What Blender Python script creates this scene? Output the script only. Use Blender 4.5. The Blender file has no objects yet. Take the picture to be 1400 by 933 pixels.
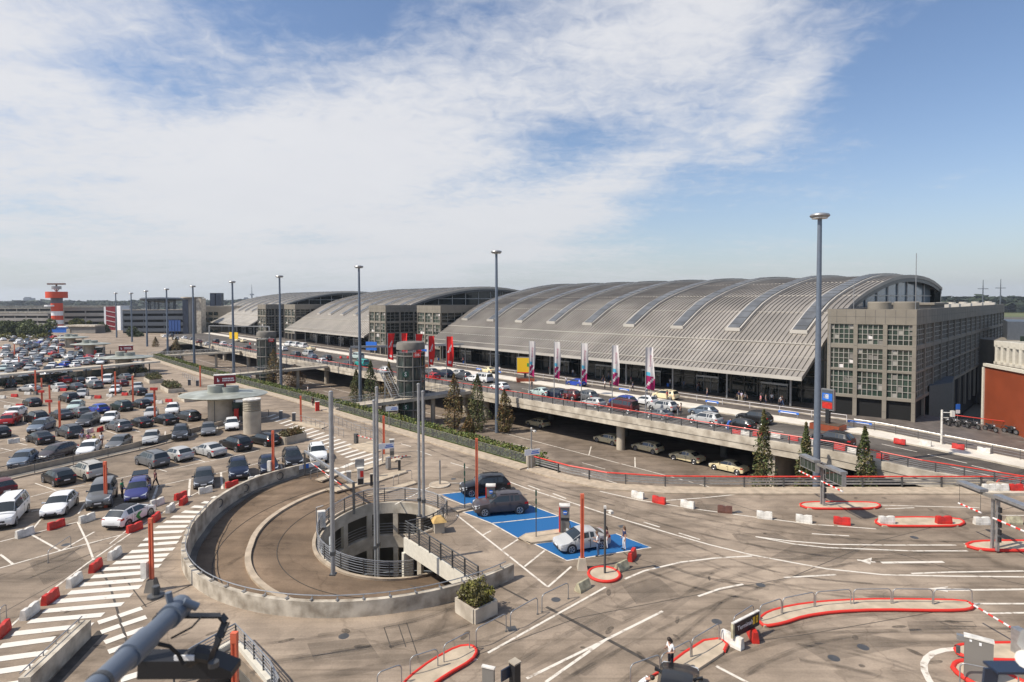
import bpy, bmesh, math, random
from mathutils import Vector, Matrix, noise
random.seed(7)
scene = bpy.context.scene
COL = scene.collection
PI = math.pi
# ---------------------------------------------------------------- camera model (reference measurements -> world)
F, H = 800.0, 17.8                       # focal length in photo pixels, eye height above the parking deck
PT, RL = math.radians(1.8), math.radians(0.2)
CY = 466.5 - 30.4                        # lens shift
_c, _s, _cr, _sr = math.cos(PT), math.sin(PT), math.cos(RL), math.sin(RL)
def ray(px, py):
    a = (px-700)/F; b = (CY-py)/F
    u = a*_cr+b*_sr; v = -a*_sr+b*_cr
    return (u, _c+v*_s, -_s+v*_c)
def P(px, py, z=0.0):                    # point of the plane z=const
    d = ray(px, py); t = (z-H)/d[2]
    return Vector((d[0]*t, d[1]*t, z))
def PD(px, py, y):                       # point at a distance
    d = ray(px, py); t = y/d[1]
    return Vector((d[0]*t, y, H+d[2]*t))
def PXZ(px, y, z):                       # point at a distance and height on a bearing
    d = ray(px, 440); return Vector((d[0]/d[1]*y, y, z))
# terminal frame: L along the facade (to the left), t into the building
E0 = Vector((42.5, 85.5, 0)); U = Vector((-.656, .755, 0)); W = Vector((.755, .656, 0))
def T(L, t, z=0.0): return E0+U*L+W*t+Vector((0, 0, z))
def LT(p):
    d = Vector((p[0], p[1], 0))-E0; return d.dot(U), d.dot(W)
ZV = 1.2                                 # level of the elevated road
ZL = -4.0                                # level of the lower road

# ---------------------------------------------------------------- materials
def srgb(r, g, b):
    f = lambda c: (c/255/12.92 if c/255 <= .04045 else ((c/255+.055)/1.055)**2.4)
    return (f(r), f(g), f(b), 1)
def mat(name, col, rough=.6, metal=0., var=0., vscale=3., bump=0., bscale=20., spec=.5, col2=None, coat=0., detail=4., trans=False):
    m = bpy.data.materials.new(name); m.use_nodes = True
    nt = m.node_tree; b = nt.nodes['Principled BSDF']
    c = tuple(col)+(1,) if len(col) == 3 else tuple(col)
    b.inputs['Base Color'].default_value = c
    b.inputs['Roughness'].default_value = rough; b.inputs['Metallic'].default_value = metal
    b.inputs['Specular IOR Level'].default_value = spec
    if coat: b.inputs['Coat Weight'].default_value = coat; b.inputs['Coat Roughness'].default_value = .05
    if var or col2 or bump:
        tc = nt.nodes.new('ShaderNodeTexCoord')
    if var or col2:
        n = nt.nodes.new('ShaderNodeTexNoise'); n.inputs['Scale'].default_value = vscale; n.inputs['Detail'].default_value = detail
        nt.links.new(tc.outputs['Object'], n.inputs['Vector'])
        r = nt.nodes.new('ShaderNodeValToRGB'); nt.links.new(n.outputs['Fac'], r.inputs['Fac'])
        k = col2 if col2 else tuple(x*(1-var) for x in c[:3])
        k = tuple(k[:3])+(1,)
        r.color_ramp.elements[0].position = .35; r.color_ramp.elements[0].color = k
        r.color_ramp.elements[1].position = .65; r.color_ramp.elements[1].color = tuple(min(1, x*(1+var*.6)) for x in c[:3])+(1,)
        nt.links.new(r.outputs['Color'], b.inputs['Base Color'])
    if bump:
        n2 = nt.nodes.new('ShaderNodeTexNoise'); n2.inputs['Scale'].default_value = bscale; n2.inputs['Detail'].default_value = 5
        nt.links.new(tc.outputs['Object'], n2.inputs['Vector'])
        bp = nt.nodes.new('ShaderNodeBump'); bp.inputs['Strength'].default_value = bump; bp.inputs['Distance'].default_value = .05
        nt.links.new(n2.outputs['Fac'], bp.inputs['Height']); nt.links.new(bp.outputs['Normal'], b.inputs['Normal'])
    return m
def asphalt(name, base, dark, light, big=.08):
    """worn paving: broad patches, streaks of tyre wear, fine grain, hair cracks"""
    m = bpy.data.materials.new(name); m.use_nodes = True; nt = m.node_tree; N = nt.nodes; L = nt.links
    b = N['Principled BSDF']; b.inputs['Roughness'].default_value = .85; b.inputs['Specular IOR Level'].default_value = .25
    tc = N.new('ShaderNodeTexCoord')
    def nz(scale, detail, dist=0, vec=None, rough=.55):
        n = N.new('ShaderNodeTexNoise'); n.inputs['Scale'].default_value = scale; n.inputs['Detail'].default_value = detail
        n.inputs['Distortion'].default_value = dist; n.inputs['Roughness'].default_value = rough
        L.new(vec or tc.outputs['Object'], n.inputs['Vector']); return n.outputs['Fac']
    def ramp(fac, p0, c0, p1, c1):
        r = N.new('ShaderNodeValToRGB'); r.color_ramp.elements[0].position = p0; r.color_ramp.elements[0].color = tuple(c0)+(1,)
        r.color_ramp.elements[1].position = p1; r.color_ramp.elements[1].color = tuple(c1)+(1,); L.new(fac, r.inputs['Fac']); return r.outputs['Color']
    def mix(fac, a, c, mode='MIX'):
        x = N.new('ShaderNodeMix'); x.data_type = 'RGBA'; x.blend_type = mode
        if isinstance(fac, float): x.inputs['Factor'].default_value = fac
        else: L.new(fac, x.inputs['Factor'])
        L.new(a, x.inputs['A']); L.new(c, x.inputs['B']); return x.outputs['Result']
    c = ramp(nz(big, 6, .6), .36, dark, .62, light)
    mid = ramp(nz(.55, 7, .4), .38, tuple(v*.72 for v in base), .62, tuple(v*1.16 for v in base))
    c = mix(.55, c, mid)
    mp = N.new('ShaderNodeMapping'); mp.inputs['Rotation'].default_value = (0, 0, math.radians(-25)); mp.inputs['Scale'].default_value = (.12, 1.6, 1)
    L.new(tc.outputs['Object'], mp.inputs['Vector'])
    st = ramp(nz(.55, 5, .8, mp.outputs['Vector']), .36, (.66, .66, .66), .56, (1.05, 1.05, 1.05))
    c = mix(.55, c, st, 'MULTIPLY')
    gr = ramp(nz(9, 6), .3, (.8, .8, .8), .7, (1.12, 1.12, 1.12)); c = mix(.6, c, gr, 'MULTIPLY')
    vo = N.new('ShaderNodeTexVoronoi'); vo.feature = 'DISTANCE_TO_EDGE'; vo.inputs['Scale'].default_value = .11
    dn = N.new('ShaderNodeTexNoise'); dn.inputs['Scale'].default_value = .5; dn.inputs['Detail'].default_value = 4; L.new(tc.outputs['Object'], dn.inputs['Vector'])
    va = N.new('ShaderNodeVectorMath'); va.operation = 'MULTIPLY_ADD'; va.inputs[1].default_value = (3, 3, 0)
    L.new(dn.outputs['Color'], va.inputs[0]); L.new(tc.outputs['Object'], va.inputs[2]); L.new(va.outputs[0], vo.inputs['Vector'])
    cr = ramp(vo.outputs['Distance'], .002, (.5, .48, .46), .007, (1, 1, 1)); c = mix(.38, c, cr, 'MULTIPLY')
    bl = ramp(nz(.30, 4, 1.6), .58, (1, 1, 1), .72, (.50, .49, .48)); c = mix(.75, c, bl, 'MULTIPLY')
    sm = ramp(nz(.085, 5, 1.0), .42, (.70, .69, .68), .60, (1.08, 1.08, 1.08)); c = mix(.8, c, sm, 'MULTIPLY')
    mp2 = N.new('ShaderNodeMapping'); mp2.inputs['Rotation'].default_value = (0, 0, math.radians(18)); mp2.inputs['Scale'].default_value = (.06, 2.6, 1); mp2.inputs['Location'].default_value = (7, 3, 0)
    L.new(tc.outputs['Object'], mp2.inputs['Vector'])
    s2 = ramp(nz(.5, 4, 1.2, mp2.outputs['Vector']), .56, (1, 1, 1), .70, (.62, .61, .60)); c = mix(.7, c, s2, 'MULTIPLY')
    L.new(c, b.inputs['Base Color'])
    bp = N.new('ShaderNodeBump'); bp.inputs['Strength'].default_value = .25; bp.inputs['Distance'].default_value = .02
    L.new(nz(30, 5), bp.inputs['Height']); L.new(bp.outputs['Normal'], b.inputs['Normal'])
    return m
def worn_paint(name, col, wear=.42):
    """road paint with worn-through patches"""
    m = bpy.data.materials.new(name); m.use_nodes = True; nt = m.node_tree; b = nt.nodes['Principled BSDF']
    tc = nt.nodes.new('ShaderNodeTexCoord'); n = nt.nodes.new('ShaderNodeTexNoise'); n.inputs['Scale'].default_value = 1.7; n.inputs['Detail'].default_value = 10; n.inputs['Roughness'].default_value = .72
    nt.links.new(tc.outputs['Object'], n.inputs['Vector']); r = nt.nodes.new('ShaderNodeValToRGB'); nt.links.new(n.outputs['Fac'], r.inputs['Fac'])
    e = r.color_ramp.elements; e[0].position = wear-.07; e[0].color = (.27, .21, .155, 1); e[1].position = wear+.05; e[1].color = tuple(col)+(1,)
    nt.links.new(r.outputs['Color'], b.inputs['Base Color']); b.inputs['Roughness'].default_value = .7
    return m
def carpaint():
    m = bpy.data.materials.new('car_paint'); m.use_nodes = True; nt = m.node_tree; b = nt.nodes['Principled BSDF']
    oi = nt.nodes.new('ShaderNodeObjectInfo'); nt.links.new(oi.outputs['Color'], b.inputs['Base Color'])
    b.inputs['Roughness'].default_value = .38; b.inputs['Metallic'].default_value = .0; b.inputs['Specular IOR Level'].default_value = .35; b.inputs['Coat Weight'].default_value = .35; b.inputs['Coat Roughness'].default_value = .06
    return m
def objcol(name, rough=.8):
    m = bpy.data.materials.new(name); m.use_nodes = True; nt = m.node_tree; b = nt.nodes['Principled BSDF']
    oi = nt.nodes.new('ShaderNodeObjectInfo'); nt.links.new(oi.outputs['Color'], b.inputs['Base Color']); b.inputs['Roughness'].default_value = rough
    return m
M = {}
M['deck'] = asphalt('deck_paving', (.325, .258, .193), (.25, .197, .146), (.37, .295, .225))
M['ramp'] = asphalt('ramp_paving', (.21, .148, .098), (.14, .098, .064), (.27, .195, .132), .15)
M['road'] = asphalt('road_paving', (.12, .105, .09), (.085, .074, .064), (.17, .15, .13))
M['lowroad'] = asphalt('lower_road_paving', (.215, .17, .13), (.155, .122, .094), (.28, .225, .175))
M['liftglass'] = mat('lift_glass', (.035, .048, .045), .08, var=.4, vscale=.6, spec=.9)
M['leafg'] = mat('broad_leaves', (.15, .175, .045), .7, col2=(.07, .09, .022), vscale=.5)
M['sgreen'] = mat('dark_sign_green', (.015, .07, .045), .5)
M['plaza'] = mat('plaza_tiles', (.13, .11, .095), .55, var=.25, vscale=.8)
M['white'] = worn_paint('road_paint_white', (.66, .605, .52), .43)
M['whitew'] = worn_paint('crossing_paint_white', (.68, .635, .56), .37)
M['blue'] = worn_paint('bay_paint_blue', (.008, .105, .285), .30)
M['bannerblue'] = mat('banner_blue', (.03, .085, .27), .6)
M['joint'] = mat('expansion_joint', (.06, .05, .04), .8, var=.3)
M['patch'] = mat('pale_concrete_paving', (.5, .45, .385), .85, var=.2, vscale=.7, detail=8)
M['conc'] = mat('concrete', (.43, .375, .295), .85, var=.25, vscale=.6, bump=.15, bscale=8, detail=8)
M['concl'] = mat('concrete_light', (.50, .445, .36), .85, var=.25, vscale=.8, bump=.1, bscale=8, detail=8, col2=(.34, .29, .225))
M['concs'] = mat('concrete_stained', (.50, .445, .36), .9, var=.2, vscale=1.1, detail=10, col2=(.25, .21, .16), bump=.15)
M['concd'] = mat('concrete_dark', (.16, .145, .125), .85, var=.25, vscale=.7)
M['kerb'] = mat('kerb_stone', (.42, .34, .25), .85, var=.2, vscale=1.5)
M['red'] = worn_paint('red_kerb_paint', (.60, .03, .018), .345)
M['redrail'] = mat('red_rail_paint', (.62, .05, .03), .4, var=.15)
M['redp'] = mat('red_plastic', (.58, .024, .016), .5, var=.15, vscale=2.2, detail=9, col2=(.34, .022, .016))
M['whitep'] = mat('white_plastic', (.72, .69, .63), .5, var=.12, vscale=2.2, detail=10, col2=(.48, .45, .40))
M['brownp'] = mat('brown_plastic', (.12, .05, .035), .6, var=.2)
M['yellowc'] = mat('weathered_concrete', (.50, .46, .31), .9, col2=(.28, .25, .17), vscale=3, detail=8)
M['orange'] = mat('orange_post_paint', (.64, .135, .065), .5, var=.15, vscale=1.2)
M['steel'] = mat('galvanised_steel', (.36, .36, .36), .4, .6, var=.15, vscale=4)
M['steeld'] = mat('dark_steel', (.1, .1, .1), .45, .4, var=.15)
M['steelb'] = mat('mast_paint', (.15, .18, .225), .45, .3, var=.08)
M['polep'] = mat('pole_steel', (.38, .385, .39), .4, .5, var=.1)
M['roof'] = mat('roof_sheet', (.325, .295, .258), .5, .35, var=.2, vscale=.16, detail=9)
M['roofm'] = mat('roof_sheet_hazed', (.43, .39, .335), .45, .3, var=.1, vscale=.2)  # roof sheet lightened to paint in haze and glancing reflection
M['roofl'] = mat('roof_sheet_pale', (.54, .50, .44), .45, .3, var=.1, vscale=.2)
M['sky'] = mat('skylight_glass', (.12, .125, .13), .42, 0, var=.3, vscale=.35, spec=.6)
M['islpav'] = mat('island_paving', (.46, .375, .27), .85, var=.2, vscale=1.2, detail=8)
M['pale'] = mat('pale_median_paving', (.64, .585, .50), .85, var=.12, vscale=.5, detail=8)
M['glassd'] = mat('facade_glass', (.012, .018, .017), .06, spec=.6)
M['gableglass'] = mat('gable_glass', (.20, .25, .29), .12, spec=.9, var=.2, vscale=.2)  # bluish base colour paints in the reflected sky
M['glassg'] = mat('office_glass', (.035, .055, .042), .05, spec=.9, var=.5, vscale=.4)
M['stone'] = mat('facade_panel', (.215, .19, .152), .75, var=.1, vscale=.5, bump=.05)
M['stoned'] = mat('facade_panel_grey', (.2, .185, .165), .7, var=.12, vscale=.4)
M['mull'] = mat('mullion', (.34, .32, .28), .5, .2)
M['black'] = mat('black_void', (.006, .006, .006), .9)
M['rubber'] = mat('rubber', (.018, .018, .018), .8)
M['rim'] = mat('wheel_rim', (.38, .38, .39), .3, .8)
M['trim'] = mat('black_trim', (.02, .02, .022), .5)
M['carglass'] = mat('car_glass', (.024, .03, .031), .05, spec=.8)
M['carglass'].node_tree.nodes['Principled BSDF'].inputs['IOR'].default_value = 1.55
M['head'] = mat('headlamp', (.62, .64, .66), .12, .2, spec=.8)
M['tail'] = mat('tail_lamp', (.42, .012, .012), .2, spec=.7)
M['plate'] = mat('number_plate', (.7, .7, .7), .5)
M['paint'] = carpaint()
M['cloth'] = objcol('painted_surface', .75)
M['soil'] = mat('soil', (.09, .06, .04), .95, var=.3)
M['leaf'] = mat('leaves_green', (.085, .105, .028), .7, col2=(.042, .058, .014), vscale=1.1)
M['leafb'] = mat('leaves_olive', (.15, .125, .038), .7, col2=(.075, .066, .02), vscale=.9)
M['leafo'] = mat('leaves_rust', (.24, .14, .05), .75, col2=(.12, .075, .028), vscale=.9)
M['leafy'] = mat('leaves_yellow', (.2, .185, .03), .7, col2=(.10, .10, .02), vscale=.4)
M['hedge'] = mat('hedge_leaves', (.15, .19, .04), .75, col2=(.06, .08, .02), vscale=1.2)
M['wood'] = mat('bark', (.07, .05, .035), .9, var=.3)
M['grass'] = mat('meadow', (.15, .145, .045), .9, col2=(.075, .095, .03), vscale=.012, detail=6)
M['ground'] = mat('open_ground', (.10, .10, .07), .95, col2=(.15, .135, .11), vscale=.02, detail=8)
M['forest'] = mat('far_wood', (.028, .042, .020), .9, col2=(.014, .024, .012), vscale=.05)
M['brick'] = mat('rust_red_cladding', (.25, .052, .018), .6, var=.12, vscale=.4)
M['cream'] = mat('cream_render', (.6, .56, .47), .7, var=.08)
def stain(name, col, amt, scale=.7, lo=.45, hi=.7):
    m = bpy.data.materials.new(name); m.use_nodes = True; nt = m.node_tree; N = nt.nodes; b = N['Principled BSDF']; b.inputs['Base Color'].default_value = tuple(col)+(1,); b.inputs['Roughness'].default_value = .85
    tc = N.new('ShaderNodeTexCoord'); n = N.new('ShaderNodeTexNoise'); n.inputs['Scale'].default_value = scale; n.inputs['Detail'].default_value = 7; nt.links.new(tc.outputs['Object'], n.inputs['Vector'])
    r = N.new('ShaderNodeMapRange'); r.inputs[1].default_value = lo-.15; r.inputs[2].default_value = hi; r.inputs[3].default_value = 0; r.inputs[4].default_value = amt; nt.links.new(n.outputs['Fac'], r.inputs[0]); nt.links.new(r.outputs[0], b.inputs['Alpha'])
    return m
M['tyre'] = stain('tyre_marks', (.07, .058, .047), .25)
M['repair'] = stain('repair_patch', (.15, .122, .095), .3, .5, .3, .6)
M['drip'] = stain('oil_drip', (.06, .05, .04), .45, 2.2, .4, .6)
M['yellow'] = mat('yellow_sign', (.75, .46, .01), .5)
M['signblue'] = mat('blue_sign', (.02, .14, .55), .5)
M['signwhite'] = mat('sign_white', (.78, .78, .78), .5)
M['signred'] = mat('sign_red', (.23, .012, .02), .5)
M['flagred'] = mat('flag_red', (.72, .012, .010), .7)
M['flagwhite'] = mat('flag_white', (.66, .62, .6), .75)
M['magenta'] = mat('flag_magenta', (.36, .005, .10), .7)
M['cyan'] = mat('flag_cyan', (.09, .45, .62), .7)
M['green'] = mat('sign_green', (.01, .25, .05), .5)
M['skin'] = mat('skin', (.42, .24, .17), .6)
M['hair'] = mat('hair', (.03, .02, .014), .6)
M['copper'] = mat('canopy_metal', (.43, .45, .40), .5, .3, col2=(.27, .28, .24), vscale=.6, detail=8)
M['dome'] = mat('ochre_cap', (.48, .31, .11), .8, var=.2)
M['silo'] = mat('silo_clad', (.27, .235, .175), .6, .2, var=.15, vscale=1.)
M['navy'] = mat('dark_blue_glass', (.025, .035, .06), .25, var=.3, vscale=.3)
M['garage'] = mat('garage_concrete', (.27, .255, .235), .8, var=.15, vscale=.2)
M['slate'] = mat('slate_metal', (.10, .112, .13), .45, .3, var=.1)
M['towerred'] = mat('tower_red', (.62, .06, .012), .6)

# ---------------------------------------------------------------- mesh builder
def yrot(a): return Matrix.Rotation(a, 3, 'Z')
class MB:
    def __init__(s): s.v = []; s.f = []; s.m = []
    def add(s, vs, fs, m=0):
        o = len(s.v); s.v += [Vector(v) for v in vs]
        for f in fs: s.f.append(tuple(i+o for i in f)); s.m.append(m)
        return s
    def box(s, c, d, rz=0., m=0):            # c = centre of the base
        x, y, h = d[0]/2, d[1]/2, d[2]; R = yrot(rz); c = Vector(c)
        vs = [c+R @ Vector(p) for p in ((-x, -y, 0), (x, -y, 0), (x, y, 0), (-x, y, 0), (-x, -y, h), (x, -y, h), (x, y, h), (-x, y, h))]
        return s.add(vs, [(3, 2, 1, 0), (4, 5, 6, 7), (0, 1, 5, 4), (1, 2, 6, 5), (2, 3, 7, 6), (3, 0, 4, 7)], m)
    def hexa(s, b, t, m=0):
        return s.add(list(b)+list(t), [(3, 2, 1, 0), (4, 5, 6, 7), (0, 1, 5, 4), (1, 2, 6, 5), (2, 3, 7, 6), (3, 0, 4, 7)], m)
    def bar(s, p, q, w, h, m=0):             # box along p-q, w sideways, h upwards (about the axis)
        p = Vector(p); q = Vector(q); d = q-p
        if d.length < 1e-6: return s
        d.normalize(); side = d.cross(Vector((0, 0, 1)))
        if side.length < 1e-3: side = Vector((1, 0, 0))
        side.normalize(); up = side.cross(d); a = side*w/2; b = up*h/2
        return s.hexa([p-a-b, p+a-b, q+a-b, q-a-b], [p-a+b, p+a+b, q+a+b, q-a+b], m)
    def tube(s, pts, r, n=8, m=0, r2=None, closed=False):
        pts = [Vector(p) for p in pts]; k = len(pts); o = len(s.v); prev = None
        for i, p in enumerate(pts):
            a = pts[max(i-1, 0)]; b = pts[min(i+1, k-1)]
            if closed: a = pts[i-1]; b = pts[(i+1) % k]
            d = (b-a).normalized()
            ref = Vector((0, 0, 1)) if abs(d.z) < .95 else Vector((1, 0, 0))
            if prev is not None: x = (prev-d*prev.dot(d)); x = x.normalized() if x.length > 1e-4 else d.cross(ref).normalized()
            else: x = d.cross(ref).normalized()
            prev = x; y = d.cross(x); rr = r if r2 is None else r+(r2-r)*i/max(1, k-1)
            for j in range(n):
                t = 2*PI*j/n; s.v.append(p+x*math.cos(t)*rr+y*math.sin(t)*rr)
        rng = k if closed else k-1
        for i in range(rng):
            for j in range(n):
                a = o+i*n+j; b = o+i*n+(j+1) % n; c = o+((i+1) % k)*n+(j+1) % n; d = o+((i+1) % k)*n+j
                s.f.append((a, b, c, d)); s.m.append(m)
        if not closed:
            s.f.append(tuple(o+j for j in range(n))[::-1]); s.m.append(m)
            s.f.append(tuple(o+(k-1)*n+j for j in range(n))); s.m.append(m)
        return s
    def cyl(s, c, r, h, n=16, m=0, r2=None):
        c = Vector(c); return s.tube([c, c+Vector((0, 0, h))], r, n, m, r2)
    def lathe(s, c, prof, n=24, m=0, sx=1., sy=1., rz=0.):  # prof: (r, z)
        c = Vector(c); o = len(s.v); R = yrot(rz)
        for (r, z) in prof:
            for j in range(n):
                t = 2*PI*j/n; s.v.append(c+R @ Vector((r*sx*math.cos(t), r*sy*math.sin(t), z)))
        for i in range(len(prof)-1):
            for j in range(n):
                s.f.append((o+i*n+j, o+i*n+(j+1) % n, o+(i+1)*n+(j+1) % n, o+(i+1)*n+j)); s.m.append(m)
        if prof[0][0] > .001: s.f.append(tuple(o+j for j in range(n))[::-1]); s.m.append(m)
        if prof[-1][0] > .001: s.f.append(tuple(o+(len(prof)-1)*n+j for j in range(n))); s.m.append(m)
        return s
    def prism(s, poly, z0, z1, m=0, mt=None):
        n = len(poly); ar = sum(poly[i][0]*poly[(i+1) % n][1]-poly[(i+1) % n][0]*poly[i][1] for i in range(n))
        if ar < 0: poly = poly[::-1]
        vs = [(p[0], p[1], z0) for p in poly]+[(p[0], p[1], z1) for p in poly]
        s.add(vs, [tuple(range(n))[::-1]]+[(i, (i+1) % n, n+(i+1) % n, n+i) for i in range(n)], m)
        o = len(s.v)-2*n; s.f.append(tuple(o+n+i for i in range(n))); s.m.append(m if mt is None else mt)
        return s
    def strip(s, pts, w, z=None, m=0):       # flat ribbon along a ground polyline
        pts = [Vector(p) for p in pts]; k = len(pts); L_ = []; R_ = []
        for i, p in enumerate(pts):
            d = pts[min(i+1, k-1)]-pts[max(i-1, 0)]; d.z = 0; d.normalize(); sd = Vector((-d.y, d.x, 0))*w/2
            zz = Vector((0, 0, (z if z is not None else p.z)-p.z)); L_.append(p+sd+zz); R_.append(p-sd+zz)
        for i in range(k-1): s.add([R_[i], R_[i+1], L_[i+1], L_[i]], [(0, 1, 2, 3)], m)
        return s
    def wall(s, pts, th, z0, z1, m=0, mt=None):   # wall along a polyline; z0/z1 numbers or functions of index
        pts = [Vector(p) for p in pts]; k = len(pts); A = []; B = []
        f0 = z0 if callable(z0) else (lambda i: z0); f1 = z1 if callable(z1) else (lambda i: z1)
        for i, p in enumerate(pts):
            d = pts[min(i+1, k-1)]-pts[max(i-1, 0)]; d.z = 0; d.normalize(); sd = Vector((-d.y, d.x, 0))*th/2
            A.append(p+sd); B.append(p-sd)
        o = len(s.v)
        for i in range(k):
            for q, z in ((B[i], f0(i)), (A[i], f0(i)), (A[i], f1(i)), (B[i], f1(i))): s.v.append(Vector((q.x, q.y, z)))
        for i in range(k-1):
            a = o+4*i; b = a+4
            for f, mm in (((a, a+1, b+1, b), m), ((a+1, a+2, b+2, b+1), m), ((a+2, a+3, b+3, b+2), m if mt is None else mt), ((a+3, a, b, b+3), m)):
                s.f.append(f); s.m.append(mm)
        s.f.append((o, o+3, o+2, o+1)); s.m.append(m); e = o+4*(k-1); s.f.append((e, e+1, e+2, e+3)); s.m.append(m)
        return s
    def mesh(s, name, mats, smooth=0., org=None, fix=True):
        me = bpy.data.meshes.new(name)
        o = Vector(org) if org is not None else Vector((0, 0, 0))
        me.from_pydata([tuple(v-o) for v in s.v], [], s.f)
        if not isinstance(mats, (list, tuple)): mats = [mats]
        for x in mats: me.materials.append(M[x] if isinstance(x, str) else x)
        me.polygons.foreach_set('material_index', s.m)
        if fix:
            b = bmesh.new(); b.from_mesh(me); bmesh.ops.recalc_face_normals(b, faces=b.faces); b.to_mesh(me); b.free()
        if smooth:
            me.polygons.foreach_set('use_smooth', [True]*len(me.polygons)); me.set_sharp_from_angle(angle=math.radians(smooth))
        me.update(); return me
    def obj(s, name, mats, parent=None, smooth=0., fix=True):   # world-coordinate mesh under a thing
        me = s.mesh(name, mats, smooth, org_of(parent), fix)
        return link(name, me, parent)
def org_of(p):
    v = Vector((0, 0, 0))
    while p is not None: v = v+p.location; p = p.parent
    return v
def link(name, me, parent=None, loc=(0, 0, 0), rz=0.):
    o = bpy.data.objects.new(name, me); COL.objects.link(o); o.location = loc; o.rotation_euler = (0, 0, rz)
    if parent is not None: o.parent = parent
    return o
def tag(o, label, cat, group=None):
    o['label'] = label; o['category'] = cat
    if group: o['group'] = group
    return o
def struct(o): o['kind'] = 'structure'; return o
def stuff(o, label=None, cat=None):
    o['kind'] = 'stuff'
    if label: tag(o, label, cat)
    return o
def thing(name, loc, label, cat, group=None, rz=0.):
    o = bpy.data.objects.new(name, None); COL.objects.link(o); o.empty_display_size = .3
    o.location = loc; o.rotation_euler = (0, 0, rz); return tag(o, label, cat, group)
ORD = ['first', 'second', 'third', 'fourth', 'fifth', 'sixth', 'seventh', 'eighth', 'ninth', 'tenth', 'eleventh', 'twelfth', 'thirteenth', 'fourteenth', 'fifteenth', 'sixteenth', 'seventeenth', 'eighteenth', 'nineteenth', 'twentieth']
def nth(i): return ORD[i] if i < 20 else '%dth' % (i+1)
def text_obj(txt, size, mtl, parent, loc, rot, extr=.004, name='lettering', align='CENTER'):
    cu = bpy.data.curves.new(name, 'FONT'); cu.body = txt; cu.size = size; cu.extrude = extr; cu.align_x = align; cu.align_y = 'CENTER'
    cu.resolution_u = 2
    tmp = bpy.data.objects.new('tmp_text', cu); COL.objects.link(tmp)
    dg = bpy.context.evaluated_depsgraph_get(); me = bpy.data.meshes.new_from_object(tmp.evaluated_get(dg)); bpy.data.objects.remove(tmp)
    me.materials.clear(); me.materials.append(M[mtl]); me.name = name
    o = link(name, me, parent); o.location = loc; o.rotation_euler = rot; return o
# ---------------------------------------------------------------- camera, sun, sky
cam = bpy.data.cameras.new('camera'); co = bpy.data.objects.new('camera', cam); COL.objects.link(co)
cam.sensor_width = 36; cam.lens = 36*F/1400; cam.shift_y = -30.4/1400; cam.clip_start = .2; cam.clip_end = 12000
co.matrix_world = Matrix.Translation((0, 0, H)) @ Matrix.Rotation(math.radians(90)-PT, 4, 'X') @ Matrix.Rotation(-RL, 4, 'Z')
scene.camera = co
cam.dof.use_dof = True; cam.dof.focus_distance = 60; cam.dof.aperture_fstop = 2.0
SUN_AZ, SUN_EL = math.radians(-110), math.radians(50)       # azimuth from +Y, clockwise positive
sd = Vector((math.sin(SUN_AZ)*math.cos(SUN_EL), math.cos(SUN_AZ)*math.cos(SUN_EL), math.sin(SUN_EL)))
sl = bpy.data.lights.new('sun', 'SUN'); sl.energy = 4.9; sl.angle = math.radians(.5); sl.color = (1, .925, .81)
so = bpy.data.objects.new('sun', sl); COL.objects.link(so); so.rotation_euler = sd.to_track_quat('Z', 'Y').to_euler(); so.location = (-60, -20, 80)
w = bpy.data.worlds.new('World'); scene.world = w; w.use_nodes = True
nt = w.node_tree; N = nt.nodes; LK = nt.links; bg = N['Background']; bg.inputs['Strength'].default_value = .1
sky = N.new('ShaderNodeTexSky'); sky.sky_type = 'NISHITA'; sky.sun_disc = False; sky.sun_elevation = SUN_EL; sky.sun_rotation = SUN_AZ
sky.air_density = 1.0; sky.dust_density = 1.2; sky.ozone_density = 1.6; sky.altitude = 20
def mth(op, a, b=None, c=None, clamp=False):
    n = N.new('ShaderNodeMath'); n.operation = op; n.use_clamp = clamp
    for i, x in enumerate((a, b, c)):
        if x is None: continue
        if isinstance(x, (int, float)): n.inputs[i].default_value = x
        else: LK.new(x, n.inputs[i])
    return n.outputs[0]
tc = N.new('ShaderNodeTexCoord'); sx = N.new('ShaderNodeSeparateXYZ'); LK.new(tc.outputs['Generated'], sx.inputs[0])
X, Y, Z = sx.outputs
az = mth('MULTIPLY', mth('ARCTAN2', X, Y), 57.2958); el = mth('MULTIPLY', mth('ARCSINE', Z), 57.2958)
zc = mth('ADD', mth('MAXIMUM', Z, 0.), .16)
cv = N.new('ShaderNodeCombineXYZ'); LK.new(mth('DIVIDE', X, zc), cv.inputs[0]); LK.new(mth('DIVIDE', Y, zc), cv.inputs[1])
def skynoise(scale, detail, rough, dist=0., stretch=None):
    n = N.new('ShaderNodeTexNoise'); n.inputs['Scale'].default_value = scale; n.inputs['Detail'].default_value = detail
    n.inputs['Roughness'].default_value = rough; n.inputs['Distortion'].default_value = dist
    if stretch:
        mp = N.new('ShaderNodeMapping'); mp.inputs['Scale'].default_value = stretch[0]; mp.inputs['Rotation'].default_value = (0, 0, math.radians(stretch[1]))
        LK.new(cv.outputs[0], mp.inputs[0]); LK.new(mp.outputs[0], n.inputs['Vector'])
    else: LK.new(cv.outputs[0], n.inputs['Vector'])
    return n.outputs['Fac']
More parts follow.
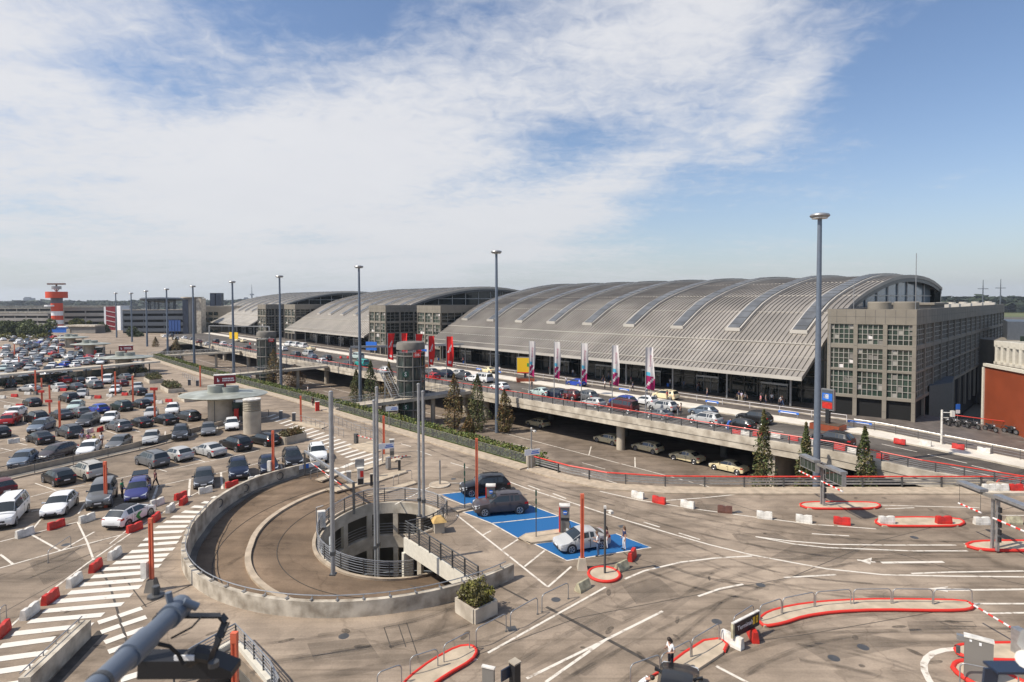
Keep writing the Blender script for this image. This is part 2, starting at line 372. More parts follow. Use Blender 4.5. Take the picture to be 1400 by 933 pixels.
def blob(a0, e0, ra, re, wt, tilt=0.):
    ct, st_ = math.cos(math.radians(tilt)), math.sin(math.radians(tilt))
    da = mth('SUBTRACT', az, a0); de = mth('SUBTRACT', el, e0)
    x = mth('DIVIDE', mth('ADD', mth('MULTIPLY', da, ct), mth('MULTIPLY', de, st_)), ra)
    y = mth('DIVIDE', mth('SUBTRACT', mth('MULTIPLY', de, ct), mth('MULTIPLY', da, st_)), re)
    r2 = mth('ADD', mth('MULTIPLY', x, x), mth('MULTIPLY', y, y))
    return mth('MULTIPLY', mth('EXPONENT', mth('MULTIPLY', r2, -1.)), wt)
BLOBS = [(17, 23.5, 13, 8, .62, 18), (-10, 15.5, 17, 7, .62, 8), (-28, 9.5, 22, 7, .62, 0), (-39, 20.5, 9, 6, .6, 20), (9, 10.5, 11, 2.6, .42, 22), (25, 17.5, 9, 2.4, .40, 48), (36, 23, 7, 1.5, .42, 24), (38, 9.5, 5, .8, .3, 15),
         (0, 7, 20, 3.5, .34, 8), (-12, 3.5, 30, 3, .3, 0), (-60, 20, 18, 20, .5, 0), (25, 5, 9, 1.6, .2, 0),
         (-16, 26, 8, 3.2, -.36, -10), (-32, 17.8, 8, 2.2, -.32, -8), (6, 15, 6.5, 2.6, -.52, 0), (-2, 11.5, 7, 1.2, -.24, 5), (40, 14, 12, 13, -.55, 0), (19, 8, 8, 4.5, -.5, 0), (-19, 5.5, 6, 1.2, -.22, 0), (-36, 6.8, 7, .9, -.2, 0)]
acc = None
for b_ in BLOBS:
    o_ = blob(*b_); acc = o_ if acc is None else mth('ADD', acc, o_)
fb = mth('SUBTRACT', skynoise(1.1, 9, .6, .3), .5); fs = mth('SUBTRACT', skynoise(1.3, 8, .62, .2, ((.55, 2.2, 1), 28)), .5); fr = mth('SUBTRACT', skynoise(13, 5, .62, .6), .5)
dens = mth('ADD', mth('ADD', acc, mth('MULTIPLY', fb, 1.25)), mth('ADD', mth('MULTIPLY', fs, 1.05), mth('MULTIPLY', fr, .75)))
mr = N.new('ShaderNodeMapRange'); mr.interpolation_type = 'SMOOTHSTEP'; LK.new(dens, mr.inputs[0]); mr.inputs[1].default_value = -.20; mr.inputs[2].default_value = .74
cm = mth('MULTIPLY', mr.outputs[0], .97, clamp=True)
shade = N.new('ShaderNodeMix'); shade.data_type = 'RGBA'; LK.new(mth('MULTIPLY', mth('ADD', fb, .45), 1.0, clamp=True), shade.inputs['Factor'])
shade.inputs['A'].default_value = (6.6, 6.75, 7.25, 1); shade.inputs['B'].default_value = (8.0, 8.0, 8.15, 1)
mx = N.new('ShaderNodeMix'); mx.data_type = 'RGBA'; LK.new(cm, mx.inputs['Factor']); LK.new(shade.outputs['Result'], mx.inputs['B'])
sk = N.new('ShaderNodeMix'); sk.data_type = 'RGBA'; sk.blend_type = 'MULTIPLY'; sk.inputs['Factor'].default_value = 1.; sk.inputs['B'].default_value = (1.12, 1.20, 1.32, 1)
LK.new(sky.outputs[0], sk.inputs['A']); LK.new(sk.outputs['Result'], mx.inputs['A'])
hz = N.new('ShaderNodeMix'); hz.data_type = 'RGBA'; hf = mth('MULTIPLY', mth('EXPONENT', mth('MULTIPLY', mth('MAXIMUM', el, 0.), -.17)), .80, clamp=True)
LK.new(hf, hz.inputs['Factor']); LK.new(mx.outputs['Result'], hz.inputs['A']); hz.inputs['B'].default_value = (5.9, 6.15, 6.2, 1)
LK.new(hz.outputs['Result'], bg.inputs['Color'])
scene.view_settings.view_transform = 'Standard'; scene.view_settings.look = 'None'; scene.view_settings.exposure = .12; scene.view_settings.gamma = 1.
scene.render.engine = 'CYCLES'
try:
    scene.cycles.max_bounces = 6; scene.cycles.use_denoising = True
except Exception: pass

# ---------------------------------------------------------------- ground
# apron and meadows to the right of the terminal
for nm, mt_, y0, y1, z in (('apron', 'patch', 205, 330, -4.08), ('meadow', 'grass', 330, 1500, -4.07), ('runway', 'road', 620, 690, -4.05)):
    b = MB(); b.add([(y0*.62, y0, z), (2400, y0, z), (2400, y1, z), (y1*.62, y1, z)], [(0, 1, 2, 3)]); struct(b.obj(nm, mt_))

# ---------------------------------------------------------------- parking deck with the spiral ramp hole
CX, CYc = -10.4, 46.4
def pol(th, r, z=0.): a = math.radians(th); return Vector((CX+r*math.cos(a), CYc+r*math.sin(a), z))
def Ro(th):
    for (a, ra), (b, rb) in zip(((104, 18.4), (125, 18.2), (147, 17.2), (162, 16.0), (180, 14.7), (200, 14.1), (500, 14.1)), ((125, 18.2), (147, 17.2), (162, 16.0), (180, 14.7), (200, 14.1), (500, 14.1), (999, 14.1))):
        if a <= th <= b: return ra+(rb-ra)*(th-a)/(b-a)
    return 14.1
def zr(th): return -max(0., th-118)*.0131
def rin(th):
    th = (th+180) % 360-180
    if th < -60: return 5.1
    if th < -50: return 3.5
    if th < 20: return 3.5+(th+50)/70*1.6
    return 5.1
railpts = [P(*q) for q in ((1320, 668), (1160, 668), (1000, 668), (905, 667), (830, 662), (778, 652), (728, 638), (560, 590), (415, 548), (278, 511.6), (207, 489))]
outer = [(-430, -40), (160, -40), (160, 51), (60, 54.0)]+[(p.x, p.y) for p in railpts]+[(-150, 262), (-205, 345), (-270, 420), (-430, 470)]
hole = [pol(t, Ro(t)-.1) for t in range(122, 311, 4)]+[pol(310, Ro(310)-.1), pol(310, 3.5)]+[pol(t, rin(t)) for t in range(-46, 108, 6)]
STAIR = [P(*q) for q in ((262, 938), (318, 890), (362, 935), (330, 1010), (250, 1010))]
def holed_sheet(out, holes, z, th):
    bm = bmesh.new()
    for loop in [out]+holes:
        vs = [bm.verts.new((p[0], p[1], z)) for p in loop]
        for i in range(len(vs)): bm.edges.new((vs[i], vs[(i+1) % len(vs)]))
    bmesh.ops.triangle_fill(bm, use_beauty=True, edges=bm.edges[:], use_dissolve=False)
    bm.normal_update()
    for f in bm.faces:
        if f.normal.z < 0: f.normal_flip()
    r = bmesh.ops.extrude_face_region(bm, geom=bm.faces[:])
    for v in [e for e in r['geom'] if isinstance(e, bmesh.types.BMVert)]: v.co.z -= th
    bmesh.ops.recalc_face_normals(bm, faces=bm.faces)
    return bm
gm_ = holed_sheet([(4800*math.cos(2*PI*i/64), 4800*math.sin(2*PI*i/64)+300) for i in range(64)], [[(CX+14.3*math.cos(2*PI*i/40), CYc+14.3*math.sin(2*PI*i/40)) for i in range(40)]], -4.12, .03)
me = bpy.data.meshes.new('ground'); gm_.to_mesh(me); gm_.free(); me.materials.append(M['ground']); struct(link('ground', me))
bm = holed_sheet(outer, [hole, STAIR], 0, .55)
me = bpy.data.meshes.new('parking_deck'); bm.to_mesh(me); bm.free(); me.materials.append(M['deck'])
deck = struct(link('parking_deck', me))
# ramp
b = MB(); rr = 10; ths = list(range(104, 404, 4))
for i, t in enumerate(ths):
    ro = Ro(t) if t < 310 else 13.8
    for j in range(rr+1): b.v.append(pol(t, rin(t) if t < 300 else 5.1, 0)*0+pol(t, 5.1+(ro-5.1)*j/rr, zr(t)-.02-.0*j))
n = rr+1
for i in range(len(ths)-1):
    for j in range(rr): b.f.append((i*n+j, i*n+j+1, (i+1)*n+j+1, (i+1)*n+j)); b.m.append(0)
ramp = struct(b.obj('spiral_ramp', 'ramp', smooth=60))
b = MB()
def ringband(b, t0, t1, r0, r1, z0, z1, step=3, m=0):
    f = lambda q: q if callable(q) else (lambda t: q)
    r0, r1, z0, z1 = f(r0), f(r1), f(z0), f(z1); o = len(b.v); k = max(1, int((t1-t0)/step))
    for i in range(k+1):
        t = t0+(t1-t0)*i/k
        b.v += [pol(t, r0(t), z0(t)), pol(t, r1(t), z0(t)), pol(t, r1(t), z1(t)), pol(t, r0(t), z1(t))]
    for i in range(k):
        a = o+4*i; c = a+4
        for x in range(4): b.f.append((a+x, a+(x+1) % 4, c+(x+1) % 4, c+x)); b.m.append(m)
    b.f.append((o, o+1, o+2, o+3)); b.m.append(m); e = o+4*k; b.f.append((e+3, e+2, e+1, e)); b.m.append(m)
ri = lambda t: 10.9-max(0, min(1, (t-132)/60))*1.2
ringband(b, 112, 318, ri, lambda t: ri(t)+.42, lambda t: zr(t)-.2, lambda t: zr(t)+.16)
b.obj('lane_divider_kerb', 'kerb', ramp)
b = MB(); ringband(b, 120, 330, 5.15, 5.4, lambda t: zr(t)-.1, lambda t: zr(t)+.14); b.obj('inner_kerb', 'kerb', ramp)
b = MB(); ringband(b, 122, 330, lambda t: Ro(t)-.75, lambda t: Ro(t)-.3, lambda t: zr(t)-.1, lambda t: zr(t)+.12); b.obj('outer_kerb', 'concd', ramp)
b = MB()
for r_ in (7.9, 12.2):
    ringband(b, 118, 320, r_, r_+.05, lambda t: zr(t)-.05, lambda t: zr(t)+.004)
b.obj('joint_line', 'joint', ramp)
# outer ramp wall
ow = thing('ramp_wall', pol(270, 14.1, 0), 'curved concrete parapet wall around the spiral car ramp, grey and water stained', 'wall')
b = MB(); ringband(b, 122, 318, lambda t: Ro(t)-.3, lambda t: Ro(t), lambda t: min(0, zr(t))-.3, lambda t: .92); b.obj('parapet', 'concs', ow)
b = MB()
for t in range(176, 318, 6):
    p = pol(t, Ro(t)-.15, .98); b.box(p, (.28, .10, .04), math.radians(t)); b.box(pol(t, Ro(t)-.27, .98), (.05, .05, .17), math.radians(t))
b.obj('rail_bracket', 'steel', ow)
b = MB(); b.tube([pol(t, Ro(t)-.27, 1.16) for t in range(172, 318, 4)], .03, 6); b.obj('handrail', 'steel', ow)
for t in (138, 152, 166):                                   # lifting rings cast in the inner face
    b = MB(); c_ = pol(t, Ro(t)-.32, .35); a_ = math.radians(t)
    b.tube([c_+Vector((-math.sin(a_), math.cos(a_), 0))*.34*math.cos(k*PI/8)+Vector((0, 0, .34*math.sin(k*PI/8))) for k in range(16)], .045, 6, closed=True); b.obj('cast_ring', 'steeld', ow)
b = MB(); t0, t1 = 123.5, 131
ringband(b, t0, t1, lambda t: Ro(t)-.345, lambda t: Ro(t)-.305, .1, .45); b.obj('notice_strip', 'stoned', ow)
b = MB(); ringband(b, t0+.3, t1, lambda t: Ro(t)-.345, lambda t: Ro(t)-.305, .47, .85); b.obj('notice_panel', 'signwhite', ow)
b = MB(); ringband(b, 127.6, 129.6, lambda t: Ro(t)-.36, lambda t: Ro(t)-.347, .44, .9); b.obj('notice_symbol', 'signblue', ow)
# well structure below the deck
well = thing('ramp_well', (CX, CYc, -7.3), 'round concrete well inside the spiral ramp with dark openings on two levels', 'structure')
zt = lambda t: (0 if t <= 106 else zr(t))-.03
b = MB()
ringband(b, -48, 106, lambda t: rin(t)-.22, lambda t: rin(t)+.25, -1.0, -.03)
ringband(b, 106, 309, 4.88, 5.3, lambda t: zr(t)-1.0, lambda t: zr(t)-.03)
for dz in (-2.95,):
    ringband(b, -48, 250, 4.85, 5.3, lambda t: (zr(t) if t > 106 else 0)*1.0+dz-1.1, lambda t: (zr(t) if t > 106 else 0)*1.0+dz)
b.obj('ring_beam', 'concl', well)
for t in (-46, 12, 38, 64, 90, 116, 142, 168, 194, 240, 285):
    b = MB(); c_ = pol(t, 5.1 if t > 20 or t < -50 else rin(t)+.1, -10.3); b.box(c_, (.42, .42, 10.3+(zt(t) if t > 0 else -.1)-.05), math.radians(t)); b.obj('pillar', 'concl', well)
b = MB()
for zz in (-2.75, -2.5, -2.25, -2.0):
    b.tube([pol(t, 5.15, zz+(zr(t) if t > 106 else 0)) for t in range(14, 230, 6)], .03, 5)
b.obj('inner_rail', 'steel', well)
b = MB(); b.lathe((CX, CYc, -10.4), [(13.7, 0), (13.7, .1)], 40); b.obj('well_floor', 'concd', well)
b = MB()
for i in range(48):
    t0 = 314+i*5; a_, c_ = pol(t0, 13.75, 0), pol(t0+5, 13.75, 0)
    if (t0 % 360) > 300 or (t0 % 360) < 122: b.add([(a_.x, a_.y, -10.3), (c_.x, c_.y, -10.3), (c_.x, c_.y, -.56), (a_.x, a_.y, -.56)], [(0, 1, 2, 3)])
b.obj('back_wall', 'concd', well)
# white beam closing the deck edge
b = MB(); p, q = pol(310, 3.6), pol(310, 13.8); b.wall([p, q], .35, -1.15, -.02); b.wall([p, pol(310, 3.9)], .7, -7.2, -1.1)
edge = tag(b.obj('edge_beam', 'cream', thing('deck_edge_beam', p, 'cream painted straight beam under the railing where the deck crosses the spiral ramp', 'beam')).parent, 'cream painted straight beam under the railing where the deck crosses the spiral ramp', 'beam')

# ---------------------------------------------------------------- lower road and trench
b = MB(); b.add([T(-40, -48, -4.02), T(-40, 8, -4.02), T(300, 8, -4.02), T(300, -60, -4.02)], [(0, 1, 2, 3)]); lowroad = struct(b.obj('lower_road', 'lowroad'))
b = MB()
for t in (-26.5, -33.5, -38): b.strip([T(-20, t), T(210, t)], .16, -4.012)
for k in range(12): b.strip([T(12+k*14, -30), T(16+k*14, -30)], .14, -4.012)
b.strip([T(10, -26.4), T(13, -22.5)], .16, -4.012); b.strip([T(18, -26.4), T(21, -22.5)], .16, -4.012)
b.obj('lane_marking', 'white', lowroad)
b = MB(); b.strip([T(25, -37.5), T(34, -38), T(40, -38.5)], 2.2, -3.85); b.prism([T(20, -36.4), T(27, -36), T(27, -38.5), T(20, -38)], -4.02, -3.86); b.obj('traffic_island', 'kerb', lowroad)
# retaining wall below the deck edge
rw = thing('retaining_wall', P(560, 590), 'concrete retaining wall dropping from the deck edge to the lower road', 'wall')
b = MB(); b.wall([p+Vector((.05, .05, 0)) for p in railpts], .3, -4.1, -.02); b.obj('wall_face', 'concd', rw)
# ---------------------------------------------------------------- elevated road (viaduct)
def zo(L): return -min(1., max(0., (-12-L)/16))*1.0
def PV(px, py, dz=0.):
    z = ZV+dz
    for _ in range(6): p = P(px, py, z); z = ZV+dz+zo(LT(p)[0])
    return p
def te(L):
    pts = ((-75, -8), (-40, -14), (-28, -17.6), (-20, -20.4), (-10, -21.4), (2, -22.1), (37, -23.7), (80, -25), (120, -26.5), (150, -29), (180, -29), (320, -29))
    for (a, ta), (b_, tb) in zip(pts, pts[1:]):
        if a <= L <= b_: return ta+(tb-ta)*(L-a)/(b_-a)
    return -29
Ls = [-60, -50, -40, -35, -28, -24, -20, -16, -12, -8, 0, 10, 20, 30, 40, 50, 60, 70, 80, 95, 110, 125, 140, 160, 180, 200, 230, 260, 300]
via = struct(thing('elevated_road', T(30, -10, ZV), 'x', 'x')); del via['label']; del via['category']
def band(t0, t1, z0, z1, m, name, par=via, Lr=Ls):
    f0 = t0 if callable(t0) else (lambda L: t0); f1 = t1 if callable(t1) else (lambda L: t1); b = MB(); o = 0
    for L in Lr: b.v += [T(L, f0(L), z0+zo(L)), T(L, f1(L), z0+zo(L)), T(L, f1(L), z1+zo(L)), T(L, f0(L), z1+zo(L))]
    for i in range(len(Lr)-1):
        a = 4*i; c = a+4
        for x in range(4): b.f.append((a+x, a+(x+1) % 4, c+(x+1) % 4, c+x)); b.m.append(0)
    b.f += [(0, 1, 2, 3), tuple(len(b.v)-k for k in (1, 2, 3, 4))]; b.m += [0, 0]
    return b.obj(name, m, par)
band(lambda L: te(L)+.55, -9.4, ZV-.5, ZV, 'road', 'carriageway')
band(-9.4, -5.6, ZV-.5, ZV+.13, 'pale', 'median_pavement')
band(-5.6, -.9, ZV-.5, ZV, 'plaza', 'inner_carriageway')
band(-.9, 11, ZV-.5, ZV+.13, 'plaza', 'forecourt')
band(-1.1, -.9, ZV-.5, ZV+.15, 'concl', 'kerb'); band(-5.75, -5.6, ZV-.5, ZV+.16, 'concl', 'kerb'); band(-9.5, -9.4, ZV-.5, ZV+.16, 'concl', 'kerb')
band(lambda L: te(L)-.1, lambda L: te(L)+.55, ZV-.55, ZV+.3, 'concl', 'parapet_kerb')
band(lambda L: te(L)-.02, lambda L: te(L)+.9, ZV-1.3, ZV-.55, 'concl', 'edge_beam')
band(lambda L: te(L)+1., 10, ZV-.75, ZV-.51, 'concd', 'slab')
for L in (17, 47, 53, 80, 86, 112, 140, 168, 196):
    for k in range(1 if L < 40 else 1):
        b = MB(); b.cyl(T(L, te(L)+2.2, -4.1), .62, 4.1+ZV-.75, 14); b.obj('pier', 'conc', via, 40)
b = MB(); b.wall([T(-5.4, te(0)+.9), T(-5.4, te(0)+8)], .9, -4.1, ZV-.6); b.obj('pier', 'conc', via)
for L in range(5, 210, 17):
    for t in (-13, -4):
        b = MB(); b.cyl(T(L, t, -4.1), .5, 4.1+ZV-.75, 10); b.obj('pier', 'concd', via, 40)
b = MB(); b.wall([T(-30, 4), T(300, 4)], .4, -4.1, ZV-.6); b.obj('rear_wall', 'concd', via)
b = MB()
for k in range(30): 
    L = -12+k*9
    b.strip([T(L, te(L)+6.0, ZV+.006+zo(L)), T(L+4.5, te(L+4.5)+6.0, ZV+.006+zo(L+4.5))], .16)
for t in (-15.2,):
    for k in range(3, 30): b.strip([T(-40+k*9, -14.8, ZV+.008+zo(-40+k*9)), T(-36+k*9, -14.8, ZV+.008+zo(-36+k*9))], .16)
b.strip([T(L, te(L)+1.1, ZV+.007+zo(L)) for L in Ls], .14)
for L0, t0 in ((-22, -12.3), (-17.5, -12.1), (-26, -13), (-24.5, -15.5)): b.strip([T(L0, t0, ZV+.011+zo(L0)), T(L0+3.5, t0+.1, ZV+.011+zo(L0+3.5))], .18)
b.obj('lane_marking', 'white', via)
b = MB(); b.strip([T(-25.5, te(-25.5)+1., ZV+.014+zo(-25.5)), T(-26.2, -9.5, ZV+.014+zo(-26.2))], .4); b.obj('expansion_joint', 'joint', via)

# ---------------------------------------------------------------- railings
POSTCACHE = {}
def railing(name, pts, label, cat, spacing=2., h=1.05, rails=(.25, .5, .75), top='steel', rail='steel', post='steeld', r_top=.045, r=.022, post_w=.08, group=None, toprect=None, maxposts=110):
    pts = [Vector(p) for p in pts]; root = thing(name, pts[0], label, cat, group)
    segs = []; tot = 0
    for a, c in zip(pts, pts[1:]): segs.append((tot, a, c)); tot += (c-a).length
    n = min(maxposts, max(1, round(tot/spacing)))
    pm = POSTCACHE.get((h, post, post_w))
    if pm is None:
        pm = MB().box((0, 0, 0), (post_w, post_w*.6, h)).mesh('post', post); POSTCACHE[(h, post, post_w)] = pm
    for i in range(n+1):
        s_ = tot*i/n; sg = [q for q in segs if q[0] <= s_+1e-6][-1]; d = (sg[2]-sg[1]).normalized(); p = sg[1]+d*(s_-sg[0])
        link('post', pm, root, p-root.location, math.atan2(d.y, d.x)+PI/2)
    up = Vector((0, 0, 1)); b = MB()
    if toprect:
        for a, c in zip(pts, pts[1:]): b.bar(a+up*h, c+up*h, toprect[0], toprect[1])
    else: b.tube([p+up*h for p in pts], r_top, 6)
    b.obj('top_rail', top, root)
    if rails:
        b = MB()
        for q in rails: b.tube([p+up*q*h for p in pts], r, 5)
        b.obj('rails', rail, root)
    return root
railing('viaduct_railing', [T(L, te(L)+.1, ZV+.3+zo(L)) for L in range(-36, 205, 4)], 'long red topped railing on the outer edge of the elevated road', 'railing', 2.25, .95, (.2, .4, .6, .8), 'redrail', 'steel', r_top=.06, r=.028, post_w=.14)
railing('deck_railing', [p+Vector((0, 0, .12)) for p in ([P(1450, 668), P(1385, 668)]+railpts[:7])], 'red topped steel railing on the curved deck edge above the taxi road', 'railing', 3.6, 1.0, None, 'redrail', 'steel', post_w=.16, r_top=.075)
b = MB(); pts_ = [P(1450, 668), P(1385, 668)]+railpts[:7]
for zz, hh in ((.42, .14), (.68, .14), (.9, .1)):
    for a, c in zip(pts_, pts_[1:]): b.bar(a+Vector((0, .06, zz)), c+Vector((0, .06, zz)), .05, hh)
dr = [o for o in COL.objects if o.name == 'deck_railing'][0]; b.obj('crash_rails', 'steel', dr)
b = MB(); b.wall([p+Vector((-.1, -.9, 0)) for p in pts_], 1.9, -.02, .13); b.obj('edge_kerb', 'kerb', dr)
railing('deck_fence', [p+Vector((0, 0, .12)) for p in railpts[6:]], 'green grey horizontal bar fence in front of the hedge along the deck edge', 'fence', 2.6, 1.0, [k/7 for k in range(1, 7)], 'stoned', 'steel', r=.02, r_top=.03, post_w=.08)
df = [o for o in COL.objects if o.name == 'deck_fence'][0]
b = MB(); b.wall([p+Vector((-.75, -.75, 0)) for p in railpts[6:]], 1.7, -.02, .13); b.obj('edge_kerb', 'kerb', df)
b = MB(); p = P(726, 640); b.box(p+Vector((0, .4, 0)), (.9, .5, 1.3), .6); q = b.obj('end_pillar', 'conc', thing('railing_end_pillar', p, 'concrete end pillar between the green fence and the red railing', 'pillar'))
# hedge strip behind the fence
b = MB(); rnd = random.Random(3); hp = railpts[6:]; tot = [(a, c) for a, c in zip(hp, hp[1:])]
nv = Vector((.755, .656, 0))
for a, c in tot:
    ln = (c-a).length; n = int(ln*150)
    for i in range(n):
        f = rnd.random(); q = a+(c-a)*f+nv*rnd.uniform(.3, 2.3); q.z = .1+rnd.random()**.6*1.15*(1-.25*abs(noise.noise(q*.35))); s_ = rnd.uniform(.06, .14)
        e1 = Vector((rnd.gauss(0, 1), rnd.gauss(0, 1), rnd.gauss(0, .7))).normalized()*s_; e2 = e1.cross(Vector((rnd.gauss(0, 1), rnd.gauss(0, 1), rnd.gauss(0, 1)))).normalized()*s_*.8
        b.add([q-e1-e2, q+e1-e2, q+e1+e2, q-e1+e2], [(0, 1, 2, 3)], 0 if rnd.random() < .7 else 1)
stuff(b.obj('hedge', ['hedge', 'leafy'], fix=False), 'clipped green ground cover hedge behind the deck fence above the lower road', 'hedge')
b = MB(); b.add([p+nv*.1+Vector((0, 0, -.0)) for p in hp]+[p+nv*5+Vector((0, 0, -3.9)) for p in hp][::-1], [tuple(range(2*len(hp)))]); 
b = MB()
for a, c in tot: b.add([a+nv*.2, c+nv*.2, c+nv*3.4, a+nv*3.4], [(0, 1, 2, 3)]); b.add([a+nv*3.4, c+nv*3.4, c+nv*6-Vector((0, 0, 3.9)), a+nv*6-Vector((0, 0, 3.9))], [(0, 1, 2, 3)])
struct(b.obj('verge', 'hedge'))
# ramp rail around the well
ring = [pol(t, rin(t)+.12, 0) for t in range(20, 108, 8)]+[pol(t, 5.05, zr(t)+.1) for t in range(108, 312, 8)]
railing('well_railing', ring, 'grey horizontal bar railing curving round the spiral ramp well', 'railing', 1.9, 1.15, [.12, .28, .44, .6, .76, .9], 'steel', 'steel', r=.028, post_w=.1, r_top=.04)
railing('deck_edge_railing', [pol(t, rin(t)+.15, 0) for t in range(18, -50, -8)]+[pol(310, 3.6), pol(309, 8), pol(308.5, 13.2)], 'dark bar railing with bent posts on top of the cream edge beam', 'railing', 1.5, 1.2, [.12, .3, .48, .66, .84], 'steeld', 'steeld', 'steeld', r=.022, post_w=.11)
# stairwell railing bottom left
sp = [P(*q) for q in ((238, 935), (262, 915), (322, 880), (345, 905), (370, 935), (382, 960))]
railing('stairwell_railing', sp, 'grey bar railing around the dark stair opening in the foreground', 'railing', 1.2, 1.05, [.2, .36, .52, .68, .84], 'steel', 'steel', r=.022)
b = MB(); b.wall(sp[1:5], .35, -.02, .25); b.obj('kerb', 'cream', [o for o in COL.objects if o.name == 'stairwell_railing'][0])
b = MB(); b.wall([p-Vector((0, 0, 0)) for p in STAIR]+[STAIR[0]], .12, -7, -.56); st_ = struct(b.obj('stairwell', 'concd'))
# ---------------------------------------------------------------- terminal halls
PROF = [(0, 6.3), (1.5, 7.1), (7.1, 10.5), (7.3, 10.75), (10, 12.3), (14.8, 14.95), (18.5, 16.7), (22, 17.9), (26, 19), (30, 19.9), (35, 20.9), (40, 21.7), (45, 22.25), (50, 22.5), (55, 22.55), (60, 22.4), (64, 22.1), (68, 21.6), (71.5, 20.9), (74.5, 20.2)]
def pz(t):
    for (a, za), (b, zb) in zip(PROF, PROF[1:]):
        if a <= t <= b: return za+(zb-za)*(t-a)/(b-a)
    return PROF[-1][1]
def rail_on_roof(b, L, w, h, ts, off=0., m=0):
    o = len(b.v)
    for t in ts:
        z = pz(t)+off; b.v += [T(L-w/2, t, z), T(L+w/2, t, z), T(L+w/2, t, z+h), T(L-w/2, t, z+h)]
    for i in range(len(ts)-1):
        a = o+4*i; c = a+4
        for x in (1, 2, 3): b.f.append((a+x, a+(x+1) % 4, c+(x+1) % 4, c+x)); b.m.append(m)
    b.f.append((o, o+1, o+2, o+3)); b.m.append(m); e = len(b.v)-4; b.f.append((e+3, e+2, e+1, e)); b.m.append(m)
TS = [q[0] for q in PROF]
def hall(L0, L1, label, skys, seam, ncol, dz=0., rm='roof'):
    root = thing('terminal_hall', T((L0+L1)/2, 30, ZV), label, 'terminal building')
    b = MB(); o = 0
    for t, z in PROF: b.v += [T(L0, t, z-.45), T(L1, t, z-.45), T(L1, t, z), T(L0, t, z)]
    for i in range(len(PROF)-1):
        a = 4*i; c = a+4
        for x in range(4): b.f.append((a+x, a+(x+1) % 4, c+(x+1) % 4, c+x)); b.m.append(0)
    b.f += [(0, 1, 2, 3), tuple(len(b.v)-k for k in (1, 2, 3, 4))]; b.m += [0, 0]
    roof = b.obj('roof', rm, root, smooth=30)
    b = MB(); L = L0+.05
    while L <= L1: rail_on_roof(b, L, .12, .19, TS, 0.); L += seam
    b.obj('standing_seam', rm, roof, fix=False)
    b = MB()
    for t in (1.5, 7.2): b.bar(T(L0, t, pz(t)+.14), T(L1, t, pz(t)+.14), .22, .16)
    for t in (4.4, 16, 24, 36): b.bar(T(L0, t, pz(t)+.06), T(L1, t, pz(t)+.06), .12, .12)
    b.bar(T(L0, -.05, 6.1), T(L1, -.05, 6.1), .15, .55)
    b.obj('gutter', 'roofl', roof)
    ts = [t for t in TS if t >= 10 and t < 72]
    for L in skys:
        b = MB(); rail_on_roof(b, L, 2.1, .62, ts); s_ = b.obj('skylight', 'sky', roof, fix=False)
        b = MB()
        for sg in (-1, 1): rail_on_roof(b, L+sg*1.26, .26, .5, ts)
        b.bar(T(L-1.4, 9.85, pz(9.85)+.3), T(L+1.4, 9.85, pz(9.85)+.3), .4, .6); b.obj('skylight_kerb', 'roofl', s_, fix=False)
        b = MB()
        for t in range(11, 70, 2): b.bar(T(L-1.05, t, pz(t)+.64), T(L+1.05, t, pz(t)+.64), .09, .05)
        b.obj('glazing_bar', 'steeld', s_)
    # gable ends
    for Lg in (L0+1.6, L1-1.6):
        b = MB(); vs = [T(Lg, t, z-.5) for t, z in PROF if 8 < t < 72]; n = len(vs)
        vs2 = [T(Lg, t, ZV) for t, z in PROF if 8 < t < 72]
        b.add(vs+vs2, [(i, i+1, n+i+1, n+i) for i in range(n-1)]); gb = b.obj('gable_glazing', 'gableglass' if L0 == 0 else 'glassd', root)
        b = MB(); e = -.12 if Lg < (L0+L1)/2 else .12
        for t in range(12, 72, 6): b.bar(T(Lg+e, t, ZV), T(Lg+e, t, pz(t)-.5), .22, .22)
        for z in (8, 12, 15.5, 18.5): 
            t0 = next(t for t in [q*.5 for q in range(16, 150)] if pz(t)-.6 > z); b.bar(T(Lg+e, t0, z), T(Lg+e, 71.5, z), .2, .22)
        b.obj('gable_frame', 'steel', gb)
        b = MB(); rail_on_roof(b, Lg+(-1.3 if e < 0 else 1.3), .35, -.8, [t for t in TS if t > 8], -.4); b.obj('edge_truss', 'steeld', gb)
    # street front
    b = MB(); b.add([T(L0+1, 8.2, ZV+.13), T(L1-1, 8.2, ZV+.13), T(L1-1, 8.2, 10.2), T(L0+1, 8.2, 10.2)], [(0, 1, 2, 3)]); fr = b.obj('street_glazing', 'glassd', root)
    b = MB(); k = int((L1-L0)/2.4)
    for i in range(k+1):
        L = L0+1+i*(L1-L0-2)/k; b.bar(T(L, 8.1, ZV+.1), T(L, 8.1, 9.5), .1, .16)
    for z in (3.6, 5.6, 7.6): b.bar(T(L0+1, 8.08, z), T(L1-1, 8.08, z), .12, .14)
    b.obj('glazing_frame', 'concd', fr)
    for i in range(int((L1-L0)/12)):
        L = L0+7+i*12; b = MB(); b.box(T(L, 7.2, ZV+.13), (4.2, 1.7, 2.7), math.atan2(U.y, U.x)); dd = b.obj('entrance', 'glassd', root)
        b = MB()
        for sx_ in (-2.1, -.7, .7, 2.1): b.bar(T(L+sx_, 6.3, ZV+.13), T(L+sx_, 6.3, ZV+2.85), .09, .09)
        b.bar(T(L-2.2, 6.3, ZV+2.9), T(L+2.2, 6.3, ZV+2.9), .14, .3); b.obj('door_frame', 'steel', dd)
    for i in range(ncol):
        L = L0+3+i*(L1-L0-6)/(ncol-1); b = MB(); b.cyl(T(L, 3.2, ZV+.1), .17, pz(3.2)-ZV-.5, 8); b.obj('column', 'steel', root, 40)
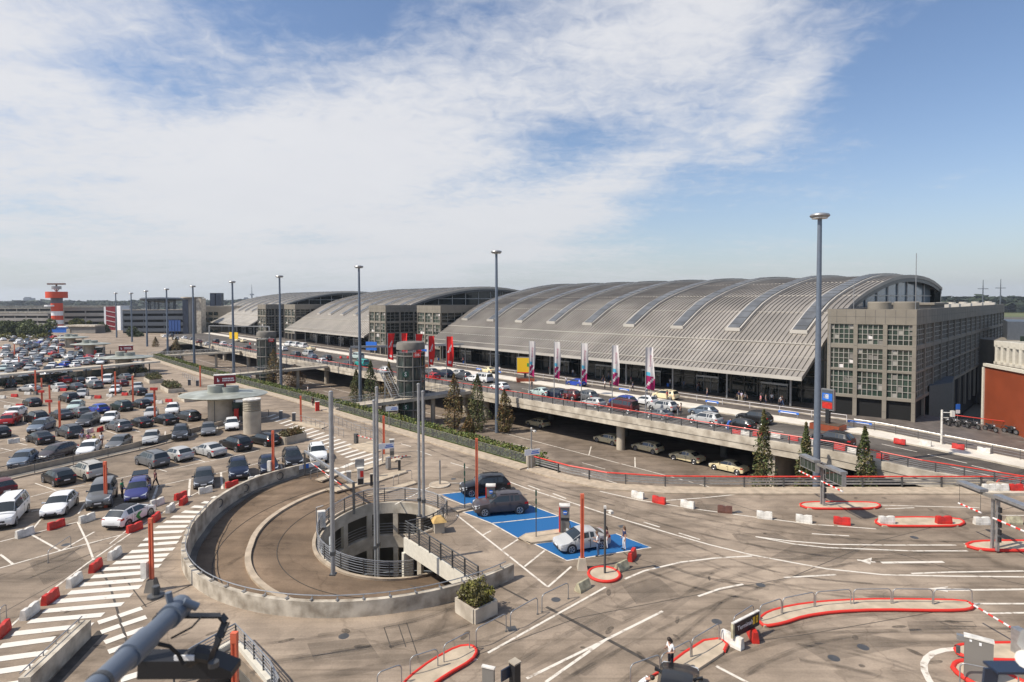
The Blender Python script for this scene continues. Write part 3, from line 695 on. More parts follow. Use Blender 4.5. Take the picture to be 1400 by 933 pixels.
    b = MB(); b.add([T(L0, 73, ZV-5), T(L1, 73, ZV-5), T(L1, 73, pz(73)-.5), T(L0, 73, pz(73)-.5)], [(0, 1, 2, 3)]); b.obj('rear_wall', 'glassd', root)
    return root
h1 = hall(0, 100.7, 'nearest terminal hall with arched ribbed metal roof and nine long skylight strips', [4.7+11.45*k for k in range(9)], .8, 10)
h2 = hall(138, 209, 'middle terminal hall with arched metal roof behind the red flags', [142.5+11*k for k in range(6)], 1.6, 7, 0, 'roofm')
h3 = hall(256, 345, 'farthest terminal hall with a pale arched roof at the left end', [261+11.5*k for k in range(7)], 2.2, 7, 0, 'roofl')  # paler sheet here puts haze and glancing reflection into the roof colour
# steel frame at the rear end of the near roof
b = MB()
for dl in (0, 3):
    for dt in (75.3, 77.5): b.bar(T(1+dl, dt, 8), T(1+dl, dt, 20.6), .18, .18)
for z in (10, 13, 16, 19, 20.5): 
    for dl in (0, 3): b.bar(T(1+dl, 75.3, z), T(1+dl, 77.5, z), .12, .12)
    b.bar(T(1, 77.5, z), T(4, 77.5, z), .12, .12)
tag(b.obj('scaffold_tower', 'steel'), 'thin steel stair frame standing at the rear edge of the near arched roof', 'steel frame')

# ---------------------------------------------------------------- office blocks
def facade(root, o, dv, n, width, rows, zbot, ztop, bays, panes, ground, mwall='stone', pier=.34, gz='glassg'):
    """o: bottom corner, dv along, n outward; rows: list of (z0,z1)"""
    dv = dv.normalized(); n = n.normalized(); bw = width/bays; b = MB(); wd = .35
    R = lambda a, z, out=0.: Vector((o.x, o.y, 0))+dv*a+n*out+Vector((0, 0, z))
    def slab(a0, a1, z0, z1, out=0., th=wd): b.hexa([R(a0, z0, out-th), R(a1, z0, out-th), R(a1, z0, out), R(a0, z0, out)], [R(a0, z1, out-th), R(a1, z1, out-th), R(a1, z1, out), R(a0, z1, out)])
    for i in range(bays+1):
        a = i*bw; pw = pier*(.75 if 0 < i < bays else 1.3); slab(max(0, a-pw), min(width, a+pw), zbot, rows[0][1]+.02)
    zs = sorted([r for r in rows])
    lo = ground
    for (z0, z1) in zs:
        slab(0, width, lo, z0, -.03); lo = z1
    slab(0, width, lo, ztop, .02)
    wall = b.obj('wall', mwall, root)
    b = MB()                                           # panel joints in the parapet
    for i in range(1, bays*3): b.hexa(*[[R(i*bw/3-.04, z, .015), R(i*bw/3+.04, z, .015), R(i*bw/3+.04, z, .028), R(i*bw/3-.04, z, .028)] for z in (lo+.1, ztop-.1)])
    b.hexa(*[[R(.2, z, .015), R(width-.2, z, .015), R(width-.2, z, .028), R(.2, z, .028)] for z in ((lo+ztop)/2-.03, (lo+ztop)/2+.03)])
    for i in range(bays+1):
        a = min(max(i*bw, pier*.6), width-pier*.6)
        for k in range(int((rows[0][1]-zbot)/1.5)): z = rows[0][1]-k*1.5; b.hexa(*[[R(a-pier*.5, zz, .0), R(a+pier*.5, zz, .0), R(a+pier*.5, zz, .012), R(a-pier*.5, zz, .012)] for zz in (z-.025, z+.025)])
    b.obj('panel_joint', 'concd', wall)
    for ri_, (z0, z1) in enumerate(rows):
        for i in range(bays):
            a0 = i*bw+pier*.75-.05; a1 = (i+1)*bw-pier*.75+.05
            g_ = MB(); g_.add([R(a0, z0-.05, -.28), R(a1, z0-.05, -.28), R(a1, z1+.05, -.28), R(a0, z1+.05, -.28)], [(0, 1, 2, 3)])
            win = g_.obj('window', gz, root)
            f_ = MB(); nx, ny = panes
            for k in range(nx+1):
                a = a0+(a1-a0)*k/nx; f_.hexa(*[[R(a-.045, z, -.27), R(a+.045, z, -.27), R(a+.045, z, -.16), R(a-.045, z, -.16)] for z in (z0, z1)])
            for k in range(ny+1):
                z = z0+(z1-z0)*k/ny; f_.hexa(*[[R(a0, zz, -.268), R(a1, zz, -.268), R(a1, zz, -.17), R(a0, zz, -.17)] for zz in (z-.04, z+.04)])
            f_.obj('frame', 'mull', win)
            rn = random.Random(ri_*31+i*7+bays)
            if bays <= 4 and width > 9:                  # blinds and desks behind the panes, plus reflections painted as flat panels
                for k in range(3):
                    kx = rn.randrange(nx); ky = rn.randrange(ny); aa = a0+(a1-a0)*kx/nx+.06; zz = z0+(z1-z0)*ky/ny+.06
                    s_ = MB(); s_.add([R(aa, zz, -.25), R(aa+(a1-a0)/nx-.12, zz, -.25), R(aa+(a1-a0)/nx-.12, zz+(z1-z0)/ny*rn.uniform(.5, .9), -.25), R(aa, zz+(z1-z0)/ny*rn.uniform(.5, .9), -.25)], [(0, 1, 2, 3)]); s_.obj('blind_reflection', 'flagwhite' if rn.random() < .15 else ('mull' if rn.random() < .5 else 'stoned'), win)
def office(A, dv, width, dd, depth, label, fb, sb, ztop=16.4, zb=None, rows=((11.5, 14.3), (8.0, 10.9), (4.3, 7.7)), fp=(5, 4), sp=(5, 4), side_only=True):
    A = Vector(A); dv = Vector(dv).normalized(); dd = Vector(dd).normalized(); root = thing('office_block', A, label, 'office building')
    zb = ZV+.1 if zb is None else zb; B = A+dv*width; rows = [tuple(r) for r in rows]
    nf = -dd; ns = dv-dd*dv.dot(dd); ns.normalize()
    nf = Vector((dv.y, -dv.x, 0)); nf = nf if nf.dot(dd) < 0 else -nf; nsd = Vector((dd.y, -dd.x, 0)); nsd = nsd if nsd.dot(dv) > 0 else -nsd
    b = MB(); i_ = .45; c = [A+dv*i_+dd*i_, B-dv*i_+dd*i_, B-dv*i_+dd*(depth-.1), A+dv*i_+dd*(depth-.1)]
    b.prism(c, zb-5, ztop-1.2); b.obj('core', 'black', root)
    b = MB(); b.prism([A+dv*.1+dd*.1, B-dv*.1+dd*.1, B-dv*.1+dd*depth, A+dv*.1+dd*depth], ztop-1.0, ztop-.55); b.obj('roof', 'concd', root)
    b = MB(); b.wall([A+dv*.2, A+dv*.2+dd*depth], .4, zb-4, ztop); b.obj('far_wall', 'stoned', root)
    facade(root, A, dv, nf, width, rows, zb-3, ztop, fb, fp, 3.9)
    facade(root, B, dd, nsd, depth, rows, zb-3, ztop, sb, sp, 3.9, 'stone', .34, 'glassd')
    return root, A, B
A_ = Vector((45.6, 84.5, 0)); fd = Vector((.788, -.616, 0)); sdv = Vector((.707, .707, 0))
o1, A1, B1 = office(A_, fd, 10.6, sdv, 104, 'large beige panelled office block beside the right end of the near terminal hall', 3, 17)
for L0, wd, t0, dep, lb in ((113.8, 12.5, 5, 45, 'beige office block directly behind the left end of the near hall roof'), (134.5, 10.8, 0, 30, 'beige office block standing next to the red flags beside the middle hall'), (223.2, 12.6, 5, 40, 'beige office block rising over the left end of the middle hall'), (243, 11, 0, 24, 'small beige office block beside the right end of the farthest hall')):
    office(T(L0, t0), -U, wd, W, dep, lb, 3, 6, fp=(3, 3), sp=(3, 3))
# plant on the office roof
def roof_things():
    for (a, d, r, h) in ((5.0, 6, 1.5, 1.9), (7.5, 10, 1.6, 1.9)):
        p = A1+fd*a+sdv*d; b = MB(); b.lathe((p.x, p.y, 15.4), [(r, 0), (r, h), (r*.9, h+.12), (0, h+.12)], 20); yield b, 'rooftop_tank', 'stone', 'pale round tank on the roof of the large office block'
roof_lab = ['pale round tank on the large office roof, nearer its front', 'pale round tank on the large office roof, farther from its front']
for i, (b, nm, mt_, lb) in enumerate(roof_things()): tag(b.obj(nm, mt_, None, 40), roof_lab[i], 'tank', 'round tanks on the office roof')
p = A1+fd*6+sdv*22; b = MB(); b.box((p.x, p.y, 15.4), (7, 11, 1.5), math.atan2(sdv.y, sdv.x)+PI/2); pr = b.obj('penthouse', 'stoned', thing('rooftop_penthouse', p+Vector((0, 0, 15.4)), 'grey plant room with flat pale roof on top of the large office block', 'plant room'))
b = MB(); b.box((p.x, p.y, 16.9), (8, 12, .3), math.atan2(sdv.y, sdv.x)+PI/2); b.obj('roof_slab', 'stone', pr.parent)
for k, (d, a) in enumerate(((34, 8), (40, 8.6), (52, 8.8), (70, 8.6), (88, 9))):
    p = A1+fd*a+sdv*d; b = MB(); b.box((p.x, p.y, 15.4), (2.2, 2.6, 1.5), .78); b.cyl((p.x, p.y, 16.9), .7, .3, 12); b.box((p.x+1.9, p.y+1.9, 15.4), (1.2, 1.4, 1.0), .78)
    tag(b.obj('air_handler', 'roofl'), 'white air handling unit on the large office roof, %s counted from the street corner' % nth(k), 'ventilator', 'ventilation units on the office roof')
for k, (a, d) in enumerate(((2.5, 3), (9.0, 8))):
    p = A1+fd*a+sdv*d; b = MB(); b.cyl((p.x, p.y, 15.4), .05, 9 if k else 5, 6); tag(b.obj('antenna_mast', 'steel'), ['short thin antenna mast on the large office roof near its left corner', 'tall thin antenna mast on the large office roof'][k], 'antenna')
# grey annexes and the rust red building on the right
b = MB(); b.prism([(60.5, 84.5), (66.5, 88), (72, 95), (64, 96)], ZV-3, 5.2); tag(b.obj('annex', 'slate'), 'low grey metal annex between the office block and the rust red building', 'annex')
b = MB(); b.prism([(100, 118), (106, 112), (116, 126), (110, 131)], ZV-4, 13.2); tag(b.obj('link_building', 'slate'), 'small grey blue link building beyond the rust red building', 'building')
rb = thing('clad_building', (64.8, 80.3, ZV), 'rust red clad building with white louvred top storey at the right edge', 'building')
q0 = Vector((65.0, 80.2, 0)); q1 = Vector((60.9, 60.2, 0)); q2 = q1+Vector((40, -12, 0)); q3 = q0+Vector((40, -10, 0))
b = MB(); b.prism([q0, q1, q2, q3], ZV-4, 8.55); b.obj('wall', 'brick', rb)
b = MB(); b.wall([q0+Vector((.05, .05, 0)), q1], .5, 8.55, 8.95); b.box(q0+Vector((-.05, .1, ZV-4)), (.3, .3, 11.2)); b.obj('cornice', 'cream', rb)
d_ = (q1-q0).normalized(); n_ = Vector((.93, -.36, 0)); b = MB()
for k in range(16): b.box(q0+d_*(.9+k*1.25)+n_*1.0+Vector((0, 0, 8.95)), (.55, .5, 2.6), math.atan2(d_.y, d_.x))
b.wall([q0+n_*1+d_*.4, q1+n_*1], .5, 11.3, 12.1); b.wall([q0+n_*1+d_*.4, q1+n_*1], .5, 8.94, 9.3); b.wall([q0+n_*1+d_*.6, q0+n_*30], .4, 8.94, 12.05)
b.obj('louvre_storey', 'cream', rb)
b = MB(); b.prism([q0+n_*1.6+d_*1, q1+n_*1.6, q2, q3], 8.6, 11.2); b.obj('recess', 'black', rb)

# ---------------------------------------------------------------- buildings far left
def zat(y, d, px=150): return H+(413-.0035*(px-0)-y)*d/800
def garage(px0, px1, yt, dep, label, bands=4, skew=0., zt=None, mw='garage', th=16):
    a = PXZ(px0, dep, 0); c = PXZ(px1, dep+skew, 0); ztop = zat(yt, dep) if zt is None else zt
    root = thing('parking_garage', a, label, 'parking garage'); d = (c-a); n = Vector((-d.y, d.x, 0)).normalized()
    b = MB(); b.prism([a+n*1, c+n*1, c+n*th, a+n*th], -4.1, ztop-.8); b.obj('core', 'black', root)
    b = MB(); h = (ztop+4)/bands
    for k in range(bands):
        z = -4+h*(k+1); b.wall([a, c], .5, z-h*.55, z)
        b.prism([a+n*.2, c+n*.2, c+n*th, a+n*th], z-h*.55-.25, z-h*.55)
    b.obj('parapet', mw, root)
    k = max(2, int(d.length/9)); cm_ = MB().box((0, 0, 0), (.6, .6, ztop+3.5)).mesh('column', mw)
    for i in range(k+1): q = a+d*i/k+n*.5; link('column', cm_, root, Vector((q.x, q.y, -4.1))-root.location)
    b = MB(); b.wall([a-n*.1, c-n*.1], .7, ztop, ztop+.25); b.obj('coping', 'concl', root)
    return root
garage(-40, 66, 427, 420, 'long grey parking garage behind the trees at the left edge', 4, -10)
garage(87, 146, 420, 380, 'grey parking garage with dark open decks right of the radar tower', 5, 5)
garage(-90, 160, 418, 520, 'long pale roofed parking garage farthest back at left', 4, 30, mw='concl')
st1 = thing('stair_block', PXZ(155, 368, -4), 'red and white stair block at the end of the parking garage', 'stair tower')
a = PXZ(145, 368, 0); c = PXZ(158, 368, 0); e = PXZ(165, 366, 0)
b = MB(); b.prism([a, c, c+Vector((0, 8, 0)), a+Vector((0, 8, 0))], -4.1, zat(419, 368)); b.obj('red_panel', 'signred', st1)
b = MB(); b.prism([c, e, e+Vector((0, 9, 0)), c+Vector((0, 9, 0))], -4.1, zat(418, 368)); b.prism([a-Vector((1.2, 0, 0)), a+Vector((.0, 0, 0)), a+Vector((0, 8, 0)), a+Vector((-1.2, 8, 0))], -4.1, zat(419, 368)); b.obj('white_shaft', 'signwhite', st1)
b = MB()
for k in range(5): z = -1+k*3.0; b.bar(a+Vector((.3, -.15, z+1.2)), c+Vector((-.2, -.15, z)), .2, .35)
b.obj('stair_flight', 'flagwhite', st1)
g3 = garage(168, 252, 424, 330, 'dark blue glazed parking garage under the round dark roof', 5, 0, mw='slate')
b = MB(); rc = PXZ(222, 345, 0); b.lathe((rc.x, rc.y, 0), [(1.5, zat(414, 345)), (10.5, zat(411, 345)), (11.2, zat(408.5, 345)), (10, zat(407, 345)), (0, zat(406.5, 345))], 32); b.obj('round_roof', 'slate', g3, 30)
for k in range(8): b = MB(); q = rc+Vector((7*math.cos(k*PI/4), 7*math.sin(k*PI/4), 0)); b.cyl((q.x, q.y, 5), .4, zat(411, 345)-5, 8); b.obj('roof_column', 'slate', g3)
tw = PXZ(264, 318, 0); rt = thing('round_stair_tower', (tw.x, tw.y, -4), 'grey round stair tower between the dark blue garage and the farthest hall', 'tower')
b = MB(); b.cyl((tw.x, tw.y, -4.1), 4.6, zat(407.5, 318)+4.1, 24); b.obj('shaft', 'stoned', rt, 40)
b = MB(); b.box((tw.x-1.5, tw.y-4.3, -4), (3, .8, zat(410, 318)+4)); b.obj('glass_strip', 'navy', rt)
b = MB(); b.cyl((tw.x, tw.y, zat(407.5, 318)), 5.6, .5, 24); b.box((tw.x+5, tw.y-1, -4.1), (2.6, 5, zat(407.5, 318)+3.8)); b.obj('cap', 'concl', rt)
a = PXZ(276, 330, 0); b = MB(); b.prism([a, a+Vector((24, 4, 0)), a+Vector((24, 30, 0)), a+Vector((0, 30, 0))], -4.1, zat(419, 330)); q = b.obj('wall', 'stone', thing('low_office', a, 'beige low office building behind the round stair tower', 'office building'))
for k in range(3):
    for j in range(4): b = MB(); b.box(a+Vector((2+k*3, -.1, 0))+Vector((0, 0, 0+j*3.3)), (2.2, .3, 1.9)); b.obj('window', 'glassd', q.parent)
a = PXZ(293, 420, 0); b = MB(); b.box((a.x, a.y, -4), (3.6, 4, zat(401, 420)+4)); b.box((a.x+4.3, a.y, -4), (3.6, 4, zat(401, 420)+4)); b.box((a.x+2.1, a.y+.5, -4), (.8, 3, zat(401, 420)+3.6)); tag(b.obj('chimney_stack', 'navy'), 'dark twin chimney stack rising behind the round stair tower', 'chimney')
a = PXZ(345, 3300, 0); b = MB(); b.tube([(a.x, a.y, -4), (a.x, a.y, 58)], 6, 8, r2=4); b.cyl((a.x, a.y, 52), 11, 8, 10); b.tube([(a.x, a.y, 60), (a.x, a.y, 112)], 2.4, 6, r2=.8); tag(b.obj('television_tower', 'slate'), 'slender television tower standing far away on the horizon', 'tower')
for k, (px, w_, yt) in enumerate(((41, 38, 407.5), (356, 40, 408), (376, 36, 406.5), (338, 20, 409))):
    a = PXZ(px, 3000, 0); b = MB(); b.box((a.x, a.y, -4), (w_, 30, zat(yt, 3000)+6)); b.box((a.x-w_*.2, a.y, -4), (w_*.4, 25, zat(yt, 3000)+11)); tag(b.obj('high_rise', 'slate'), ['stepped high rise on the horizon left of the radar tower', 'blue grey high rise on the horizon right of the television tower', 'rightmost high rise on the left horizon above the far hall roof', 'small high rise left beside the television tower'][k], 'high rise')
# radar tower
rp = PXZ(78.5, 372, -4); rd = thing('radar_tower', rp, 'orange and white banded radar tower with rotating antenna above the car park', 'radar tower'); k_ = 372/800
b = MB(); zc_ = [zat(y, 372) for y in (462, 449, 443, 437, 431, 425, 418, 414, 407)]
for i, (z0, z1) in enumerate(zip(zc_, zc_[1:])): b.add([], []); b.cyl((rp.x, rp.y, z0), 3.15, z1-z0, 16, m=[0, 1, 0, 1, 0, 1, 1, 2][i])
b.obj('shaft', ['signwhite', 'towerred', 'slate'], rd, 40)
b = MB(); b.cyl((rp.x, rp.y, zat(407, 372)), 5.8, zat(398.5, 372)-zat(407, 372), 16); b.obj('gallery', 'towerred', rd, 40)
b = MB(); b.cyl((rp.x-2.5, rp.y, zat(418.5, 372)), 4.5, .9, 12); b.obj('balcony', 'signwhite', rd)
b = MB()
for i in range(4): q = Vector((2.2*math.cos(i*PI/2+.7), 2.2*math.sin(i*PI/2+.7), 0)); b.tube([rp*1+Vector((0, 0, -rp.z+zat(398.5, 372))), Vector((rp.x, rp.y, zat(392, 372)))+q], .3, 6)
b.cyl((rp.x, rp.y, zat(395, 372)), 2.6, 1.9, 12); b.obj('pedestal', 'steel', rd)
b = MB(); b.box((rp.x, rp.y, zat(388.9, 372)), (11, 1.4, .9)); b.cyl((rp.x, rp.y, zat(392, 372)), .5, 1.8, 8); b.obj('antenna', 'brownp', rd)
a = PXZ(63, 340, -4); c = PXZ(91, 340, -4); b = MB(); b.prism([a, c, c+Vector((0, 8, 0)), a+Vector((0, 8, 0))], -4.1, zat(447, 340)); q = b.obj('wall', 'signblue', thing('blue_building', a, 'low dark blue building at the foot of the radar tower', 'building'))
b = MB(); b.prism([a+Vector((-.4, -.4, 0)), c+Vector((.4, -.4, 0)), c+Vector((0, 8, 0)), a+Vector((0, 8, 0))], zat(447, 340), zat(447, 340)+.4); b.obj('roof', 'signwhite', q.parent)
a = PXZ(93, 335, -4); c = PXZ(130, 330, -4); rp_ = thing('pavilion', a, 'white flat roofed glazed pavilion right of the radar tower', 'pavilion'); b = MB(); b.prism([a, c, c+Vector((0, 8, 0)), a+Vector((0, 8, 0))], -4.1, zat(446, 335)); b.obj('wall', 'stoned', rp_)
b = MB(); b.prism([a+Vector((-.6, -1, 0)), c+Vector((.6, -1, 0)), c+Vector((0, 8, 0)), a+Vector((0, 8, 0))], zat(446, 335), zat(444, 335)); b.box(a+Vector((.6, .3, -.1)), (2.2, 2.2, 6.5)); b.obj('roof', 'concl', rp_)
for k in range(6): b = MB(); b.box(a+(c-a)*(.2+k*.14)+Vector((0, -.15, 1)), (1.6, .3, 2.4)); b.obj('window', 'glassd', rp_)
for k, px in enumerate((236, 240, 244, 248)):
    a = PXZ(px-3, 300, 0); b = MB(); b.box((a.x, a.y, zat(453, 300)), (1.2, .4, zat(438, 300)-zat(453, 300))); b.cyl((a.x-.8, a.y, -4), .1, zat(437, 300)+4, 6); tag(b.obj('banner', 'bannerblue'), 'blue vertical banner panel before the dark garage, %s from the left' % nth(k), 'banner', 'blue banners by the dark garage')
for k, (px, w_, h_) in enumerate(((20, 70, 9), (60, 50, 7), (-30, 60, 8), (110, 60, 6), (310, 60, 9))):
    a = PXZ(px, 900+k*60, -4); b = MB(); b.box(a, (w_, 30, h_+4)); q = b.obj('wall', 'stone', thing('far_shed', a, ['pale far shed left of the distant high rise', 'pale far shed just left of the radar tower', 'pale far shed at the left edge of the photo', 'pale far shed right of the radar tower', 'pale far shed beside the chimney stack'][k], 'building'))
    b = MB(); b.box(a+Vector((0, 0, h_+4)), (w_+2, 32, .8)); b.obj('roof', 'concl', q.parent)
# ---------------------------------------------------------------- vehicles
CT = {  # L, halfwidth, height, nose z, belt z, cowl x, screen top x, roof end x, rear glass foot x, its z, sill, wheel r, trunk
 'hatchback': (4.1, .88, 1.48, .76, .93, .95, .28, -1.42, -1.86, .99, .19, .315, 0),
 'sedan':     (4.75, .91, 1.46, .74, .93, 1.05, .33, -.98, -1.66, 1.02, .18, .325, 1),
 'estate':    (4.7, .90, 1.48, .74, .94, 1.10, .38, -1.80, -2.16, 1.00, .18, .325, 0),
 'suv':       (4.6, .93, 1.69, .94, 1.08, 1.00, .40, -1.72, -2.10, 1.12, .26, .365, 0),
 'minivan':   (4.5, .91, 1.66, .86, 1.03, 1.30, .52, -1.82, -2.08, 1.06, .21, .325, 0),
 'van':       (5.0, .96, 1.93, 1.04, 1.16, 1.72, 1.08, -2.26, -2.40, 1.18, .24, .335, 0),
 'off-roader': (4.6, .93, 1.95, 1.12, 1.24, .80, .62, -2.06, -2.18, 1.26, .34, .39, 0),
 'coupe':     (4.0, .85, 1.40, .72, .90, 1.0, .34, -.86, -1.52, .98, .17, .315, 1),
}
def stations(kind):
    L, w, h, ns, bl, cx, wx, rx, bx, bz, g, wr, tr = CT[kind]; f = L/2; md = (wx-.2+rx)/2+.12
    S = [(f, .70, g+.13, ns*.70, .64, ns*.74, ''), (f-.07, .87, g+.05, ns*.85, .73, ns*.89, ''), (f-.30, .975, g, ns*.97, .80, ns+.035, ''), (f-.62, 1, g, ns+.02, .82, ns+.07, ''),
         (cx+.2, 1, g, bl-.06, .84, bl+.015, ''), (cx, 1, g, bl-.02, .84, bl+.075, 'ws'), (wx, 1, g, bl, .745, h-.085, 'win'), (wx-.22, 1, g, bl, .735, h-.03, 'win'),
         (md, 1, g, bl+.01, .73, h, ''), (md-.09, 1, g, bl+.01, .73, h, 'win')]
    if rx < -1.6: m2 = rx+.75; S += [(m2, 1, g, bl+.02, .725, h-.02, ''), (m2-.09, 1, g, bl+.02, .725, h-.025, 'win')]
    S += [(rx+.22, 1, g, bl+.035, .715, h-.055, ''), (rx, .99, g, bl+.045, .70, h-.09, 'rw'), (bx, .955, g+.02, bz-.03, .77, bz+.03, '')]
    if tr: S += [(-f+.2, .94, g+.04, bz-.08, .79, bz-.01, '')]
    S += [(-f+.06, .91, g+.07, bz*.84, .80, bz*.88, ''), (-f, .85, g+.16, .60, .78, .66, '')]
    return S
def car_grid(kind):
    """returns vertices, faces by region"""
    L, w, h, ns, bl, cx, wx, rx, bx, bz, g, wr, tr = CT[kind]; S = stations(kind); V = []; n = None
    for (x, wf, zb, zl, wt, zt, fl) in S:
        hw = w*wf; p = [(hw*.80, zb), (hw*.965, zb+.07), (hw, zb+(zl-zb)*.52), (hw*.975, zl)]
        e = (w*min(wt, wf*.97), zt-.03); b_ = p[3]
        p.append((b_[0]+(e[0]-b_[0])*.10, b_[1]+(e[1]-b_[1])*.10)); p.append((b_[0]+(e[0]-b_[0])*.86, b_[1]+(e[1]-b_[1])*.86)); p.append(e)
        p.append((e[0]*.62, zt+.012)); p.append((0, zt+.02))
        ring = [(x, y, z) for y, z in p]+[(x, -y, z) for y, z in p[-2::-1]]; n = len(ring); V += ring
    R = {'body': [], 'sill': [], 'ws': [], 'rw': [], 'wl': [], 'wr': []}
    for i in range(len(S)-1):
        fl = S[i][6]
        for j in range(n-1):
            q = (i*n+j, (i+1)*n+j, (i+1)*n+j+1, i*n+j+1); jj = j if j < 8 else n-2-j
            k = 'body'
            if jj == 0: k = 'sill'
            if jj == 4 and fl in ('ws', 'win'): k = 'wl' if j < 8 else 'wr'
            if jj >= 6 and fl in ('ws', 'rw'): k = fl
            R[k].append(q)
        R['sill'].append((i*n, i*n+n-1, (i+1)*n+n-1, (i+1)*n))
    e = (len(S)-1)*n
    R['body'].append(tuple(range(n))[::-1]); R['body'].append(tuple(e+j for j in range(n)))
    return V, R
def wheel_mb(r, w=.2, n=18):
    b = MB(); b.tube([(0, -w/2, 0), (0, -w/2+.03, 0), (0, w/2-.03, 0), (0, w/2, 0)], r, n); return b
def car_parts(kind):
    L, w, h, ns, bl, cx, wx, rx, bx, bz, g, wr, tr = CT[kind]; f = L/2; V, R = car_grid(kind); out = {}
    def part(keys, mats): 
        b = MB(); b.add(V, [])
        for m_, k in enumerate(keys):
            for q in R[k]: b.f.append(q); b.m.append(m_)
        used = sorted({i for q in b.f for i in q}); mp = {u: i for i, u in enumerate(used)}; b.v = [b.v[u] for u in used]; b.f = [tuple(mp[i] for i in q) for q in b.f]; return b
    wxs = (f-.86, -f+.80)
    body = part(('body', 'sill'), None)
    for x in wxs:
        for s in (1, -1): body.tube([(x, s*(w-.22), wr), (x, s*(w+.004), wr)], wr+.075, 16, m=1)
    body.box((f-.045, 0, g+.1), (.1, w*1.05, .16), 0, 1)                          # lower grille
    body.box((f-.03, 0, ns*.56), (.08, w*.86, ns*.15), 0, 1)
    body.box((-f+.05, 0, g+.1), (.11, w*1.35, .14), 0, 1)
    mdx = (wx-.2+rx)/2+.075; zm_ = g+(bl-g)*.52
    for s in (1, -1):
        for x in (mdx, cx-.12, rx+.55):
            if x < wxs[1]+wr+.05 and x != mdx: continue
            body.bar((x, s*w*.984, g+.12), (x, s*(w+.001), zm_), .014, .014, 1); body.bar((x, s*(w+.001), zm_), (x, s*w*.98, bl-.02), .014, .014, 1)
        for x in (mdx+.16, mdx-.75): body.bar((x, s*w*.995, bl-.13), (x-.17, s*w*.995, bl-.13), .05, .03, 1)
    if kind in ('suv', 'estate', 'van', 'minivan'):
        for s in (1, -1): body.bar((wx-.3, s*w*.66, h+.015), (rx+.3, s*w*.64, h-.02), .05, .05, 1)
    out['body'] = body.mesh('body', ['paint', 'trim'], 38)
    for k, nm in (('ws', 'windscreen'), ('rw', 'rear_window'), ('wl', 'side_window'), ('wr', 'side_window')): out[k] = part((k,), None).mesh(nm, 'carglass', 30)
    out['wheel'] = wheel_mb(wr).mesh('tyre', 'rubber', 40)
    b = MB()
    for s in (1, -1):
        b.tube([(0, s*.085, 0), (0, s*.104, 0)], wr*.2, 10)
        for k in range(5): a = k*2*PI/5; b.bar((wr*.1*math.cos(a), s*.1, wr*.1*math.sin(a)), (wr*.66*math.cos(a), s*.1, wr*.66*math.sin(a)), wr*.24, .012) if False else b.add([(wr*r_*math.cos(a+o_), s*.106, wr*r_*math.sin(a+o_)) for r_, o_ in ((.12, -.5), (.68, -.2), (.68, .2), (.12, .5))], [(0, 1, 2, 3)])
        b.tube([(wr*.68*math.cos(k*PI/8), s*.1, wr*.68*math.sin(k*PI/8)) for k in range(16)], .022, 5, closed=True)
    out['rim'] = b.mesh('rim', 'rim', 30)
    hx = ns*.80
    for s, nm in ((1, 'hl'), (-1, 'hr')):
        b = MB(); b.hexa([(f+.004, s*w*.46, ns*.66), (f-.058, s*w*.885, ns*.68), (f-.40, s*w*.99, ns*.80), (f-.24, s*w*.5, ns*.66)], [(f-.05, s*w*.46, ns*.88), (f-.10, s*w*.87, ns*.925), (f-.44, s*w*.95, ns*1.02), (f-.24, s*w*.5, ns*1.0)]); out[nm] = b.mesh('headlight', 'head', 30)
        tz = bz*.76; b = MB(); b.hexa([(-f+.40, s*w*.975, tz), (-f+.3, s*w*.7, tz), (-f+.035, s*w*.58, tz), (-f+.05, s*w*.93, tz)], [(-f+.36, s*w*.955, tz+.17), (-f+.3, s*w*.7, tz+.17), (-f+.06, s*w*.62, tz+.15), (-f+.09, s*w*.92, tz+.16)]); out['t'+nm] = b.mesh('tail_light', 'tail', 30)
        b = MB(); b.hexa([(cx-.42, s*w*.9, bl+.06), (cx-.26, s*w*.9, bl+.06), (cx-.22, s*(w+.16), bl+.04), (cx-.34, s*(w+.17), bl+.04)], [(cx-.42, s*w*.9, bl+.10), (cx-.26, s*w*.9, bl+.10), (cx-.24, s*(w+.15), bl+.18), (cx-.34, s*(w+.16), bl+.18)]); out['m'+nm] = b.mesh('mirror', 'paint', 30)
    b = MB(); b.box((f+.005, 0, g+.27), (.02, .5, .11)); out['pf'] = b.mesh('number_plate', 'plate')
    b = MB(); b.box((-f-.002, 0, .56 if not tr else .58), (.02, .5, .11)); out['pr'] = b.mesh('number_plate', 'plate')
    out['pos'] = [(x, s*(w-.10), wr) for x in wxs for s in (1, -1)]
    # one-piece far version
    b = MB(); b.add(V, [])
    for m_, ks in ((0, ('body',)), (1, ('sill',)), (2, ('ws', 'rw', 'wl', 'wr'))):
        for k in ks:
            for q in R[k]: b.f.append(q); b.m.append(m_)
    for p in out['pos']: b.tube([(p[0], p[1]-.1, p[2]), (p[0], p[1]+.11, p[2])], wr, 10, m=1)
    for s in (1, -1):
        b.box((f-.14, s*w*.68, hx-.06), (.22, .32, .13), 0, 3); b.box((-f+.12, s*w*.78, bz*.77), (.24, .3, .16), 0, 4)
    b.box((-f, 0, .56), (.03, .5, .11), 0, 5); b.box((f-.03, 0, g+.1), (.08, w, .16), 0, 1)
    out['far'] = b.mesh('parked_car', ['paint', 'trim', 'carglass', 'head', 'tail', 'plate'], 38)
    return out
PARTS = {k: car_parts(k) for k in CT}
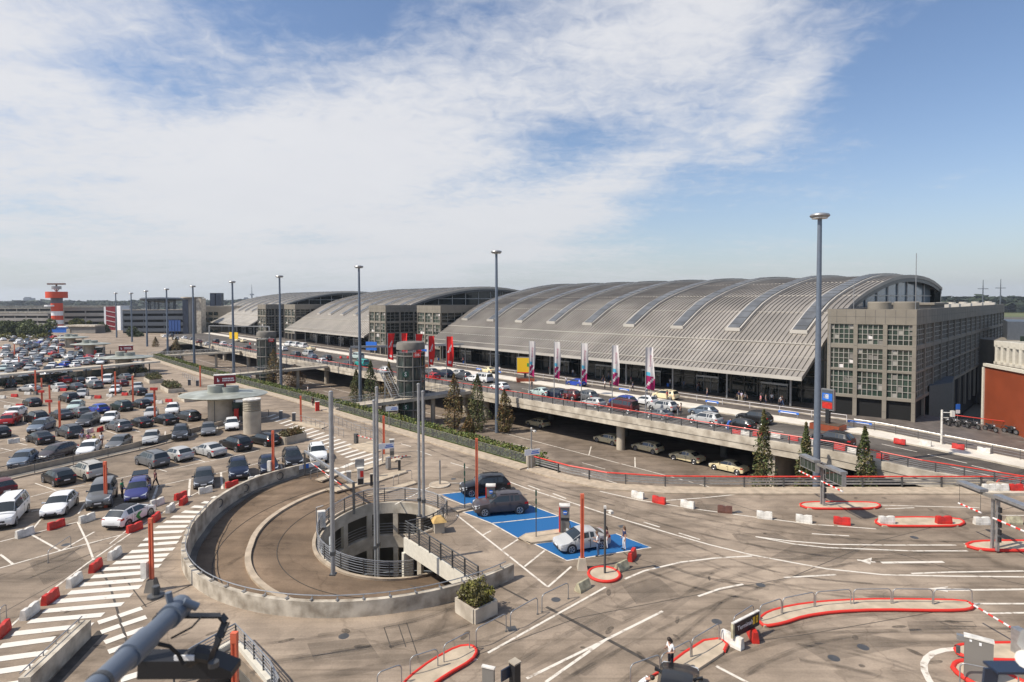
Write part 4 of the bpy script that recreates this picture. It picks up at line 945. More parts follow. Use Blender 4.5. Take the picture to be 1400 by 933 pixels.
COLS = {'white': (.72, .72, .71), 'silver': (.42, .42, .41), 'grey': (.13, .135, .14), 'dark grey': (.05, .053, .058), 'black': (.012, .012, .013), 'dark blue': (.012, .018, .04), 'blue': (.012, .05, .33),
        'red': (.42, .012, .012), 'dark red': (.10, .012, .012), 'cream': (.68, .58, .36), 'silver blue': (.13, .165, .215), 'mauve grey': (.06, .05, .053), 'pale green': (.42, .52, .49), 'teal': (.03, .33, .3), 'brown grey': (.17, .15, .13), 'beige silver': (.40, .38, .34), 'violet blue': (.045, .05, .17), 'dark green': (.02, .035, .03)}
CARS = []
def put_car(kind, col, loc, ang, label, group, near=True, cat=None, name=None):
    p = PARTS[kind]; c = COLS[col]+(1,); cat = cat or 'car'
    nm = name or {'car': 'parked_car', 'taxi': 'taxi', 'van': 'van'}.get(cat, 'parked_car')
    if not near:
        o = link(nm, p['far'], None, loc, ang); o.color = c; tag(o, label, cat, group); return o
    r = thing(nm, loc, label, cat, group, ang)
    o = link('body', p['body'], r); o.color = c
    link('windscreen', p['ws'], r); link('rear_window', p['rw'], r); link('side_window', p['wl'], r); link('side_window', p['wr'], r)
    for q in p['pos']:
        w_ = link('wheel', p['wheel'], r, q); link('rim', p['rim'], w_)
    for s in ('hl', 'hr'):
        link('headlight', p[s], r); link('tail_light', p['t'+s], r); m_ = link('mirror', p['m'+s], r); m_.color = c
    link('number_plate', p['pf'], r); link('number_plate', p['pr'], r)
    return r

# ---------------------------------------------------------------- people
def skin_body(pose):
    """skeleton grown into one continuous body with the Skin modifier"""
    V = []; E = []; Rr = []; Lb = {}
    def v(p, r): V.append(p); Rr.append(r); return len(V)-1
    def e(a, b, lab): E.append((a, b)); Lb[(a, b)] = lab
    lean = {'stand': 0, 'walk': .06, 'bend': .85, 'phone': .05}[pose]
    def up(z, y=0.): d = z-.95; return (0, y+math.sin(lean)*d, .95+math.cos(lean)*d)   # front is +Y
    pel = v((0, 0, .95), .135); wa = v(up(1.12), .12); ch = v(up(1.32), .145); nk = v(up(1.47), .058)
    hx = 0.06 if pose in ('phone', 'bend') else 0.0
    h1_ = v(tuple(Vector(up(1.56))+Vector((0, .02+hx, 0))), .085); h2 = v(tuple(Vector(up(1.68))+Vector((0, .02+hx, 0))), .082)
    e(pel, wa, 'shirt'); e(wa, ch, 'shirt'); e(ch, nk, 'skin'); e(nk, h1_, 'skin'); e(h1_, h2, 'skin')
    for s in (-1, 1):
        hp = v((s*.095, 0, .88), .095)
        st = {'walk': s*.26, 'stand': s*.03, 'bend': 0, 'phone': 0}[pose]
        kn = v((s*.10, st*.55+.02, .48), .062); an = v((s*.105, st-.01, .085), .043); to = v((s*.12, st+.17, .045), .035)
        e(pel, hp, 'trousers'); e(hp, kn, 'trousers'); e(kn, an, 'trousers'); e(an, to, 'shoes')
        sh = v(tuple(Vector(up(1.40))+Vector((s*.185, 0, 0))), .062)
        if pose == 'phone' and s == 1: el_ = (.25, .05, 1.14); wr_ = (.10, .28, 1.22)
        elif pose == 'phone': el_ = (-.27, -.02, 1.12); wr_ = (-.14, .22, 1.08)
        elif pose == 'bend': b0 = Vector(up(1.40)); el_ = (s*.24, b0.y+.05, b0.z-.28); wr_ = (s*.17, b0.y+.18, b0.z-.50)
        else: sw = {'walk': -s*.2, 'stand': .02}.get(pose, 0); el_ = (s*.245, sw*.5-.02, 1.12); wr_ = (s*.265, sw+.06, .88)
        el = v(el_, .044); wr = v(wr_, .03); d = (Vector(wr_)-Vector(el_)).normalized(); hd = v(tuple(Vector(wr_)+d*.07), .036)
        e(ch, sh, 'shirt'); e(sh, el, 'sleeve'); e(el, wr, 'skin'); e(wr, hd, 'skin')
        side = d.cross(Vector((s, .3, 0))).normalized()
        for k, ln in enumerate((.075, .085, .08, .065)):
            o_ = side*(k-1.5)*.021; f1 = v(tuple(Vector(wr_)+d*(.07+.035)+o_), .0095); f2 = v(tuple(Vector(wr_)+d*(.07+ln)+o_+Vector((0, .015, 0))), .008); e(hd, f1, 'skin'); e(f1, f2, 'skin')
        t1 = v(tuple(Vector(wr_)+d*.05+side*.05), .011); t2 = v(tuple(Vector(wr_)+d*.09+side*.058), .009); e(wr, t1, 'skin'); e(t1, t2, 'skin')
    me = bpy.data.meshes.new('person'); me.from_pydata(V, E, []); ob = bpy.data.objects.new('tmp_body', me); COL.objects.link(ob)
    md = ob.modifiers.new('Skin', 'SKIN'); md.use_smooth_shade = True
    for i, q in enumerate(me.skin_vertices[0].data): q.radius = (Rr[i], Rr[i]); q.use_root = (i == 0)
    sb = ob.modifiers.new('Sub', 'SUBSURF'); sb.levels = 1; sb.render_levels = 1
    dg = bpy.context.evaluated_depsgraph_get(); dg.update()
    out = bpy.data.meshes.new_from_object(ob.evaluated_get(dg)); bpy.data.objects.remove(ob)
    out.name = 'person'; out.materials.clear()
    for k in ('skin', 'cloth', 'cloth', 'rubber'): out.materials.append(M[k])
    segs = [(Vector(V[a]), Vector(V[b]), l) for (a, b), l in Lb.items()]
    headc = Vector(V[h2]); 
    for p in out.polygons:
        c = p.center; best = None
        for a, b, l in segs:
            ab = b-a; t = max(0, min(1, (c-a).dot(ab)/ab.length_squared)); d = (a+ab*t-c).length
            if best is None or d < best[0]: best = (d, l, t)
        l = best[1]
        if l == 'sleeve': l = 'shirt' if best[2] < .62 else 'skin'
        if l == 'shirt' and c.z < 1.0 and lean < .5: l = 'trousers'
        p.material_index = {'skin': 0, 'shirt': 1, 'trousers': 2, 'shoes': 3}[l]
    return out, headc, lean+(.35 if pose in ('phone',) else 0)
BODY = {k: skin_body(k) for k in ('stand', 'walk', 'bend', 'phone')}
CM = {}
def clothmat(c):
    k = tuple(round(x, 2) for x in c)
    if k not in CM: CM[k] = mat('clothing', k, .85, var=.15, vscale=6)
    return CM[k]
CCOL = {'white': (.72, .72, .72), 'black': (.015, .015, .017), 'navy': (.02, .03, .09), 'blue': (.03, .1, .38), 'jeans': (.06, .1, .19), 'red': (.5, .02, .02), 'pink': (.65, .2, .26), 'green': (.06, .3, .13), 'grey': (.2, .2, .21), 'maroon': (.09, .02, .03), 'lilac': (.5, .48, .62), 'beige': (.45, .38, .28), 'yellow': (.6, .5, .08)}
HAIRC = {}
def face_mesh(hc, tilt):
    b = MB(); X_ = Matrix.Rotation(-tilt, 3, 'X')
    def ell(c, r, m):
        n = len(b.v); b.lathe((0, 0, 0), [(.02, -1), (.7, -.7), (1, 0), (.7, .7), (.02, 1)], 8, m)
        for i in range(n, len(b.v)): q = b.v[i]; b.v[i] = Vector(hc)+X_ @ (Vector(c)+Vector((q.x*r[0], q.y*r[1], q.z*r[2])))
    for s in (-1, 1): ell((s*.033, .078, -.02), (.014, .008, .008), 1); ell((s*.086, 0, -.03), (.014, .022, .032), 0)
    ell((0, .092, -.045), (.014, .02, .026), 0); ell((0, .08, -.082), (.026, .008, .008), 2)
    return b.mesh('face', ['skin', 'black', 'pinklip'], 60)
M['pinklip'] = mat('lips', (.35, .10, .09), .5)
def hair_mesh(hc, tilt, long):
    b = MB(); X_ = Matrix.Rotation(-tilt-.35, 3, 'X'); n = 14
    prof = [(.02, .118), (.07, .095), (.1, .04), (.104, -.01), (.098, -.05 if not long else -.09)]+([(.085, -.22), (.04, -.26)] if long else [(.07, -.07)])
    b.lathe((0, 0, 0), prof, n)
    b.v = [Vector(hc)+Vector((0, -.012, 0))+X_ @ q for q in b.v]
    return b.mesh('hair', 'hair', 60)
FACE = {k: face_mesh(BODY[k][1], BODY[k][2]) for k in BODY}
HAIR = {(k, l): hair_mesh(BODY[k][1], BODY[k][2], l) for k in BODY for l in (0, 1)}
BM = {}
def put_person(loc, ang, pose, shirt, trou, label, h=1.74, long=0, hair=(.03, .02, .014), group=None):
    key = (pose, shirt, trou)
    if key not in BM:
        me = BODY[pose][0].copy(); me.materials[1] = clothmat(CCOL[shirt]); me.materials[2] = clothmat(CCOL[trou]); BM[key] = me
    o = link('person', BM[key], None, loc, ang); s = h/1.77; o.scale = (s, s, s); tag(o, label, 'person', group)
    link('face', FACE[pose], o); hk = (pose, long, hair)
    if hk not in HAIRC:
        me = HAIR[(pose, long)].copy(); me.materials[0] = mat('hair_tone', hair, .6); HAIRC[hk] = me
    link('hair', HAIRC[hk], o); return o

# ---------------------------------------------------------------- plants
def leaf_cloud(n, fpos, size, seed, mats=2, ratio=.5):
    rn = random.Random(seed); b = MB()
    for i in range(n):
        p = fpos(rn)
        if p is None: continue
        s_ = size*rn.uniform(.55, 1.25); e1 = Vector((rn.gauss(0, 1), rn.gauss(0, 1), rn.gauss(0, .8))).normalized()*s_
        e2 = e1.cross(Vector((rn.gauss(0, 1), rn.gauss(0, 1), rn.gauss(0, 1)))).normalized()*s_*.6; p = Vector(p)
        m_ = 0 if noise.noise(p*1.3+Vector((seed, 0, 0)))+rn.uniform(-.4, .4) > 0 else 1
        b.add([p-e1, p+e2*.9, p+e1, p-e2*.9], [(0, 1, 2, 3)], m_)
    return b
def column_crown(h, r, seed, n=2600):
    def f(rn):
        z = rn.random()**1.25; k = (1-z**2.2)**.9*(.45+.55*min(1, z*5))*(1-.25*z); a = rn.uniform(0, 2*PI)
        lump = .62+.55*noise.noise(Vector((math.cos(a)*1.3, math.sin(a)*1.3, z*h*.55+seed*3)))
        rr = r*k*max(.25, lump+.25)*(rn.random()**.35)
        if noise.noise(Vector((math.cos(a)*2, math.sin(a)*2, z*h*.9+seed)))*1.0 < -.32: return None
        return (rr*math.cos(a), rr*math.sin(a), z*h+.4)
    return leaf_cloud(n, f, .17, seed)
CROWN = {}
def column_tree(loc, h, r, mats, label, seed, group='slim trees along the lower road'):
    t = thing('column_tree', loc, label, 'tree', group)
    b = column_crown(h, r, seed); link('crown', b.mesh('crown', mats, fix=False), t)
    b = MB(); b.tube([(0, 0, 0), (.05, 0, h*.4), (0, .03, h*.92)], .14, 7, r2=.03); rn = random.Random(seed)
    for k in range(14): a = rn.uniform(0, 6.28); z = h*rn.uniform(.12, .8); b.tube([(0, 0, z), (math.cos(a)*r*.5*(1-z/h), math.sin(a)*r*.5*(1-z/h), z+.7)], .03, 4, r2=.01)
    link('trunk', b.mesh('trunk', 'wood'), t); return t
def broad_tree(loc, h, r, mats, label, seed, n=1700, leaf=.55, group='broad trees behind the car park'):
    t = thing('broad_tree', loc, label, 'tree', group); rn0 = random.Random(seed)
    lobes = [(Vector((rn0.gauss(0, r*.4), rn0.gauss(0, r*.4), h*rn0.uniform(.35, .8))), r*rn0.uniform(.35, .6)) for _ in range(9)]
    def f(rn):
        c, q = rn.choice(lobes); d = Vector((rn.gauss(0, 1), rn.gauss(0, 1), rn.gauss(0, 1))).normalized()*q*rn.random()**.4; p = c+d
        return p if p.z > h*.12 else None
    link('crown', leaf_cloud(n, f, leaf, seed).mesh('crown', mats, fix=False), t)
    b = MB(); b.tube([(0, 0, 0), (0, 0, h*.5)], h*.03, 7, r2=h*.015)
    for c, q in lobes[:5]: b.tube([(0, 0, h*.28), tuple(c)], h*.014, 5, r2=.04)
    link('trunk', b.mesh('trunk', 'wood'), t); return t
def bush_mb(lx, ly, h, seed, n=900, leaf=.11):
    def f(rn):
        x = rn.uniform(-1, 1); y = rn.uniform(-1, 1); top = h*(1-.45*(x*x+y*y)/2)*(.75+.5*noise.noise(Vector((x*2+seed, y*2, 0)))); z = top*rn.random()**.6
        sp = 1.0+.25*z/h; return (x*lx*sp, y*ly*sp, z)
    return leaf_cloud(n, f, leaf, seed)
def planter(loc, rz, lx, ly, h, mats, label, seed, bh=1.0, name='planter', n=900, mbox='concl', leaf=.11, group=None):
    t = thing(name, loc, label, 'planter', group, rz)
    b = MB(); b.wall([(-lx/2, -ly/2, 0), (lx/2, -ly/2, 0)], .14, 0, h); b.wall([(-lx/2, ly/2, 0), (lx/2, ly/2, 0)], .14, 0, h); b.wall([(-lx/2, -ly/2+.07, 0), (-lx/2, ly/2-.07, 0)], .14, 0, h-.002); b.wall([(lx/2, -ly/2+.07, 0), (lx/2, ly/2-.07, 0)], .14, 0, h-.002); link('box', b.mesh('box', mbox), t)
    b = MB(); b.box((0, 0, 0), (lx-.16, ly-.16, h-.1)); link('soil', b.mesh('soil', 'soil'), t)
    link('shrub', bush_mb(lx*.44, ly*.44, bh, seed, n, leaf).mesh('shrub', mats, fix=False), t, (0, 0, h-.12)); return t
# ---------------------------------------------------------------- painted markings on the deck
def px_pts(l, z=0.): return [P(a, b, z) for a, b in l]
b = MB(); ZM = .006
LINES = [([(662, 646), (720, 668), (780, 687), (850, 710), (918, 730), (970, 745), (1028, 759), (1130, 778), (1207, 786), (1300, 788), (1400, 789), (1450, 789)], .17),
 ([(722, 664), (738, 670)], .17), ([(756, 675), (774, 682)], .17), ([(880, 714), (902, 721)], .17), ([(928, 729), (957, 738)], .17),
 ([(854, 792), (880, 781), (930, 769), (980, 763), (1028, 760.5)], .17), ([(820, 672), (874, 684), (949, 696), (1034, 707.5), (1113, 717.5), (1140, 719)], .15), ([(910, 684.5), (960, 681), (1010, 676)], .15),
 ([(1145, 719.5), (1198, 723.5)], .15), ([(1033, 734), (1080, 740), (1137, 744.6), (1220, 745.6), (1307, 745.5)], .17), ([(1033, 734), (1085, 744), (1130, 749), (1246, 753.5), (1323, 753.5)], .17),
 ([(1205, 769.6), (1290, 768.5)], .28), ([(1172, 766), (1197, 769)], .2), ([(1072, 790), (1143, 786)], .17), ([(954.5, 815.6), (985, 805), (1016, 799)], .17), 
 ([(720, 928), (806, 886), (906, 836)], .17), ([(746, 933), (828, 875)], .17), ([(667, 893), (828, 803)], .15), ([(600, 928), (628, 912), (652, 901)], .15), ([(979, 911), (1040, 943)], .17),
 ([(1246, 784.5), (1300, 782.5), (1400, 781)], .17), ([(1330, 825.7), (1410, 825.7)], .17), ([(1350, 839), (1410, 838)], .17), ([(1320, 807), (1410, 806)], .2), ([(1285, 806), (1328, 807)], .3), ([(1110, 730), (1161, 733)], .15), ([(1318, 744), (1400, 742)], .15),
 ([(1307, 887.5), (1290, 889), (1276, 893), (1267, 900), (1263, 908), (1264, 918), (1270, 930), (1280, 945)], .3), ([(1203, 691), (1339, 694.5)], .14), ([(1210, 696), (1250, 694.5)], .14), ([(1365, 705), (1410, 705)], .14),
 ([(624.6, 704.7), (680, 748), (749, 803)], .15), ([(749, 803), (781, 775)], .15), ([(660, 732), (671, 726)], .15), ([(687, 751.5), (712.6, 735)], .15), ([(717, 775), (744.6, 753)], .15),
 ([(0, 777), (84, 753), (130, 741), (172, 730), (188, 724)], .15), ([(42.5, 731), (83, 753.5)], .15), ([(83, 753.5), (129, 727.5)], .15), ([(0, 758), (18, 772)], .15), ([(42, 679.5), (77, 670.5), (121, 663), (160, 655), (200, 646)], .13), ([(48, 661), (77, 671)], .13),
 ([(0, 741), (55, 727), (110, 713)], .13), ([(106, 714), (119, 741), (128, 766)], .13), ([(45, 723.5), (56, 710)], .13), ([(107, 703), (116, 688)], .13), ([(43, 699.5), (116, 685)], .13), ([(208, 666.6), (260, 655)], .13), ([(260, 655), (258, 679)], .2), ([(302, 646), (304, 669)], .2), ([(216, 664), (209, 683)], .2),
 ([(260, 655.5), (304, 646), (352, 634), (400, 622)], .13), ([(237, 641), (265, 635), (310, 626), (354, 616)], .13), ([(264, 627), (281, 632)], .13), ([(211, 640), (228, 645)], .13), ([(300, 617), (318, 622)], .13), ([(339, 641), (344, 662)], .16), ([(384, 635), (388, 652)], .16),
 ([(150, 744), (205, 700)], .1), ([(0, 870), (60, 815), (120, 770), (200, 715), (258, 680), (292, 662)], .13), ([(18, 604), (37, 609)], .14), ([(0, 613), (18, 617), (38, 612)], .13), ([(0, 620), (25, 614)], .12), ([(30, 600), (58, 609)], .14), ([(135, 586), (160, 594)], .13), ([(175, 587), (192, 591)], .13), ([(30, 577), (45, 582)], .14),
 ([(100, 597), (60, 609), (30, 614)], .12), ([(205, 588), (235, 584), (262, 580)], .12), ([(225, 601), (226, 590)], .13), ([(264, 597), (263, 587)], .13), ([(297, 590), (297, 580)], .13), ([(8, 542), (38, 548)], .12), ([(0, 548), (40, 557)], .12), ([(145, 548), (158, 538)], .12), ([(90, 529), (105, 534)], .12), ([(125, 560), (135, 552)], .12),
 ([(700, 632), (730, 640)], .14), ([(570, 616), (590, 623)], .14), ([(548, 607), (562, 611)], .14), ([(616, 633), (640, 640)], .14), ([(540, 690), (600, 660), (660, 662)], .13)]
for i_, (pts, w_) in enumerate(LINES): b.strip(px_pts(pts), w_, ZM+i_*.0001)
# direction arrow heads
for tip, l, r in (((1176, 767), (1192, 762.5), (1190, 772)), ((1268, 805), (1296, 802), (1296, 809.5))):
    b.add([P(*tip, ZM+.012), P(*r, ZM+.012), P(*l, ZM+.012)], [(0, 1, 2)])
b.obj('lane_marking', 'white', deck)
# zebra stripes
b = MB()
ST = [(306, 674, 316, 673), (315, 677.5, 321, 676.5), (290, 680, 304, 681), (304, 684, 312, 682.5), (277, 687, 293, 688), (293, 690.5, 303, 689), (263, 693, 283, 694), (284, 696, 295, 694.5), (250, 700, 275, 701), (276, 702.5, 283, 701), (235, 707, 274, 707), (225, 714, 262, 713.5), (214, 721, 256, 720), (204, 729, 251, 727), (197, 738, 247, 735), (190, 746, 243, 742), (178, 755, 238, 751), (168, 763, 230, 759), (156, 770, 224, 766), (141, 779, 219, 774), (126, 789, 203, 783), (111, 800, 198, 793), (94, 811, 192, 803), (75, 823, 180, 814), (60, 836, 168, 826.5), (40, 850, 141, 841), (18, 867, 126, 855), (0, 884, 74, 874), (-12, 903, 64, 893), (-30, 923, 43, 912), (-40, 945, 25, 935),
      (134, 852, 160, 843.5), (163, 842.5, 194, 832), (138, 865, 164, 856), (167, 855, 200, 844), (143, 879, 170, 869), (173, 868, 197, 860), (148, 892, 176, 882), (179, 881, 202, 873), (153, 906, 181, 896), (200, 902, 224, 890), (165, 930, 260, 900)]
for x0, y0, x1, y1 in ST: b.strip([P(x0, y0), P(x1, y1)], .55 if y0 < 830 else .5, ZM+.014)
n = 22
for i in range(n):
    f = i/(n-1); x0 = 364+f*(498-364); y0 = 571+f*(641-571)*(.85+.15*f); dx = 12+f*22; dy = -(4+f*6); b.strip([P(x0, y0), P(x0+dx, y0+dy)], .5, ZM+.014)
for x0, y0, x1, y1 in ((446, 645, 462, 640), (455, 651, 473, 645), (467, 640, 484, 633), (477, 647, 493, 640)): b.strip([P(x0, y0), P(x1, y1)], .6, ZM+.014)
b.obj('crossing_stripe', 'whitew', deck)
# blue charging bays
b = MB(); ZB = .004
bays = [[(603, 676), (648, 671), (657, 676), (690, 682), (655, 697), (634, 690)], [(634, 700), (655, 697), (722, 690), (764, 706), (672, 716)], [(672, 716), (764, 706), (808, 723), (800, 727), (709, 737)], [(730, 744), (760, 741), (826, 733), (842, 730), (890, 749), (775, 767)]]
for q in bays: b.add([P(*p, ZB) for p in q], [tuple(range(len(q)))])
bl = b.obj('charging_bay_paint', 'blue', deck)
b = MB()
for l in ([(597, 677), (634, 690.5), (655, 697)], [(597, 677), (648, 671)], [(722, 690), (764, 706), (808, 723)], [(632, 700.5), (672, 716), (709, 737)], [(632, 700.5), (655, 697)], [(672, 716), (764, 706)], [(709, 737), (800, 727)], [(730, 744), (775, 767), (890, 749), (842, 730)], [(730, 744), (770, 739)]): b.strip(px_pts(l), .13, ZM+.013)
b.obj('bay_outline', 'white', deck)
# joints and repaired seams
b = MB()
for l, w_ in (([(747, 830), (800, 858), (900, 912), (930, 930)], .22), ([(790, 845), (960, 812), (1080, 790), (1200, 740), (1400, 690)], .06), ([(820, 640), (905, 672)], .06), ([(960, 676), (1100, 720), (1300, 778), (1400, 800)], .07), ([(640, 900), (790, 845)], .06), ([(875, 765), (960, 790), (1060, 800)], .05), ([(930, 890), (1100, 868), (1290, 835)], .05), ([(130, 766), (150, 800), (168, 860), (180, 900)], .12), ([(170, 790), (200, 830), (262, 800)], .08), ([(180, 835), (262, 800)], .09), ([(560, 800), (640, 830), (700, 860)], .08), ([(846, 750), (872, 772)], .1), ([(680, 800), (722, 822)], .14), ([(0, 840), (90, 790), (150, 760)], .06), ([(260, 700), (300, 686), (330, 676), (410, 655)], .08),
              ([(525, 858), (570, 850)], .05), ([(532, 885), (585, 872)], .05), ([(525, 858), (535, 887)], .05), ([(545, 855), (555, 885)], .05), ([(556, 852), (572, 900)], .05), ([(1210, 760), (1400, 742)], .04), ([(700, 632), (640, 660)], .05), ([(1280, 850), (1330, 850), (1335, 857), (1300, 856), (1285, 851)], .06)): b.strip(px_pts(l), w_, .0028)
b.obj('joint_line', 'joint', deck)

def arc(l, n=6):                                     # smooth a pixel polyline on the ground
    q = px_pts(l)
    for _ in range(3): q = [q[0]]+[v for a_, c_ in zip(q, q[1:]) for v in (a_*.75+c_*.25, a_*.25+c_*.75)]+[q[-1]]
    return q
b = MB(); rt = random.Random(12); ii = 0
TY = [[(640, 655), (760, 690), (900, 735), (1000, 775), (1100, 800), (1250, 812), (1450, 815)], [(700, 650), (820, 685), (950, 722), (1080, 748), (1250, 765), (1450, 768)], [(830, 680), (1000, 715), (1150, 735), (1450, 738)], [(1450, 870), (1250, 868), (1120, 872), (1000, 905), (900, 960)], [(1450, 850), (1200, 848), (1050, 880), (960, 940)], [(700, 945), (820, 880), (960, 815), (1080, 775), (1200, 752), (1400, 735)], [(640, 930), (760, 860), (880, 800), (1000, 765)], [(300, 900), (420, 885), (560, 868), (680, 820), (760, 770)], [(330, 930), (480, 905), (600, 885), (700, 850)], [(1300, 945), (1180, 905), (1090, 890)], [(0, 800), (90, 765), (170, 735)], [(0, 700), (100, 676), (250, 648), (420, 615)], [(560, 600), (640, 632), (760, 668), (850, 690)], [(1000, 790), (940, 840), (860, 900), (800, 945)], [(880, 770), (960, 800), (1100, 822)], [(0, 735), (60, 722), (130, 706)]]
for l in TY:
    for off in (-.78, .78):
        for rep in range(2):
            ln_ = arc(l); k0 = rt.randrange(0, len(ln_)//3); k1 = len(ln_)-rt.randrange(0, len(ln_)//3); q = ln_[k0:k1]; o_ = off+rt.uniform(-.35, .35); r_ = []
            for i, p in enumerate(q): d = q[min(i+1, len(q)-1)]-q[max(i-1, 0)]; d.normalize(); r_.append(p+Vector((-d.y, d.x, 0))*o_)
            ii += 1; b.strip(r_, rt.uniform(.18, .34), .0012+ii*.00002)
b.obj('tyre_marks', 'tyre', deck)
b = MB()
for i, q in enumerate([[(1085, 745), (1180, 750), (1150, 770), (1050, 764)], [(1180, 815), (1290, 815), (1300, 822), (1200, 821)], [(760, 845), (800, 830), (850, 850), (805, 872)], [(930, 690), (990, 690), (1010, 702), (940, 702)], [(1090, 880), (1190, 868), (1260, 880), (1130, 905)], [(1240, 850), (1310, 848), (1330, 866), (1245, 868)], [(420, 880), (500, 872), (520, 900), (430, 905)], [(640, 640), (690, 648), (660, 662), (610, 650)], [(850, 800), (900, 790), (930, 815), (870, 826)], [(1000, 730), (1060, 728), (1080, 738), (1010, 741)], [(40, 770), (100, 752), (125, 775), (60, 800)], [(1320, 700), (1400, 700), (1400, 709), (1330, 709)], [(690, 690), (730, 684), (760, 700), (720, 708)]]): b.add([P(*p, .0022+i*.00002) for p in q], [(0, 1, 2, 3)])
b.obj('repair_patch', 'repair', deck)
b = MB()
for i in range(60):
    px = rt.uniform(-10, 1410); py = rt.uniform(640, 930)
    if 240 < px < 700 and py < 860: continue
    c = P(px, py); a_ = rt.uniform(.12, .5); e_ = rt.uniform(.06, .2); th = rt.uniform(0, 3); z_ = .0032+i*.00001
    b.add([Vector((c.x+a_*math.cos(k*PI/6)*math.cos(th)-e_*math.sin(k*PI/6)*math.sin(th), c.y+a_*math.cos(k*PI/6)*math.sin(th)+e_*math.sin(k*PI/6)*math.cos(th), z_)) for k in range(12)], [tuple(range(12))])
b.obj('oil_drip', 'drip', deck)
b = MB()
for px, py in ((470, 870), (980, 850), (1140, 900), (760, 820), (1040, 800), (620, 655), (1250, 735), (90, 745), (1180, 885)):
    c = P(px, py, .0045); b.add([Vector((c.x+.28*math.cos(k*PI/10), c.y+.28*math.sin(k*PI/10), .0046)) for k in range(20)], [tuple(range(20))])
for px, py in ((440, 700), (700, 860), (1010, 700), (850, 720)): b.box(P(px, py)+Vector((0, 0, -.05)), (.5, .5, .0545), .3)
b.obj('manhole_cover', 'steeld', deck)

# ---------------------------------------------------------------- kerbed islands
def island(outline, label, red=True, h=.13, z=0., r=.085, cat='traffic island', loop=None):
    pts = px_pts(outline, 0); c = sum(pts, Vector())/len(pts); t = thing('traffic_island', (c.x, c.y, 0), label, cat, 'traffic islands on the deck')
    b = MB(); b.prism(pts, -.01, h); b.obj('paving', 'islpav', t)
    if red:
        q = [p+Vector((0, 0, h-.03)) for p in (px_pts(loop) if loop else pts)]
        def smooth(q, closed):
            o = []; n = len(q)
            for i in range(n if closed else n-1):
                a, c_ = q[i], q[(i+1) % n]; o += [a*.78+c_*.22, a*.22+c_*.78]
            return o if closed else [q[0]]+o[1:-1]+[q[-1]]
        if loop is None: q = smooth(q, True)
        b = MB(); b.tube(q, r, 8, closed=loop is None); b.obj('kerb_edge', 'red', t, 60)
    else:
        b = MB(); b.tube([p+Vector((0, 0, h*.5)) for p in pts], .09, 6, closed=True); b.obj('kerb_edge', 'kerb', t, 60)
    return t
island([(1036, 850), (1050, 839), (1080, 831), (1120, 825.5), (1180, 822), (1250, 822), (1318, 823.5), (1333, 830), (1326, 836), (1290, 837.5), (1200, 836), (1140, 839), (1100, 845), (1070, 855), (1045, 859)], 'longest red edged island carrying silver hoop rails right of the black Terminals sign')
island([(870, 948), (900, 926), (935, 897), (962, 880), (985, 877), (994, 884), (988, 896), (950, 921), (915, 948)], 'red edged island under the standing woman', loop=[(862, 948), (900, 923), (935, 896), (962, 879), (985, 876), (994, 884), (990, 893)])
island([(545, 948), (558, 930), (590, 906), (625, 887), (645, 885), (653, 893), (645, 906), (610, 926), (580, 948)], 'red edged island with hoop rails at the bottom centre left of the grey slab')
cc = P(826, 787)
t_ = thing('traffic_island', cc, 'round red edged island at the foot of the slim camera pole', 'traffic island', 'traffic islands on the deck'); b = MB(); b.cyl(cc-Vector((0, 0, .01)), .95, .13, 28); b.obj('paving', 'islpav', t_); b = MB(); b.tube([cc+Vector((math.cos(k*PI/14), math.sin(k*PI/14), .09)) for k in range(28)], .1, 8, closed=True); b.obj('kerb_edge', 'red', t_, 60)
island([(1092, 692), (1102, 688.5), (1150, 688), (1196, 689), (1205, 693), (1196, 697), (1150, 697.5), (1105, 697)], 'red edged island under the left twin sign gantry', r=.1)
island([(1195, 715), (1205, 710), (1260, 709), (1310, 711), (1320, 716), (1310, 721), (1260, 721.5), (1207, 721)], 'red edged island carrying one white and one red barrier block', r=.1)
island([(1319, 748), (1332, 742.5), (1380, 741.5), (1430, 742), (1440, 755), (1400, 755), (1340, 754)], 'red edged island under the right twin sign gantry', r=.12)
island([(1305, 888), (1316, 884), (1360, 882), (1440, 882), (1440, 907), (1380, 906), (1330, 904), (1310, 897)], 'red edged island below the white and red boom gate at lower right', r=.1)
island([(1302, 918), (1306, 909), (1320, 906), (1345, 913), (1390, 930), (1440, 960), (1380, 962), (1330, 938)], 'slanting red edged island at the lower right corner in front of the grey cabinet', r=.12)
island([(709, 738), (719, 732), (763, 726), (803, 724), (808, 730), (760, 740), (725, 744)], 'pale kerbed charging island below the silver coupe charging post', False)
island([(617, 697), (643, 690), (652, 694), (625, 702)], 'pale kerbed charging island beside the front of the dark grey suv', False)
island([(446, 671), (500, 656), (552, 643.5), (557, 647), (510, 662), (460, 673.5)], 'pale island with red white ticket machine and boom gate at the ramp entry', False)
island([(432, 657), (455, 648.5), (462, 651), (440, 659)], 'small pale island left of the ticket machine island', False)
island([(472, 648), (500, 638), (524, 631), (528, 634), (500, 644)], 'thin pale island with low hoops beside the zebra crossing', False)
island([(475, 611), (510, 604), (520, 617), (512, 621)], 'pale island with a grey boom cabinet before the far lane', False)
island([(500, 680), (535, 668), (566, 659), (570, 662), (530, 674)], 'narrow pale island just behind the spiral ramp railing', False)
island([(522, 630), (530, 624), (543, 624), (549, 627), (540, 632)], 'small rounded pale island under the tall grey ticket column', False)
island([(398, 578), (420, 578), (447, 584), (440, 587), (415, 584)], 'pale island at the foot of the orange post by the far zebra', False)
